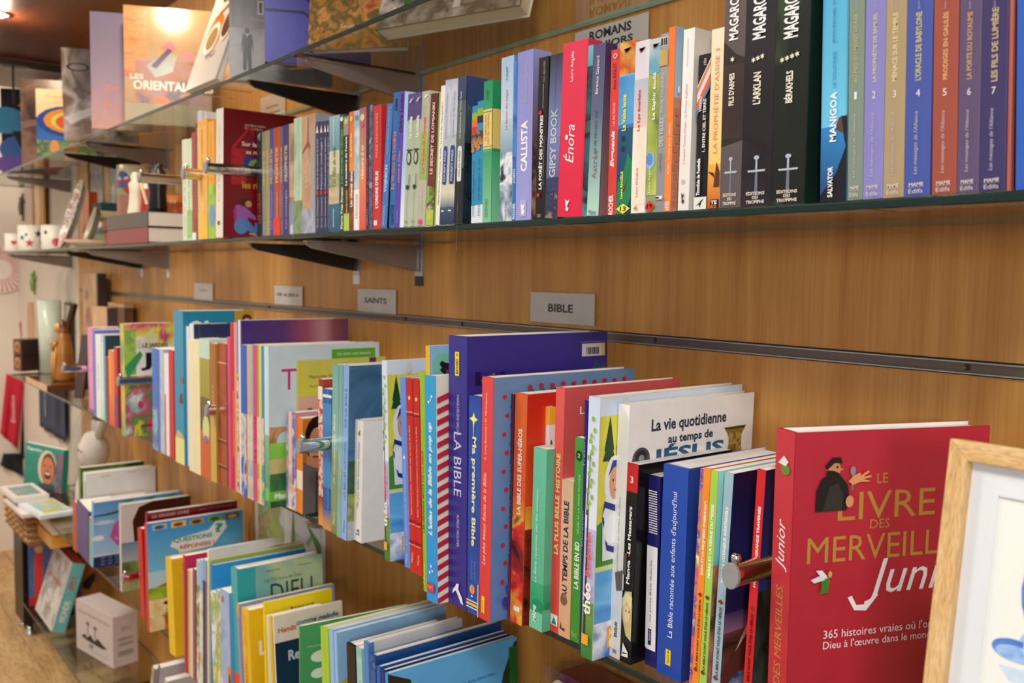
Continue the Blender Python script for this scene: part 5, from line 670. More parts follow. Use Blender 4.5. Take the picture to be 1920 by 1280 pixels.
b(Kr, 318, 330, 1048, '#e8c020', 'yellow framed picture book with child and dark blue inner edge', y=.672, d=.16, hard=True, xt=307, rc='#e8c020', cv=[fillr('#ecc424'), ('r', .15, .05, .9, .94, '#b8d4dc'), A(['#7cb0c8', '#e0c0a0', '#8c5c44', '#a8c858'], 14, .15, .2, .6, .94), ('r', .40, .05, 1, .80, '#1c3458', '#34486c')])
b(Kr, 346, 350, 1040, '#b81c50', 'magenta slim book with red corner cap', y=.665, xt=343, sp=[('r', 0, .95, 1, 1, '#d83024')], d=.1, rc='#c02058')
b(Kr, 352, 357, 1066, '#d8b878', 'sandy slim book, left of the pale trio', y=.67, xt=351, sp=[('r', 0, 0, .4, 1, '#b8842c')])
b(Kr, 357, 362, 1066, '#dccfc0', 'cream slim book, middle of the pale trio', y=.67, xt=356)
b(Kr, 362, 367, 1064, '#8c4450', 'brownish red slim book, right of the pale trio', y=.67, xt=361)
for i, (a_, c_, col, s_) in enumerate([(369, 375, '#a8c0d4', 0), (375, 381, '#94b8dc', 0), (381, 387, '#88a8cc', 0)]):
    b(Kr, a_, c_, 1048 - i, col, '%s pale blue slim book of the trio with wildflower foot' % ['first', 'second', 'third'][i], y=.678, xt=a_ - 3, sp=[A([['#d87a3c', '#e8e4dc', '#5c8c3c', '#b83c2c'], ['#8cb43c', '#dce4dc', '#d87a3c'], ['#1c2440', '#22305c', '#1c2440']][i], 24, 0, 0, 1, [.8, .75, .84][i])])
b(Kr, 388, 392, 1060, '#b83c44', 'thin dusty red book left of the azure cover', y=.69, xt=387, sp=[('r', 0, .3, .5, .8, '#d8a0a0')])
b(Kr, 388, 391, 1028, '#e8e4e0', 'white cover with thin yellow band behind the azure one', y=.715, xt=385, dr=523, hard=True, rc='#e6e2de', cv=[fillr('#e4e0dc'), ('p', [(.2, .90), (1, .955), (1, .94), (.2, .88)], '#c8a42c')])
b(Kr, 391, 395, 1047, '#a8b43c', 'olive lime cover directly behind the azure one', y=.71, xt=389, dr=570, hard=True, rc='#a0b850')
b(Kr, 394, 398, 1057, '#1c84d4', 'azure blue cover above the flowery white spine', y=.705, xt=392, dr=573, hard=True, rc='#1c88d8', cv=[fillr('#1470c0', '#1c94e0')])
b(Kr, 401, 411, 1110, '#e4dcd4', 'white slim book with painted flowers', y=.665, xt=391, d=.13, rc='#ece8e4', sp=[A(['#ece8e4', '#e4e0d8', '#8cb06c', '#e8d060', '#ece8e4'], 22)])
b(Kr, 411, 419, 1108, '#ccd0b8', 'pale flowery booklet beside the painted flower book', y=.665, xt=400, sp=[A(['#e0e0d0', '#d8d8b8', '#8ca86c', '#ece8e4'], 24)], d=.13)
b(Kr, 419, 436, 1106, '#84a8dc', 'cornflower blue paperback with orange patch near its foot', y=.665, xt=409, d=.13, rc='#6ca4dc', sp=[A(['#8cacdc', '#a0b8dc', '#7c98cc'], 14), ('r', .6, 0, 1, .40, '#e08c30'), ('e', .85, .25, .12, .10, '#3c2c5c'), ('p', [(.2, .90), (.4, .90), (.4, .95), (.2, .95)], '#c85c4c')])
b(Kr, 441, 453, 1066, '#1c9cac', 'turquoise hardcover reading DIEU with misty green cover', y=.675, xt=426, dr=604, hard=True, rc='#6ca8b8', sp=[fillr('#1ca0ac', '#3cacac'), ('r', 0, 0, 1, .32, '#e04c1c')],
  cv=[fillr('#6cacb8', '#80b8b8'), A(['#6cacbc', '#80b8b0', '#b8cc9c', '#74b0c4'], 6, .18, 0, 1, 1), ('r', 0, 0, .20, 1, '#2ca8b4'), T('DIEU', .80, .50, .13, '#1c4c58', .62, 'h'), T('Les Dix noms de Dieu', .895, .44, .025, '#3c7c84', .52, 'h'), T('Maurice', .955, .16, .012, '#2c5c60', .40, 'h'), T('Maryline', .955, .16, .012, '#2c5c60', .78, 'h')])
b(Kr, 455, 459, 1138, '#c8a468', 'narrow book with orange cap and lilac edge', y=.66, xt=443, d=.2, rc='#9ca8dc', sp=[('r', 0, .90, 1, 1, '#e0a048'), fillr('#9090c0') if 0 else ('r', 0, 0, 1, .9, '#9a94b8')])
b(Kr, 464, 478, 1146, '#e8b820', 'golden yellow thick hardcover with white letter L', y=.655, xt=451, dr=570, hard=True, rc='#ecc01c', sp=[A(['#e8bc28', '#e0a82c', '#d89c20'], 20, 0, 0, .5, .95), T('evangile', .4, .4, .2, '#a8742c', .35)], cv=[fillr('#e0a81c', '#ecc420'), T('La', .71, .30, .11, '#f4ecd4', .30, 'h', 'b'), T('dante', .56, .24, .04, '#4c3c14', .26, 'up', 'b'), ('r', .2, .955, .9, .98, '#eeaa30')])
b(Kr, 500, 504, 1133, '#ecd01c', 'lemon yellow cover with thin black title behind the cream ones', y=.668, xt=492, dr=622, hard=True, rc='#ecd414', cv=[fillr('#e8cc10', '#f0d818'), T('Bonne nuit', .925, .36, .025, '#3c340c', .55, 'h', 'b')])
b(Kr, 509, 515, 1160, '#d8d4b4', 'cream slim book beside the yellow spine', y=.665, xt=498, d=.1)
b(Kr, 515, 519, 1160, '#e0b83c', 'mustard slim book between the cream ones', y=.665, xt=504, d=.1)
b(Kr, 523, 526, 1163, '#e8dcc0', 'cream topped cover with deep blue field and word Reste', y=.665, xt=508, dr=641, hard=True, rc='#e8dcc4', cv=[fillr('#e4d8bc', '#ece0cc'), ('r', 0, 0, 1, .82, '#1c3c54', '#163048'), T('Reste', .72, .36, .07, '#c8d0d8', .36, 'h', 'b'), T('Hamlit', .90, .26, .035, '#d8583c', .18, 'h', 'b'), T('comme maladie', .925, .62, .035, '#3c7c84', .62, 'h', 'bi')])
b(Kr, 562, 565, 1173, '#4c9460', 'green picture book with white clouds and small brown bear', y=.66, xt=560, d=.20, rc='#4c9c68', yaw=-.10, cv=[fillr('#3c8454', '#4c9c68'), ('e', .18, .80, .09, .035, '#d8e4d8'), ('e', .30, .77, .10, .04, '#e0ecdc'), ('e', .16, .70, .07, .03, '#d8e4d8'), T('si je', .58, .22, .05, '#dce8dc', .3, 'h', 'b'), ('e', .30, .36, .18, .12, '#8c4c24'), ('e', .32, .33, .12, .08, '#d89468'), T('chansons', .87, .2, .012, '#c8dcc8', .16, 'h')])
for i, (a_, c_) in enumerate([(607, 615), (616, 622)]):
    b(Kr, a_ + 4, c_ + 4, [1181, 1185][i], '#a8cc3c', '%s lime hardcover of the lime pair' % ['left', 'right'][i], y=.66, xt=[600, 608][i], dr=[812, 820][i], hard=True, rc='#a4c444')
for i, (a_, c_) in enumerate([(627, 634), (635, 641)]):
    b(Kr, a_ + 3, c_ + 3, [1188, 1193][i], '#98c0e8', '%s baby blue hardcover of the baby blue pair' % ['left', 'right'][i], y=.655, xt=[616, 625][i], dr=[825, 836][i], hard=True, rc='#90bcE4'.lower(), cv=[fillr('#80acd8', '#94c0e8'), ('p', [(0, .75), (.12, .79), (.4, .80), (.5, .7), (.5, 0), (0, 0)], '#c8a43c')] if i else None)
b(Kr, 660, 676, 1211, '#141218', 'black hardcover with red flecks left of the grey cover', y=.655, xt=650, dr=836, hard=True, rc='#101014', sp=[fillr('#131118'), ('e', .5, .5, .15, .01, '#8c2c30'), ('e', .4, .6, .1, .008, '#8c2c30'), ('e', .6, .42, .1, .008, '#8c2c30')])
b(Kr, 681, 691, 1221, '#8cc4c0', 'pale turquoise slim paperback with dotted lettering', y=.655, xt=668, d=.15, sp=[A(['#8cc4c0', '#a8d4cc', '#78b4b4'], 20), T('contes du monde', .6, .5, .3, '#5c8c94')])
b(Kr, 694, 703, 1211, '#4c84c8', 'medium blue spine with silver grey cover', y=.65, xt=681, dr=866, hard=True, rc='#c8c8cc', sp=[T('poèmes', .6, .3, .3, '#b8d0ec')], cv=[fillr('#a8a4a8', '#d0d0d4'), ('r', 0, 0, .06, 1, '#4c80c0')])
b(Kr, 706, 716, 1235, '#1c4c8c', 'deep blue hardcover with tiny white snow dots', y=.645, xt=694, dr=940, hard=True, rc='#1c4884', sp=[A(['#1c4c8c', '#2c64a4', '#183c74', '#5c84bc'], 30)], cv=[fillr('#163c74', '#1c4c8c')] + [('e', .1 + .16 * i, .9 - .03 * (i % 3), .004, .003, '#dce4f0') for i in range(6)])
b(Kr, 719, 726, 1259, '#2c64b4', 'cobalt slim hardcover, third from the right end', y=.64, xt=705, dr=950, hard=True, rc='#20509c')
b(Kr, 727, 733, 1265, '#2c3478', 'indigo slim hardcover, second from the right end', y=.64, xt=714, dr=955, hard=True, rc='#26306c')
b(Kr, 735, 741, 1272, '#3c9cd4', 'sky blue cover with dark tree shapes and green right edge', y=.635, xt=721, dr=968, hard=True, rc='#58a8e0', cv=[fillr('#58a8e0', '#64b4ec'), ('p', [(0, 1), (.0, .3), (.24, .3), (.22, .8), (.16, .95)], '#2c2a24'), ('p', [(.98, .98), (1, .98), (1, 0), (.75, 0), (.78, .6), (.88, .85)], '#2c4020'), ('r', .93, 0, 1, .96, '#2c6c2c'), T('Barthélemy Lucchi - Anne Sophie Rahm', .86, .46, .02, '#2c6ca4', .58, 'h'), T('Zoé Tailleur', .835, .16, .018, '#2c6ca4', .52, 'h'), T('poème', .73, .34, .10, '#eef2f4', .74, 'h', 'bi'), ('r', 0, .0, 1, .25, '#3c7c9c')])
build_rows()
Z_T, Z_M, Z_L, Z_K, Z_B = .3774, .0664, -.4306, -.8776, -1.3076
DG = 'display books standing on the uppermost shelf'
def disp(x, y, top, t, d, yaw, label, col, rc, cv, lean=0, **kw):
    h = solveZ(top, x, y) - Z_T if top is not None else kw.pop('h')
    off = Matrix.Rotation(yaw, 3, 'Z') @ Vector((t, 0, 0))
    return make_book(Vector((x, y, Z_T + .0006 + kw.pop('dz', 0))) - Vector((off.x, off.y, 0)), t, d, h, col, label, DG, rc=rc, hard=True, yaw=yaw, lean=lean, cv=cv, gloss=kw.pop('gloss', .22), **kw)
FL = -math.radians(24)
disp(-4.16, .70, 165, .02, .20, FL, 'black display book with coloured architectural arcs and blue discs by the left edge', '#14101a', '#100c14', [fillr('#0e0b12'), ('e', .08, .62, .38, .16, '#3c8cc0'), ('e', .5, .62, .12, .07, '#0e0b12'), ('p', [(.3, .80), (.75, .98), (.95, .94), (.55, .78)], '#c84c4c'), ('e', .45, .28, .5, .18, '#3c64a8'), ('p', [(.2, .5), (.35, .5), (.75, 0), (.55, 0)], '#0e0b12'), ('p', [(.6, .5), (.75, .55), (1, .40), (1, .3)], '#0e0b12'), ('e', .9, .18, .25, .17, '#d8503c'), ('e', .15, .1, .3, .1, '#6c4c9c'), T('ARCHI', .74, .55, .06, '#d8c05c', .62, 'h'), T('SACRÉ', .66, .4, .05, '#d8c05c', .72, 'h')])
disp(-3.78, .70, 147, .022, .20, FL, 'brown display book with vaulted stone photograph', '#4c342c', '#54382c', [A(['#3c2a26', '#6c4c40', '#8c6c58', '#5c4438'], 8), ('p', [(0, 0), (.5, .1), (1, .42), (1, .30), (.6, 0)], '#b8743c'), ('p', [(.2, 0), (1, .22), (1, .14), (.5, 0)], '#7c4424'), ('p', [(0, .5), (1, .62), (1, .58), (0, .42)], '#8c7068'), T('COUR', .74, .5, .07, '#e0d8d0', .55, 'h')])
disp(-3.555, .706, 166, .018, .19, FL, 'cream display book with orange swirl painting over blue and green landscape', '#e8c89c', '#e8cc9c', [fillr('#ecd0a0', '#f0d8b0'), ('r', 0, .25, 1, .60, '#3c74c4', '#2c5cac'), ('e', .55, .55, .55, .22, '#2c4c9c'), ('e', .58, .56, .46, .18, '#e89434'), ('e', .60, .55, .36, .14, '#d8d870'), ('e', .62, .54, .30, .12, '#e0602c'), ('e', .64, .55, .12, .05, '#f0d8c0'), A(['#4c8c4c', '#8ca84c', '#3c6c5c', '#d8a04c'], 14, 0, 0, 1, .27), ('e', .3, .18, .08, .10, '#e8a060'), ('e', .6, .16, .08, .10, '#d88c54'), T('Couleurs', .90, .6, .04, '#b88c6c', .45, 'h'), ('r', 0, .60, 1, .78, '#ecd0a0') if 0 else T('de la foi', .82, .4, .03, '#c8a07c', .5, 'h')])
disp(-2.968, .663, 90, .03, .20, FL, 'grey brown display book with large letter O and folded drapery', '#3c3454', '#8c7c74', [A(['#a89890', '#6c5444', '#c8bcb4', '#7c5c44', '#8c7868'], 7), ('e', .22, .80, .16, .045, '#3c3434'), ('e', .22, .80, .115, .032, '#a89a94'), ('p', [(0, .25), (.6, .45), (.65, .40), (.1, .18)], '#d8d0cc'), ('p', [(.1, .0), (.5, .1), (.6, .04)], '#b8844c')], lean=.09)
disp(-2.678, .667, 21, .02, .19, FL, 'lilac and peach display book with faint PE LE lettering', '#8c84a8', '#9088ac', [fillr('#b49ca8', '#8c88ac'), ('r', 0, 0, 1, .40, '#c8988c', '#a890a8'), T('PE', .34, .40, .08, '#d08c7c', .38, 'h'), T('LE', .22, .40, .08, '#d08c7c', .38, 'h'), ('r', .3, .13, .75, .135, '#c08c84')])
disp(-2.528, .711, 9, .022, .215, FL, 'large glossy display book reading LES ORIENTALIS under lamp glare', '#c89068', '#c8a070', [fillr('#a88c70', '#d8b478'), ('r', .25, .35, 1, 1, '#a88c70', '#c8a878'), ('r', 0, .40, .26, 1, '#c87848', '#e0945c'), A(['#c87848', '#e09860', '#b86840'], 18, 0, .45, .26, .98, (1, 1, 4)), A(['#8c7464', '#a88c9c', '#b07c5c', '#6c6478', '#c08a60'], 12, .12, .06, 1, .55), ('p', [(.25, .50), (.45, .62), (.60, .60), (.55, .46), (.35, .40)], '#a8b0a8'), ('p', [(.35, .62), (.52, .72), (.60, .66), (.48, .60)], '#d87c90'), ('e', .42, .62, .05, .03, '#c8a050'), ('e', .72, .60, .09, .035, '#d89098'), ('p', [(.30, .50), (.5, .66), (.55, .64), (.36, .48)], '#5c4468'), ('e', .42, .20, .09, .045, '#d87c44'), A(['#7c8464', '#a89c7c', '#8c8c74'], 8, 0, 0, 1, .18), T('LES', .405, .15, .045, '#f4ece0', .14, 'h', 'b'), T('ORIENTALISTES', .335, .92, .080, '#f4ece0', .56, 'h', 'b')], gloss=.17)
disp(-2.015, .690, None, .014, .175, -math.pi / 2, 'white cookery style display book leaning back with pictures of round dishes', '#d8d0c8', '#dcd4cc', [fillr('#d4ccc4', '#e0dad2'), ('e', .40, .45, .26, .19, '#c87c20'), ('e', .38, .42, .22, .15, '#f0ece4'), ('e', .38, .42, .16, .10, '#b08c58'), ('p', [(.2, .60), (.9, .72), (1, .82), (.85, .80), (.4, .62)], '#b86c18'), ('e', .80, .50, .18, .16, '#e8e4dc'), ('e', .80, .50, .14, .12, '#6c3c24'), A(['#a88470', '#8c6454', '#c0a08c'], 18, .3, .84, 1, .97), T('RENZO', .26, .30, .05, '#5c544c', .55, 'h'), T('LES', .78, .26, .07, '#3c342c', .5, 'h', 'b')], lean=-.33, h=.26)
disp(-1.808, .708, None, .03, .2, FL, 'shrink wrapped grey display book with photograph of a small boy standing', '#9ca4ac', '#6c625c', [A(['#5c544e', '#7c7068', '#8c8480', '#4c4440'], 8, 0, 0, 1, 1, (3, 3, .6)), A(['#8c8480', '#a49c98', '#7c7470'], 10, 0, 0, 1, .30), ('r', .0, .275, 1, .285, '#a09894'), ('e', .17, .285, .022, .017, '#3c3430'), ('p', [(.11, .15), (.125, .265), (.215, .265), (.235, .15), (.205, .23), (.135, .23)], '#2c2a2c'), ('p', [(.13, .25), (.21, .25), (.21, .06), (.18, .06), (.172, .16), (.16, .06), (.13, .06)], '#2a2624'), ('p', [(.155, .267), (.185, .267), (.17, .25)], '#d8d0cc'), ('r', .27, .38, .33, .46, '#d8d0cc'), ('r', .285, .39, .315, .45, '#5c544e'), T('Pierre', .35, .12, .02, '#d0c8c4', .27, 'h')], h=.34)
disp(-1.612, .697, None, .02, .19, FL, 'periwinkle blue display book with thin black line drawing', '#4c4ca8', '#5454b4', [fillr('#5050b0', '#5858bc')] + [('p', [(.02, .46), (.35, .40), (.6, .25), (.75, .10), (.77, .10), (.62, .26), (.36, .415), (.02, .475)], '#20184c'), ('p', [(0, .30), (.35, .30), (.55, .22), (.7, .10), (.72, .10), (.56, .235), (.36, .315), (0, .315)], '#20184c'), ('p', [(.1, .72), (.5, .66), (.74, .61), (.74, .62), (.5, .675), (.1, .735)], '#20184c'), ('p', [(.2, .66), (.66, .46), (.67, .47), (.21, .675)], '#20184c'), ('p', [(.6, .62), (.75, .45), (1, .30), (1, .315), (.77, .46), (.62, .63)], '#20184c'), T('Le', .27, .1, .04, '#c8c8ec', .88, 'h')], h=.3)
disp(-1.49, .722, None, .02, .175, -math.radians(50), 'display book with autumn leaves photograph and white title jusqu au', '#a87440', '#9c6430', [A(['#8c4c1c', '#b87c30', '#5c5424', '#d09048', '#a8441c'], 28), T("jusqu'au", .50, .52, .09, '#f0e8e0', .56, 'h', 'b'), T('Seuil', .12, .14, .02, '#d8c8b0', .40, 'h')], h=.33, lean=-.1)
disp(-1.326, .757, None, .032, .275, -math.radians(71), 'thick art book leaning back with street painting seen from below', '#8c8480', '#8c7c74', [A(['#7c6c64', '#a89c90', '#5c544c', '#c8bcb0', '#8c4c3c'], 12), ('e', .36, .45, .18, .13, '#7cb03c'), ('e', .36, .43, .14, .09, '#98c84c'), ('p', [(.15, .30), (.25, .32), (.2, .05)], '#3c6c34'), ('r', .55, .05, .60, .6, '#d8d0c0')], h=.3, lean=-.35)
def hook(px, py):
    P = atz(px, py, Z_T); t = tag(empty('display_hook', (P.x, P.y + .02, Z_T + .0008)), None, None)
    mb = MB(); mb.tube([(0, .06, .0016), (0, 0, .0016), (-.004, -.005, .003), (-.016, -.012, .028)], .0015, CHROME, n=6); mb.build('wire', t, smooth=True); return t
for (px, py), s in zip([(212, 243), (402, 166), (370, 178)], ['in front of the lilac display book', 'in front of the dish pictures book, right one', 'in front of the dish pictures book, left one']):
    tag(hook(px, py), 'small bent wire stand foot ' + s, 'book stand', 'wire stands of the display books')
# ============================================================ oak frame at the right
a = Vector((-.303, .62, -.107)); ht = .3265
fr = tag(empty('picture_frame', (-.303, .5785, -.4302), (-math.radians(7.3), 0, -.02)), 'oak picture frame with white mount and blue watercolour leaning before the red book', 'picture frame')
Wd, Hh, bw, bt = .25, ht, .0135, .016
def bar(p, z0, z1, m, nm='frame_bar'):
    mb = MB(); mb.prism(p, z0, z1, m, axis='y'); bevel(mb.build(nm, fr), .0006)
bar([(0, 0), (bw, bw), (bw, Hh - bw), (0, Hh)], 0, bt, OAKV); bar([(Wd, 0), (Wd, Hh), (Wd - bw, Hh - bw), (Wd - bw, bw)], 0, bt, OAKV)
bar([(0, Hh), (bw, Hh - bw), (Wd - bw, Hh - bw), (Wd, Hh)], 0, bt, OAK); bar([(0, 0), (Wd, 0), (Wd - bw, bw), (bw, bw)], 0, bt, OAK)
MNT = plain('white_mount_card', '#e4e4e6', .7, 0, .01)
def board(nm, x0, x1, z0, z1, y0, y1, m): mb = MB(); mb.box((x0, y0, z0), (x1, y1, z1), m); return mb.build(nm, fr)
board('back_board', bw * .5, Wd - bw * .5, bw * .5, Hh - bw * .5, .0115, .0135, plain('backing_board', '#8c6c48', .8))
board('sheet', .02, Wd - .02, .02, Hh - .02, .0100, .0114, plain('watercolour_paper', '#eeece4', .8, 0, .01))
ix, iz = .032, .033
for q_ in [[(bw * .6, bw * .6), (ix, iz), (ix, Hh - iz), (bw * .6, Hh - bw * .6)], [(Wd - bw * .6, bw * .6), (Wd - bw * .6, Hh - bw * .6), (Wd - ix, Hh - iz), (Wd - ix, iz)], [(bw * .6, Hh - bw * .6), (ix, Hh - iz), (Wd - ix, Hh - iz), (Wd - bw * .6, Hh - bw * .6)], [(bw * .6, bw * .6), (Wd - bw * .6, bw * .6), (Wd - ix, iz), (ix, iz)]]:
    mb = MB(); mb.prism(q_, .0078, .0098, MNT, axis='y'); mb.build('mount', fr)
pr_ = MB(); BL = art(['#6c9ce0', '#3c6cc0', '#5c8cd8', '#2c54a8'], 40); BL2 = art(['#8cb4e8', '#a8c8f0', '#6c9cdc'], 60)
def blob(pts, m, e): pr_.face([(x, .00995 - e, z) for x, z in (pts if sum(pts[j][0] * pts[(j + 1) % len(pts)][1] - pts[(j + 1) % len(pts)][0] * pts[j][1] for j in range(len(pts))) > 0 else pts[::-1])], m)
cc = lambda x, z, rx, rz, n=20: [(x + rx * math.cos(q * 2 * math.pi / n), z + rz * math.sin(q * 2 * math.pi / n)) for q in range(n)]
blob([(.043, .186), (.07, .188), (.11, .184), (.09, .176), (.05, .178)], art(['#dce4ec', '#c4d8ec', '#e4e8ea'], 60), .00004)
blob(cc(.0625, .2035, .0085, .0095), BL2, .0001); blob(cc(.0525, .1975, .0150, .0072), BL, .00016); blob(cc(.0535, .1955, .0135, .0052), BL2, .00022); blob(cc(.0635, .2025, .0065, .0070), art(['#c4d8f0', '#dce8f4', '#94b8e8'], 60), .00026)
blob(cc(.112, .238, .060, .052, 32), BL, .0003); blob(cc(.118, .240, .057, .046, 32), art(['#4c80d0', '#3464b8', '#6c9cdc'], 50), .00036)
pr_.build('watercolour', fr)
mb = MB(); mb.face([(bw, .0055, bw), (Wd - bw, .0055, bw), (Wd - bw, .0055, Hh - bw), (bw, .0055, Hh - bw)], glass('picture_glass', (.97, .98, .98), 1.45)); mb.build('glass_pane', fr)
# ============================================================ middle shelf, left end
def cyl(name, px, Y, z, r, h, col, label, cat, group=None, pr=None, prof=None, m=None, deco=None, prof_cols=None):
    X = solveX(px, Y, z); t = tag(empty(name, (X, Y, z)), label, cat, group); mb = MB()
    prof = prof or [(0, 0), (r * .96, 0), (r, .003), (r, h), (r * .93, h), (r * .92, .006), (0, .006)]
    mb.lathe(prof, m or INK, col, n=28, cols=prof_cols); mb.build('body', t, smooth=True)
    return t
def decal(t, r, ang, z, kind, size, col):
    """flat motif wrapped on a round side"""
    mb = MB(); pts = []
    n = 5 if kind == 'star' else 12
    for i in range(2 * n):
        rr = size * (1 if i % 2 == 0 or kind != 'star' else .42); q = math.pi * i / n
        x, zz = rr * math.sin(q), rr * math.cos(q)
        if kind == 'heart': x = size * .9 * math.sin(q) ** 3; zz = size * (.8 * math.cos(q) - .32 * math.cos(2 * q) - .12 * math.cos(3 * q))
        a_ = ang + x / r; pts.append(((r + .0006) * math.cos(a_), (r + .0006) * math.sin(a_), z + zz))
    c = (sum(p[0] for p in pts) / len(pts), sum(p[1] for p in pts) / len(pts), sum(p[2] for p in pts) / len(pts))
    L_ = math.hypot(c[0], c[1]); c = (c[0] / L_ * (r + .0008), c[1] / L_ * (r + .0008), c[2])
    for i in range(len(pts)): mb.face([c, pts[(i + 1) % len(pts)], pts[i]], INK, col)
    mb.build('painted_motif', t)
CA = math.atan2(-.77, 4.0)
def facing(t): return math.atan2(-t.location.y, -t.location.x)
mg = [('mug', 28, .74, .036, .072, 'small cream mug with red heart at the far left end', [('heart', -.1, .036, .012, '#c8303c'), ('dot', .7, .05, .006, '#2c8c94')]),
      ('mug', 60, .76, .048, .098, 'large cream mug with red and dark stars', [('star', -.15, .03, .018, '#c82c3c'), ('star', .5, .066, .016, '#3c4448'), ('dot', -.75, .05, .008, '#1c8c94'), ('dot', -.4, .062, .006, '#2c8c8c'), ('dot', .95, .035, .017, '#e0602c')]),
      ('mug', 103, .79, .045, .092, 'cream mug with red dot beside the floral dish', [('dot', .1, .03, .014, '#d03a3c'), ('dot', -.7, .065, .007, '#5c4c4c')])]
for nm, px, Y, r, h, lb, ds in mg:
    t = cyl(nm, px, Y, Z_M, r, h, '#e4dccc', lb, 'mug', 'painted mugs on the middle shelf')
    f = facing(t)
    for k, a_, z_, s_, c_ in ds: decal(t, r, f + a_, z_, k, s_, c_)
    mb = MB(); a2 = f + 2.2; mb.tube([((r + d_) * math.cos(a2), (r + d_) * math.sin(a2), h * zz) for d_, zz in ((-.001, .8), (.018, .78), (.026, .5), (.018, .25), (-.001, .22))], .004, INK, '#e4dccc', n=8); mb.build('handle', t, smooth=True)
# oval floral dish leaning on edge
def dish(px, Y, z, w_, h_, tilt, yaw, col, rim, label, m2=None):
    X = solveX(px, Y, z); t = tag(empty('dish', (X, Y, z + .003), (tilt, 0, yaw)), label, 'dish', 'dishes displayed on the middle shelf'); mb = MB(); n = 32
    rings = [(1.0, 0), (.98, -.004), (.80, .010), (.76, .014), (0, .015)]; back = [(.0, .019), (.8, .018), (1.0, .004)]
    pts = []; fs = []
    allr = rings + back
    for s_, y_ in allr:
        for j in range(n): q = 2 * math.pi * j / n; pts.append((w_ / 2 * s_ * math.cos(q), y_, h_ / 2 + h_ / 2 * s_ * math.sin(q)))
    for k in range(len(allr) - 1):
        mt = m2 if (k < 3 and m2) else INK; mb.mesh(pts[k * n:(k + 2) * n], [(j, (j + 1) % n, n + (j + 1) % n, n + j) for j in range(n)], mt, rim if k < 3 else col)
    mb.build('bowl', t, smooth=True); return t
FLOR = art(['#e8e0d4', '#e4dcd0', '#b85c5c', '#7c9c7c', '#e8e0d8', '#8c8ca8'], 60)
dish(112, .74, Z_M, .17, .245, -.30, -.05, '#c4c8c0', '#e0d8cc', 'oval dish with floral rim standing on edge beside the mugs', FLOR)
dish(156, .77, Z_M, .09, .14, -.3, -.1, '#8c8470', '#b0a890', 'small olive brown oval dish standing behind the floral dish')
t = tag(empty('plate', (solveX(168, .76, Z_M), .76, Z_M)), 'shallow cream bowl with scalloped orange rim lying flat', 'bowl'); mb = MB(); mb.lathe([(0, .001), (.03, .001), (.06, .012), (.075, .022), (.073, .024), (.055, .015), (.03, .005), (0, .004)], INK, '#ddd0b8', n=30); mb.build('body', t, smooth=True)
mb = MB(); mb.lathe([(.0735, .0235), (.0755, .0228), (.0755, .0250), (.0735, .0252)], INK, '#c87450', n=30); mb.build('rim', t)
# small books and box behind
def block(name, p0, p1, Y, depth, z, col, label, cat, group=None, top=None, m=None, yaw=0, spec=None, face='S', rest=True, parts=None, tilt=0):
    """thing measured by its left/right pixel columns at its foot and its height pixel row"""
    X0, X1 = solveX(p0, Y, z), solveX(p1, Y, z); h = (solveZ(top, X0, Y) - z); t = tag(empty(name, (X0, Y, z + .0006), (tilt, 0, yaw)), label, cat, group); W = X1 - X0
    mb = MB(); mb.box((0, 0, 0), (W, depth, h), m or INK, col); bevel(mb.build('body', t), .0012)
    if spec: prints(t, spec, face, W, depth, h, 'printed_face')
    return t, W, h
block('book', 156, 168, .86, .03, Z_M, '#b8501c', 'orange brown upright book behind the olive dish', 'book', top=362, spec=[('r', .1, .1, .9, .12, '#e8a060')])
t, W, h = block('book_pack', 176, 222, .84, .08, Z_M, '#4c5c3c', 'dark green boxed set with pink stripes behind the bowl', 'box', top=412, spec=[('r', .0, .1, .4, .5, '#6c8c5c'), ('r', .4, .05, .62, .95, '#e0a080'), ('r', .62, .1, 1, .5, '#5c7c4c'), ('r', 0, .52, 1, .60, '#241c1c'), ('e', .3, .8, .12, .1, W_), ('e', .9, .8, .1, .1, W_)])
for i, (c_, p_) in enumerate([('#d8c898', 'yellow cream book'), ('#1c4c50', 'dark teal book')]):
    z0 = t.location.z + h + .001 + i * .027; X0 = solveX(176, .84, z0); b_ = make_book(Vector((X0, .835, z0)), .11, .09, .024, c_, '%s lying flat on the green boxed set' % p_, 'books on the middle shelf')
# the two lying bibles: spine towards the room
for i, (c_, lb) in enumerate([('#7c1c24', 'thick red bible lying flat, lower of two, gold lettering'), ('#3c3434', 'thick charcoal bible lying flat on the red bible, gold lettering')]):
    z0 = Z_M + .0008 + i * .0385; X0 = solveX(203, .70, Z_M); X1 = solveX(278, .70, Z_M); Lw = X1 - X0
    root = empty('book', (X0, .70, z0), (0, 0, 0), lb, 'book', 'pair of lying bibles'); mb = MB()
    mb.box((0, 0, 0), (Lw, .10, .002), INK, c_); mb.box((0, 0, .0355), (Lw, .10, .0375), INK, c_); mb.box((0, -.001, 0), (Lw, .001, .0375), INK, c_); mb.build('cover', root)
    mb = MB(); mb.box((.003, .0012, .0022), (Lw - .001, .098, .0353), plain('bible_pages', '#d8d0c4', .8, 0, .03, 200)); mb.build('page_block', root)
    prints(root, [('t', 'La Bible de', .22, .5, .22, .3, '#b89050', 'h', 'b'), ('t', 'Jerusalem', .52, .5, .3, .5, '#d8b060', 'h', 'b'), ('t', 'de poche', .8, .5, .18, .25, '#b89050', 'h')], 'S', Lw, .10, .0375, 'spine_print')
zt = Z_M + .0008 + 2 * .0385
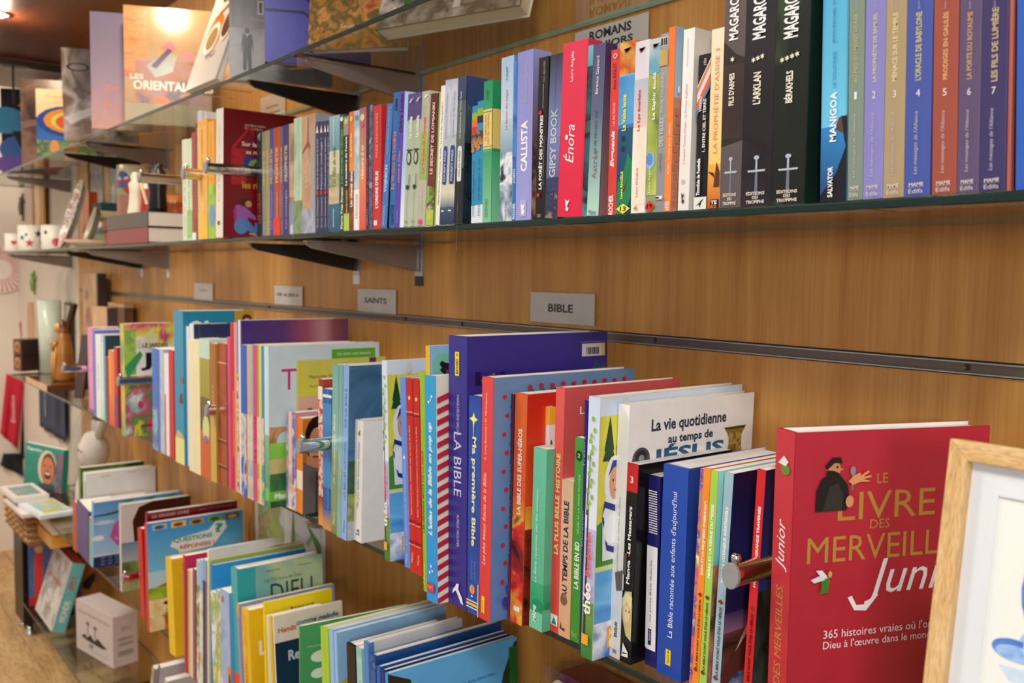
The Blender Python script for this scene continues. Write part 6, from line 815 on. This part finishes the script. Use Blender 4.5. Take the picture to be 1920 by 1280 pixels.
# printed column candle, figures, jars
t = cyl('candle', 255, .86, Z_M, .052, .25, '#d8c8a8', 'thick beige column candle with painted red and blue robed face', 'candle', prof=[(0, 0), (.052, 0), (.052, .05), (.052, .10), (.052, .16), (.052, .18), (.052, .205), (.052, .25), (0, .25)], prof_cols=['#e0c89c', '#e0c498', '#c89070', '#a87460', '#8ca474', '#b83434', '#d8c8a0', '#d4c49c'])
f = facing(t); decal(t, .052, f - .75, .205, 'dot', .025, '#4c5c98'); decal(t, .052, f - .1, .15, 'dot', .022, '#b87c64'); decal(t, .052, f - .3, .185, 'dot', .022, '#c03434'); decal(t, .052, f, .055, 'dot', .010, '#8c4c1c')
def figure(px, Y, z, h, label, prof, cols, cat='figurine', group=None, extra=None):
    X = solveX(px, Y, z); t = tag(empty('figurine', (X, Y, z)), label, cat, group); mb = MB(); mb.lathe([(r * h, zz * h) for r, zz in prof], INK, n=20, cols=cols, sy=.75); mb.build('body', t, smooth=True); return t
figure(255, .752, zt, .118, 'plain cream figurine standing on the stacked bibles', [(0, 0), (.22, 0), (.24, .08), (.19, .3), (.17, .55), (.20, .72), (.12, .8), (.14, .9), (.09, .98), (0, 1)], ['#e8dcc4'] * 9)
figure(276, .762, zt, .105, 'red robed figurine with white trimmed arm on the stacked bibles', [(0, 0), (.20, 0), (.22, .1), (.18, .4), (.2, .65), (.1, .78), (.12, .9), (0, 1)], ['#a82424', '#a82424', '#b02828', '#a82424', '#e8dcd0', '#d8a080', '#e8e0d8'])
t = figure(296, .752, zt, .122, 'glossy black vase figure with gold glints on the stacked bibles', [(0, 0), (.24, 0), (.26, .1), (.22, .4), (.27, .7), (.2, .85), (.13, .93), (.15, 1.0), (0, 1)], ['#0c0c12'] * 8)
mb = MB(); mb.tube([(.0, -.026, .02), (-.01, -.034, .06), (-.02, -.036, .09)], .004, INK, '#d8c8a0', n=6); mb.build('arm', t)
t = cyl('jar', 330, .88, Z_M, .05, .16, '#a84c18', 'round orange brown jar with narrow neck behind the cream book', 'jar', prof=[(0, 0), (.040, 0), (.055, .03), (.056, .08), (.040, .11), (.024, .125), (.026, .145), (.0, .15)], prof_cols=['#7c3010', '#b05018', '#b85820', '#a84c18', '#8c3c10', '#c87c3c', '#a84c18'])
block('wood_block', 330, 345, .93, .012, Z_M, '#b87434', 'honey wooden board standing behind the orange jar', 'board', top=262, m=OAKV)
t = tag(empty('jar', (solveX(343, .86, Z_M) , .86, Z_M + .185)), None, None)
bpy.data.objects.remove(t)
# tall framed cards at the back
for p0, p1, tp, c_, lb, sp_ in [(172, 195, 270, '#8c8484', 'grey card with faint writing at the back of the middle shelf', [A(['#9c9494', '#7c7474', '#b4acac'], 30)]), (197, 206, 262, '#c88c3c', 'narrow honey wooden strip at the back of the middle shelf', None), (208, 222, 290, '#6c7c84', 'grey blue card with white figure at the back of the middle shelf', [('e', .5, .5, .3, .2, '#b8bcc0'), ('r', 0, 0, 1, .2, '#4c4038')]), (152, 166, 256, '#8c5c2c', 'brown wooden cross board at the back of the middle shelf', None)]:
    block('card', p0, p1, .925, .006, Z_M, c_, lb, 'card', 'cards and boards at the back of the middle shelf', top=tp, spec=sp_, m=None if sp_ else OAKV)
# golden icon, metal crucifix and relief on the cream wall
t, W, h = block('icon', 62, 84, .925, .008, Z_M, '#d89430', 'tall golden orange icon panel standing by the cream wall', 'icon', top=262, spec=[('r', 0, 0, 1, 1, '#d8923c', '#e8a848'), ('e', .35, .45, .3, .35, '#f0d090'), ('p', [(0, 0), (.3, .3), (.2, .9), (0, 1)], '#a84c3c'), ('r', .7, 0, 1, 1, '#c08434')])
def crucifix(px, py, sc, label, col):
    P = at(px, py, WY - .002); t = tag(empty('crucifix', P), label, 'crucifix'); mb = MB(); m = plain('crucifix' + col.strip('#'), col, .35, .4)
    mb.box((-.006 * sc, -.008, -.09 * sc), (.006 * sc, 0, .07 * sc), m); mb.box((-.045 * sc, -.008, .015 * sc), (.045 * sc, 0, .03 * sc), m); bevel(mb.build('cross', t), .001)
    mb = MB(); mb.lathe([(0, -.05), (.008, -.045), (.012, -.01), (.01, .012), (.006, .02), (.008, .034), (0, .042)], m, n=10, o=(0, -.012, 0)); mb.build('corpus', t)
crucifix(44, 385, .85, 'dark pewter crucifix hanging on the cream wall above the mugs', '#6c6250')
crucifix(66, 527, .7, 'small green and gold crucifix hanging on the cream wall above the candle', '#8ca05c')
P = at(2, 510, .92); t = tag(empty('wall_plaque', (-5.296, .90, at(2, 510, .90).z)), None, None); bpy.data.objects.remove(t)
def on_left(px, py, dx=.003):
    d = RX * ((px - 960) / FOC) - UP * ((py - 640) / FOC) + FW; return d * ((-5.3 + dx) / d.x)
P = on_left(2, 505); t = tag(empty('plate', P, (0, math.pi / 2, 0)), 'round white plate with red radiating lines on the left wall', 'plate'); mb = MB(); mb.lathe([(0, 0), (.12, .0), (.12, .006), (.10, .010), (0, .008)], INK, '#e8d8cc', n=32); mb.build('disc', t)
mb = MB()
for i in range(30):
    q = 2 * math.pi * i / 30; mb.face([(r_ * math.cos(q + w_), r_ * math.sin(q + w_), .0105 + .0004) for r_, w_ in ((.05, -.03), (.05, .03), (.112, .05), (.112, -.0))], INK, '#c83c34')
mb.build('painted_rays', t)
# ============================================================ lower shelf, left end
t = cyl('candle', 95, .87, Z_L, .044, .245, '#c8d0bc', 'tall pale green candle holder behind the carved Madonna', 'candle', prof=[(0, 0), (.040, 0), (.046, .30), (.042, .30), (.038, .02), (0, .02)]); t.scale = (1, 1, 1)
for i, (z0, z1) in enumerate([(-.431, -.365), (-.364, -.298)]):
    t = tag(empty('icon', (solveX(28, .76, Z_L), .755, z0 + .0006), (0, 0, .25)), 'small dark wooden icon block with gold face, %s of two' % ['lower', 'upper'][i], 'icon', 'pair of dark icon blocks')
    mb = MB(); mb.box((0, 0, 0), (.075, .10, z1 - z0), plain('dark_icon_wood', '#2c1814', .4)); bevel(mb.build('block', t), .002)
    prints(t, [('r', .12, .1, .88, .9, '#7c4420'), ('e', .5, .55, .28, .32, '#c88c4c'), ('e', .52, .52, .16, .2, '#6c3418')], 'S', .075, .10, z1 - z0, 'icon_picture')
# three edge-cut boards lying under the Madonna
for i, (px, py) in enumerate([(60, 708), (74, 714), (90, 722)]):
    X = solveX(px - 4, .715, Z_L); t = tag(empty('wood_plaque', (X, .712, Z_L + .0008), (0, 0, 0)), 'dark varnished wooden plaque lying flat with pale cut end, %s of three' % ['leftmost', 'middle', 'right hand'][i], 'plaque', 'wooden plaques lying flat')
    wX = .085 if i < 2 else .16
    mb = MB(); mb.box((0, .003, 0), (wX, .17, .022), plain('varnished_brown', '#5c3420', .15)); mb.build('body', t)
    mb = MB(); mb.box((0, 0, .0), (wX, .0029, .022), plain('pale_cut_wood', '#c8a47c', .6)); mb.build('cut_edge', t)
    bpy.context.view_layer.update()
tt = [o for o in C.objects if o.name.startswith('wood_plaque')]
tt[0].location.x = -3.86; tt[1].location.x = -3.77; tt[2].location.x = -3.68
zp = Z_L + .0235
# carved Madonna
def madonna(X, Y, z):
    t = tag(empty('figurine', (X, Y, z), (0, 0, -.3)), 'carved golden brown Madonna statue standing on the wooden plaques', 'statue'); mb = MB()
    cols = ['#b87c34', '#b07430', '#a86c2c', '#9c6428', '#a87030', '#a06828', '#7c4420', '#8c5428', '#5c3018', '#5c3018']
    prof = [(0, 0), (.042, 0), (.047, .01), (.045, .05), (.040, .10), (.033, .145), (.023, .172), (.018, .180), (.021, .196), (.018, .212), (0, .224)]
    mb.lathe(prof, INK, n=22, cols=cols, sy=.8); mb.build('body', t, smooth=True)
    mb = MB(); mb.tube([(-.022, -.018, .145), (-.022, -.032, .118), (-.003, -.040, .130)], [.010, .009, .007], INK, '#a86c2c', n=8); mb.tube([(.022, -.018, .145), (.022, -.032, .118), (.002, -.040, .130)], [.010, .009, .007], INK, '#a86c2c', n=8); mb.build('arms', t, smooth=True)
    mb = MB(); mb.lathe([(0, .178), (.014, .180), (.017, .194), (.013, .208), (0, .213)], INK, '#d0985c', n=12, o=(0, -.013, 0)); mb.build('face', t, smooth=True)
    mb = MB()
    for k in range(5): q = -2.3 + .38 * k; mb.tube([(.044 * math.cos(q), .036 * math.sin(q), .004), (.046 * math.cos(q), .038 * math.sin(q), .07), (.036 * math.cos(q), .03 * math.sin(q), .13)], [.006, .005, .003], INK, '#c89048', n=6)
    mb.build('robe_folds', t, smooth=True)
madonna(-3.66, .80, zp)
t = tag(empty('icon', (-3.50, .80, zp), (0, 0, .3)), 'small square icon with halo on the right hand plaque', 'icon'); mb = MB(); mb.box((0, 0, 0), (.065, .012, .075), plain('icon_wood', '#5c2c18', .4)); bevel(mb.build('block', t), .0015)
prints(t, [('r', .12, .1, .88, .9, '#8c4418'), ('e', .5, .58, .26, .3, '#e0b464'), ('e', .5, .5, .14, .18, '#6c3414')], 'S', .065, .012, .075, 'icon_picture')
def plank(p0, p1, w_, th, label, m, yaw=0, cat='wooden cross', y2=None):
    a_, b_ = Vector(p0), Vector(p1); d = b_ - a_; t = tag(empty('wooden_board', a_), label, cat, None); t.rotation_euler = d.to_track_quat('Z', 'Y').to_euler()
    mb = MB(); mb.box((-w_ / 2, -th / 2, 0), (w_ / 2, th / 2, d.length), m); bevel(mb.build('board', t), .0015); return t
DW = plain('dark_walnut', '#3c241a', .35); LW = wood('light_pine', '#b08058', '#c89c74', '#d8b088', (8, 8, 1), 10)
plank((-3.80, .80, Z_L + .025), (-3.72, .855, -.13), .022, .016, 'dark walnut board leaning behind the Madonna', DW, cat='board')
plank((solveX(148, .76, Z_L), .76, Z_L + .004), (solveX(163, .80, -.25), .80, -.22), .03, .014, 'dark board leaning left of the pink book', DW, cat='board')
t, W, h = block('wood_block', 158, 184, .90, .03, Z_L, '#b88c6c', 'tall pine panel with dark side and red smudges behind the pink book', 'panel', top=512, m=LW)
mb = MB(); mb.box((W + .0003, 0, 0), (W + .018, .03, h), plain('dark_edge', '#3c2f2c', .4)); mb.build('dark_side', t); prints(t, [('e', .4, .62, .18, .08, '#a84c3c'), ('e', .55, .5, .15, .1, '#b8644c'), ('e', .3, .8, .1, .05, '#a85444')], 'S', W, .03, h, 'smudges')
t, W, h = block('wood_block', 176, 203, .80, .03, Z_L, '#c8a478', 'shorter pine block with dark right edge above the pink book', 'panel', top=574, m=LW)
mb = MB(); mb.box((W + .0003, 0, 0), (W + .012, .03, h), plain('dark_edge', '#3c2f2c', .4)); mb.build('dark_side', t)
t, W, h = block('wood_block', 206, 236, .905, .03, Z_L, '#6c4424', 'brown wooden block with pale top lying behind the patterned book', 'panel', top=574, m=plain('brown_block', '#6c4424', .5))
mb = MB(); mb.box((0, -.002, h + .0003), (W, .03, h + .014), LW); mb.build('pale_top', t)
block('card', 53, 62, .90, .01, Z_L, '#b8a088', 'slim beige card standing left of the pale green candle', 'card', top=566, m=LW)
t = tag(empty('picture_frame', (solveX(120, .925, Z_L), .925, Z_L + .001), (-.02, 0, 0)), 'pale portrait card with dark frame behind the Madonna', 'picture'); mb = MB(); mb.box((0, 0, 0), (.11, .006, .29), plain('dark_walnut', '#3c241a', .35)); mb.build('frame', t)
prints(t, [('r', .08, .04, .92, .96, '#c8b8a4'), ('e', .5, .6, .25, .2, '#a88468'), ('r', .3, .1, .7, .4, '#8c6c5c')], 'S', .11, .006, .29, 'picture')
# ============================================================ hanging textiles at the left
def cloth(name, pts, thick, m, label, cat, dx=.03, lettering=None, fold=.012):
    Q = [on_left(px, py, dx) for px, py in pts]; t = tag(empty(name, Q[0]), label, cat); mb = MB(); n = 12; L = []; o = Q[0]
    for j in range(n + 1):
        v = j / n
        for i in range(n + 1):
            u = i / n; p = (Q[0] * (1 - u) + Q[1] * u) * (1 - v) + (Q[3] * (1 - u) + Q[2] * u) * v
            L.append((p - o) + Vector((fold * v * math.sin(u * 11), 0, 0)))
    mb.mesh(L, [(j * (n + 1) + i, (j + 1) * (n + 1) + i, (j + 1) * (n + 1) + i + 1, j * (n + 1) + i + 1) for j in range(n) for i in range(n)], m)
    ob = mb.build('fabric', t, smooth=True); sd = ob.modifiers.new('solid', 'SOLIDIFY'); sd.thickness = thick; return t, Q
REDC = plain('red_canvas', '#b81830', .8); NAVY = plain('navy_cotton', '#3a4058', .85); BLKC = plain('black_cotton', '#15131a', .85)
t, Q = cloth('cloth_bag', [(12, 700), (47, 712), (34, 842), (0, 812)], .004, REDC, 'red cloth bag hanging below the lower shelf', 'cloth bag', .10)
vs, fs = lettering('Emotion', False, True); mb = MB(); o = Q[0]
mb.mesh([(Q[0] * .25 + Q[1] * .25 + Q[2] * .25 + Q[3] * .25 - o) + Vector((.012, 0, 0)) + Vector((0, (Q[1] - Q[0]).y * (-y) * .22, x * .14)) for x, y in vs], fs, INK, '#e8c8cc'); mb.build('stitched_word', t)
t, Q = cloth('cloth_bag', [(36, 604), (54, 602), (54, 640), (40, 640)], .004, REDC, 'red strap of cloth hanging above the icon blocks', 'cloth', .06)
t, Q = cloth('towel', [(45, 712), (70, 722), (68, 870), (38, 856)], .004, BLKC, 'black cloth hanging right of the red bag', 'cloth', .06)
t, Q = cloth('towel', [(6, 850), (46, 850), (60, 900), (0, 872)], .004, BLKC, 'dark cloth hanging behind the red bag', 'cloth', .02)
P0 = at(73, 738, .93); P1 = at(124, 830, .93)
t = tag(empty('towel', (P0.x, .93, P1.z)), 'slate blue towel with white woven lettering hanging under the shelf', 'towel'); W = P1.x - P0.x; H = .28; mb = MB(); L = []
for j in range(9):
    for i in range(13): L.append((W * i / 12, .004 * math.sin(i * 1.4), H * j / 8))
mb.mesh(L, [(j * 13 + i, j * 13 + i + 1, (j + 1) * 13 + i + 1, (j + 1) * 13 + i) for j in range(8) for i in range(12)], NAVY); ob = mb.build('fabric', t, smooth=True); sd = ob.modifiers.new('s', 'SOLIDIFY'); sd.thickness = .003
vs, fs = lettering('saint joseph', False, True); mb = MB(); mb.mesh([(W * .32 - y * .05, -.0075, H * .6 + x * .2) for x, y in vs], fs, INKM, '#b8bcc8'); mb.build('woven_word', t)
block('box', -4, 22, .93, .02, -.878, '#c8d0d0', 'pale grey panel below the black cloth', 'panel', top=846)
# ============================================================ third shelf, left end
def flatbox(x, y, z, w_, d_, h_, yaw, side, label, cat, topspec, group=None, nm='book', tilt=0, lean=0):
    t = empty(nm, (x, y, z), (tilt, lean, yaw), label, cat, group); mb = MB(); mb.box((0, 0, 0), (w_, d_, h_), INK, side); bevel(mb.build('body', t), .001); prints(t, topspec, 'T', w_, d_, h_, 'top_print'); return t
g = 'albums lying flat on the third shelf'
zK = Z_K + .0008
flatbox(-3.86, .625, zK, .30, .11, .012, .03, '#d8d0c4', 'pinkish white album lying flat, lowest of the stack', 'book', [fillr('#e0d4cc')], g)
flatbox(-3.70, .645, zK + .0132, .25, .115, .014, .10, '#d8dce0', 'white album with yellow and green comic cover lying flat', 'book', [fillr('#dce4ec'), A(['#e0d078', '#8cb4d8', '#b8c850', '#d8a05c'], 20, .1, .2, .9, .95)], g)
flatbox(-3.93, .625, zK + .0284, .24, .115, .016, .04, '#e4dcd4', 'white album with red and grey picture on top of the stack', 'book', [fillr('#e4dcd8'), A(['#b85c4c', '#8c9ca4', '#6c9c8c', '#a8a0a0'], 12, .15, .15, .85, .85)], g)
P0 = solveX(44, .745, Z_K); hE = solveZ(830, P0, .745) - Z_K; Wd_ = .285
t = empty('book', (P0, .745, zK + .001), (-.08, 0, .30), 'large green album with laughing hooded child on its cover', 'book', g)
mb = MB(); mb.box((0, 0, 0), (Wd_, .022, hE), INK, '#1c8c74'); bevel(mb.build('cover', t), .001); mb = MB(); mb.box((.002, .003, hE + .0001), (Wd_ - .002, .019, hE + .001), PAGEW); mb.build('page_block', t)
prints(t, [fillr('#16806c', '#1c8c78'), ('t', 'Espoirs', .25, .87, .38, .10, '#d8e8e0', 'h', 'b'), ('r', .1, .77, .45, .775, '#8cc4b4'), ('e', .60, .50, .24, .42, '#d8c8a8'), ('e', .63, .48, .19, .38, '#4c3c34'), ('e', .62, .45, .165, .32, '#c87850'), ('e', .62, .34, .09, .09, '#4c1814'), ('e', .62, .375, .07, .025, '#e8dcd0'), ('p', [(.50, .56), (.56, .58), (.56, .55), (.51, .54)], '#3c2018'), ('p', [(.66, .58), (.73, .56), (.72, .54), (.67, .55)], '#3c2018'), ('p', [(.60, .55), (.63, .55), (.66, .44), (.58, .44)], '#b8683c'), ('p', [(.36, .0), (.45, .14), (.8, .14), (.9, 0)], '#2c4454'), A(['#2c6c74', '#8c5c5c', '#3c5c7c', '#a87c6c'], 14, .82, 0, 1, .9)], 'S', Wd_, .02, hE, 'cover_print')
# plush rabbit in a clear bag
t = tag(empty('plush_toy', (solveX(147, .79, Z_K), .845, zK)), 'white plush rabbit wrapped in a clear plastic bag', 'plush toy'); FURM = plain('white_plush', '#d4c8bc', .95, 0, .05, 80)
mb = MB(); mb.lathe([(0, 0), (.05, .0), (.065, .04), (.06, .12), (.04, .18), (0, .20)], FURM, n=18); mb.build('body', t, smooth=True)
mb = MB(); mb.lathe([(0, .17), (.035, .18), (.052, .22), (.050, .26), (.03, .30), (0, .31)], FURM, n=18); mb.build('head', t, smooth=True)
for s_ in (-1, 1):
    mb = MB(); mb.tube([(.02 * s_ + .01, .01, .29), (.03 * s_ + .03, .012, .34), (.034 * s_ + .05, .012, .385)], [.014, .018, .008], FURM, n=8); mb.build('ear', t, smooth=True)
    mb = MB(); mb.lathe([(0, 0), (.005, .001), (.005, .003), (0, .005)], BLACK, n=8, o=(0, 0, 0)); e = mb.build('eye', t); e.location = (.022 + .018 * s_, -.049, .245); e.rotation_euler = (math.pi / 2, 0, 0)
mb = MB(); pr2 = [(0, 0), (.075, 0), (.085, .10), (.08, .26), (.06, .34), (.035, .39), (.012, .415), (.02, .43), (0, .43)]
rr = random.Random(3); mb.lathe(pr2, glass('crinkled_plastic', (.95, .95, .96), 1.7, .12), n=16, o=(.012, 0, -.0)); ob = mb.build('plastic_bag', t)
for v in ob.data.vertices: v.co += Vector((rr.uniform(-.004, .004), rr.uniform(-.004, .004), 0))
# basket on a black display box standing in front of the shelf end
t = tag(empty('basket', (-3.965, .79, -1.035)), 'woven wicker basket on the black cabinet', 'basket'); bw_, bd_, bh_ = .42, .20, .135
WK = plain('wicker', '#b08450', .7, 0, .25, 60); WK2 = plain('wicker_dark', '#8c6236', .7, 0, .2, 60)
for k in range(11):
    z0 = k * bh_ / 11; s = 1 + .06 * k / 11; mb = MB(); pts = []
    for j in range(49):
        q = 4 * j / 48; i_, f_ = int(q) % 4, q - int(q); cs = [(-bw_ / 2, -bd_ / 2), (bw_ / 2, -bd_ / 2), (bw_ / 2, bd_ / 2), (-bw_ / 2, bd_ / 2)]
        A_, B_ = cs[i_], cs[(i_ + 1) % 4]; x = A_[0] + (B_[0] - A_[0]) * f_; y = A_[1] + (B_[1] - A_[1]) * f_; wv = (.003 if (j + k) % 2 else -.003)
        pts.append((x * s + (wv if i_ in (1, 3) else 0), y * s + (wv if i_ in (0, 2) else 0), z0 + .009))
    mb.tube(pts, .0075, WK if k % 2 else WK2, n=6, cap=False); mb.build('woven_band', t, smooth=True)
mb = MB(); mb.box((-bw_ / 2, -bd_ / 2, -.002), (bw_ / 2, bd_ / 2, .004), WK2); mb.build('base', t)
BX = t.location.copy()
t = tag(empty('display_cabinet', (-4.02, BX.y, -1.46)), 'black cabinet with chrome castor foot under the wicker basket', 'cabinet'); mb = MB(); mb.box((-.13, -.085, .05), (.04, .10, .4215), BLACK); bevel(mb.build('body', t), .003)
for x_, y_ in ((-.11, -.06), (.02, -.06), (-.11, .07), (.02, .07)): mb = MB(); mb.lathe([(0, 0), (.02, 0), (.022, .01), (.012, .02), (.01, .0498), (0, .0498)], CHROME, n=12, o=(x_, y_, 0)); mb.build('foot', t, smooth=True)
# ============================================================ bottom shelf
g = 'boxes on the bottom shelf'; zB = Z_B + .0008
q1 = atz(144, 1213, Z_B); q2 = atz(213, 1254, Z_B)
dirv = (q2 - q1); Lb = dirv.length; ya = math.atan2(dirv.y, dirv.x); hb = solveZ(1122, q1.x, q1.y) - Z_B
t = empty('gift_box', (q1.x, q1.y, zB), (0, 0, ya), 'white cardboard box printed with dark grass and figures', 'box', g); mb = MB(); mb.box((0, 0, 0), (Lb, .085, hb), INK, '#c8bcb8'); bevel(mb.build('carton', t), .0015)
prints(t, [fillr('#c4b8b4'), ('t', 'UN PETIT SIGNE POUR VOUS', .5, .80, .85, .05, '#6c6460', 'h'), ('p', [(.15, .30), (.25, .38), (.3, .32), (.4, .42), (.5, .33), (.6, .42), (.7, .36), (.85, .30), (.7, .26), (.3, .27)], '#1c1a1a'), ('r', .32, .38, .335, .62, '#5c5654'), ('r', .52, .38, .535, .60, '#5c5654'), ('e', .33, .62, .05, .03, '#5c5654'), ('e', .53, .60, .05, .03, '#5c5654'), ('e', .42, .20, .06, .04, '#6c8c84'), ('t', 'livre et jeux pour tous', .5, .12, .7, .03, '#8c8480', 'h')], 'S', Lb, .085, hb, 'front_print')
prints(t, [('t', 'JEU', .5, .72, .4, .10, '#8c8480', 'h'), ('r', .2, .5, .8, .55, '#9c9490'), ('r', .2, .4, .8, .45, '#9c9490'), ('r', .2, .2, .8, .3, '#9c9490')], 'R', Lb, .085, hb, 'side_print')
q1 = atz(66, 1148, Z_B); q2 = atz(97, 1192, Z_B); dirv = q2 - q1; ya = math.atan2(dirv.y, dirv.x); Lb = dirv.length
t = empty('game_box', (q1.x, q1.y, zB + .0135), (-.30, 0, ya), 'board game box with red top and turquoise side leaning back', 'box', g); hb = .25; mb = MB(); mb.box((0, 0, 0), (Lb, .045, hb), INK, '#68b8b8'); bevel(mb.build('carton', t), .0015)
prints(t, [fillr('#c8c4c0'), A(['#c8c4c0', '#c8c4c0', '#8c9c9c', '#b85c5c'], 16, .05, .05, .95, .95), ('t', 'JEU BIBLIQUE', .5, .6, .7, .08, '#b84c4c', 'h', 'b')], 'S', Lb, .045, hb, 'front_print')
prints(t, [('t', 'JEU', .5, .7, .2, .5, '#c84c4c', 'up', 'b'), ('t', 'MONDE', .5, .3, .3, .5, '#e8e4e0', 'up', 'b')], 'R', Lb, .045, hb, 'side_print'); prints(t, [fillr('#b84c40')], 'T', Lb, .045, hb, 'top_print')
t, W, h = block('game_box', 44, 76, .80, .07, Z_B, '#2c9ca0', 'small turquoise box with white flower left of the board game', 'box', g, top=1090, spec=[('e', .6, .3, .2, .14, '#e8e4dc'), ('r', .2, .7, .8, .75, '#7cd0d0')])
for p0, p1, Yq, tp, cl, lb, sp_ in [(56, 95, .715, 1003, '#2c3c68', 'dark blue comic with red and green costumed figures on the bottom shelf', [A(['#2c4878', '#3c5c8c', '#24406c'], 8), ('p', [(.1, .1), (.25, .1), (.28, .75), (.12, .75)], '#c02c2c'), ('e', .2, .80, .08, .06, '#d8a078'), ('p', [(.35, .15), (.5, .15), (.5, .55), (.38, .55)], '#5c8c3c'), ('e', .44, .6, .06, .05, '#c88c64'), ('p', [(.6, .1), (.75, .1), (.75, .5), (.62, .5)], '#b82c34'), ('e', .68, .56, .06, .05, '#d8a078'), ('r', 0, 0, 1, .12, '#a81c24')]), (100, 137, .81, 1012, '#d87434', 'orange comic with blue and black shoe drawing on the bottom shelf', [A(['#e08444', '#d8783c', '#c86830'], 6), ('p', [(.1, .45), (.6, .20), (.55, .12), (.1, .35)], '#4c5ca8'), ('p', [(.5, .15), (.8, .40), (.9, .35), (.7, .08)], '#1c1418'), ('e', .6, .8, .2, .05, '#d8d0c8'), ('e', .35, .6, .05, .04, '#5c3c2c')])]:
    X0 = solveX(p0, Yq, Z_B); h = solveZ(tp, X0, Yq) - Z_B
    make_book(Vector((X0, Yq, zB + .0005)), .01, .19, h, cl, lb, 'comics on the bottom shelf', rc=cl, yaw=FL, cv=sp_)
for i, (px, lb, c_, ln, top_) in enumerate([(272, 'lilac grey book leaning to the right at the foot of the display', '#5c5478', .32, 0), (286, 'white spined booklet leaning beside the lilac grey one', '#d0c8c8', .30, 0), (262, 'flower patterned book leaning left of the lilac grey one', '#b8b09c', .33, 0), (330, 'long white box leaning low with grey lettering', '#c8c4c4', .34, 0), (368, 'dark shrink wrapped book leaning below the third shelf', '#34302c', -.3, 0), (392, 'grey green shrink wrapped book leaning below the third shelf', '#6c6c60', -.33, 0)]):
    X = solveX(px, .68, -1.2) - .03 + (.16 if ln < 0 else 0)
    make_book(Vector((X, .69, zB + (.02 * math.sin(abs(ln)) if ln > 0 else .001))), .016, .20, [.36, .34, .34, .30, .27, .27][i], c_, lb, 'books leaning on the bottom shelf', lean=ln, sp=[A(['#c8c4b4', '#8ca07c', '#c07c6c'], 30)] if i == 2 else [T('le livre', .5, .4, .4, '#a8a0a0' if i != 3 else '#6c6468')], rc='#c4bcc0' if i in (0, 1) else None)
# orange and cream cards slanting under the albums
for i, (c_, lb) in enumerate([('#e0a044', 'orange yellow wedge of folded cards left of the rust orange book'), ('#dcc4a8', 'cream wedge of folded cards left of the rust orange book')]):
    X = solveX(95 - 10 * i, .78, -.93); t = empty('card_stack', (-3.735 + .03 * i, .715, [-1.02, -.965][i]), (0, 0, 0), lb, 'cards', 'cards hanging under the third shelf')
    mb = MB(); mb.box((0, 0, 0), (.22, .12, .045), INK, c_); bevel(mb.build('cards', t), .002)
    t.location.z = [-.99, -.935][i]
# clear plastic box on the wall at the bottom
P = at(1018, 1243, .86); t = tag(empty('plastic_box', (P.x, .86, P.z - .12)), 'clear plastic box with dark red card low on the panelled wall', 'box'); W = .19
mb = MB(); mb.box((0, 0, 0), (W, .08, .12), CLEAR); mb.build('box', t); mb = MB(); mb.box((.02, .012, .004), (W - .004, .07, .112), INK, '#7c1c30'); bevel(mb.build('card', t), .001)
prints(t, [('e', .2, .7, .1, .2, '#d8c8a0')], 'S', W, .08, .12, 'label')
# support for the plastic box: a rail under it
mb = MB(); mb.box((P.x - .02, .85, P.z - .13), (P.x + .4, .945, P.z - .1206), CLEAR); tag(mb.build('display_ledge'), 'clear ledge under the plastic box on the panelled wall', 'ledge')
# small black hanging sign bar near the ceiling
P = at(24, 122, .70); t = tag(empty('hanging_sign_bar', P), 'small dark hanging sign bar with a stem near the cream wall', 'lamp'); mb = MB(); mb.box((-.03, -.05, -.006), (.03, .05, .006), BRKD); mb.build('head', t); mb = MB(); mb.tube([(0, 0, -.006), (0, 0, -.14)], .004, BRKD, n=8); mb.build('stem', t)
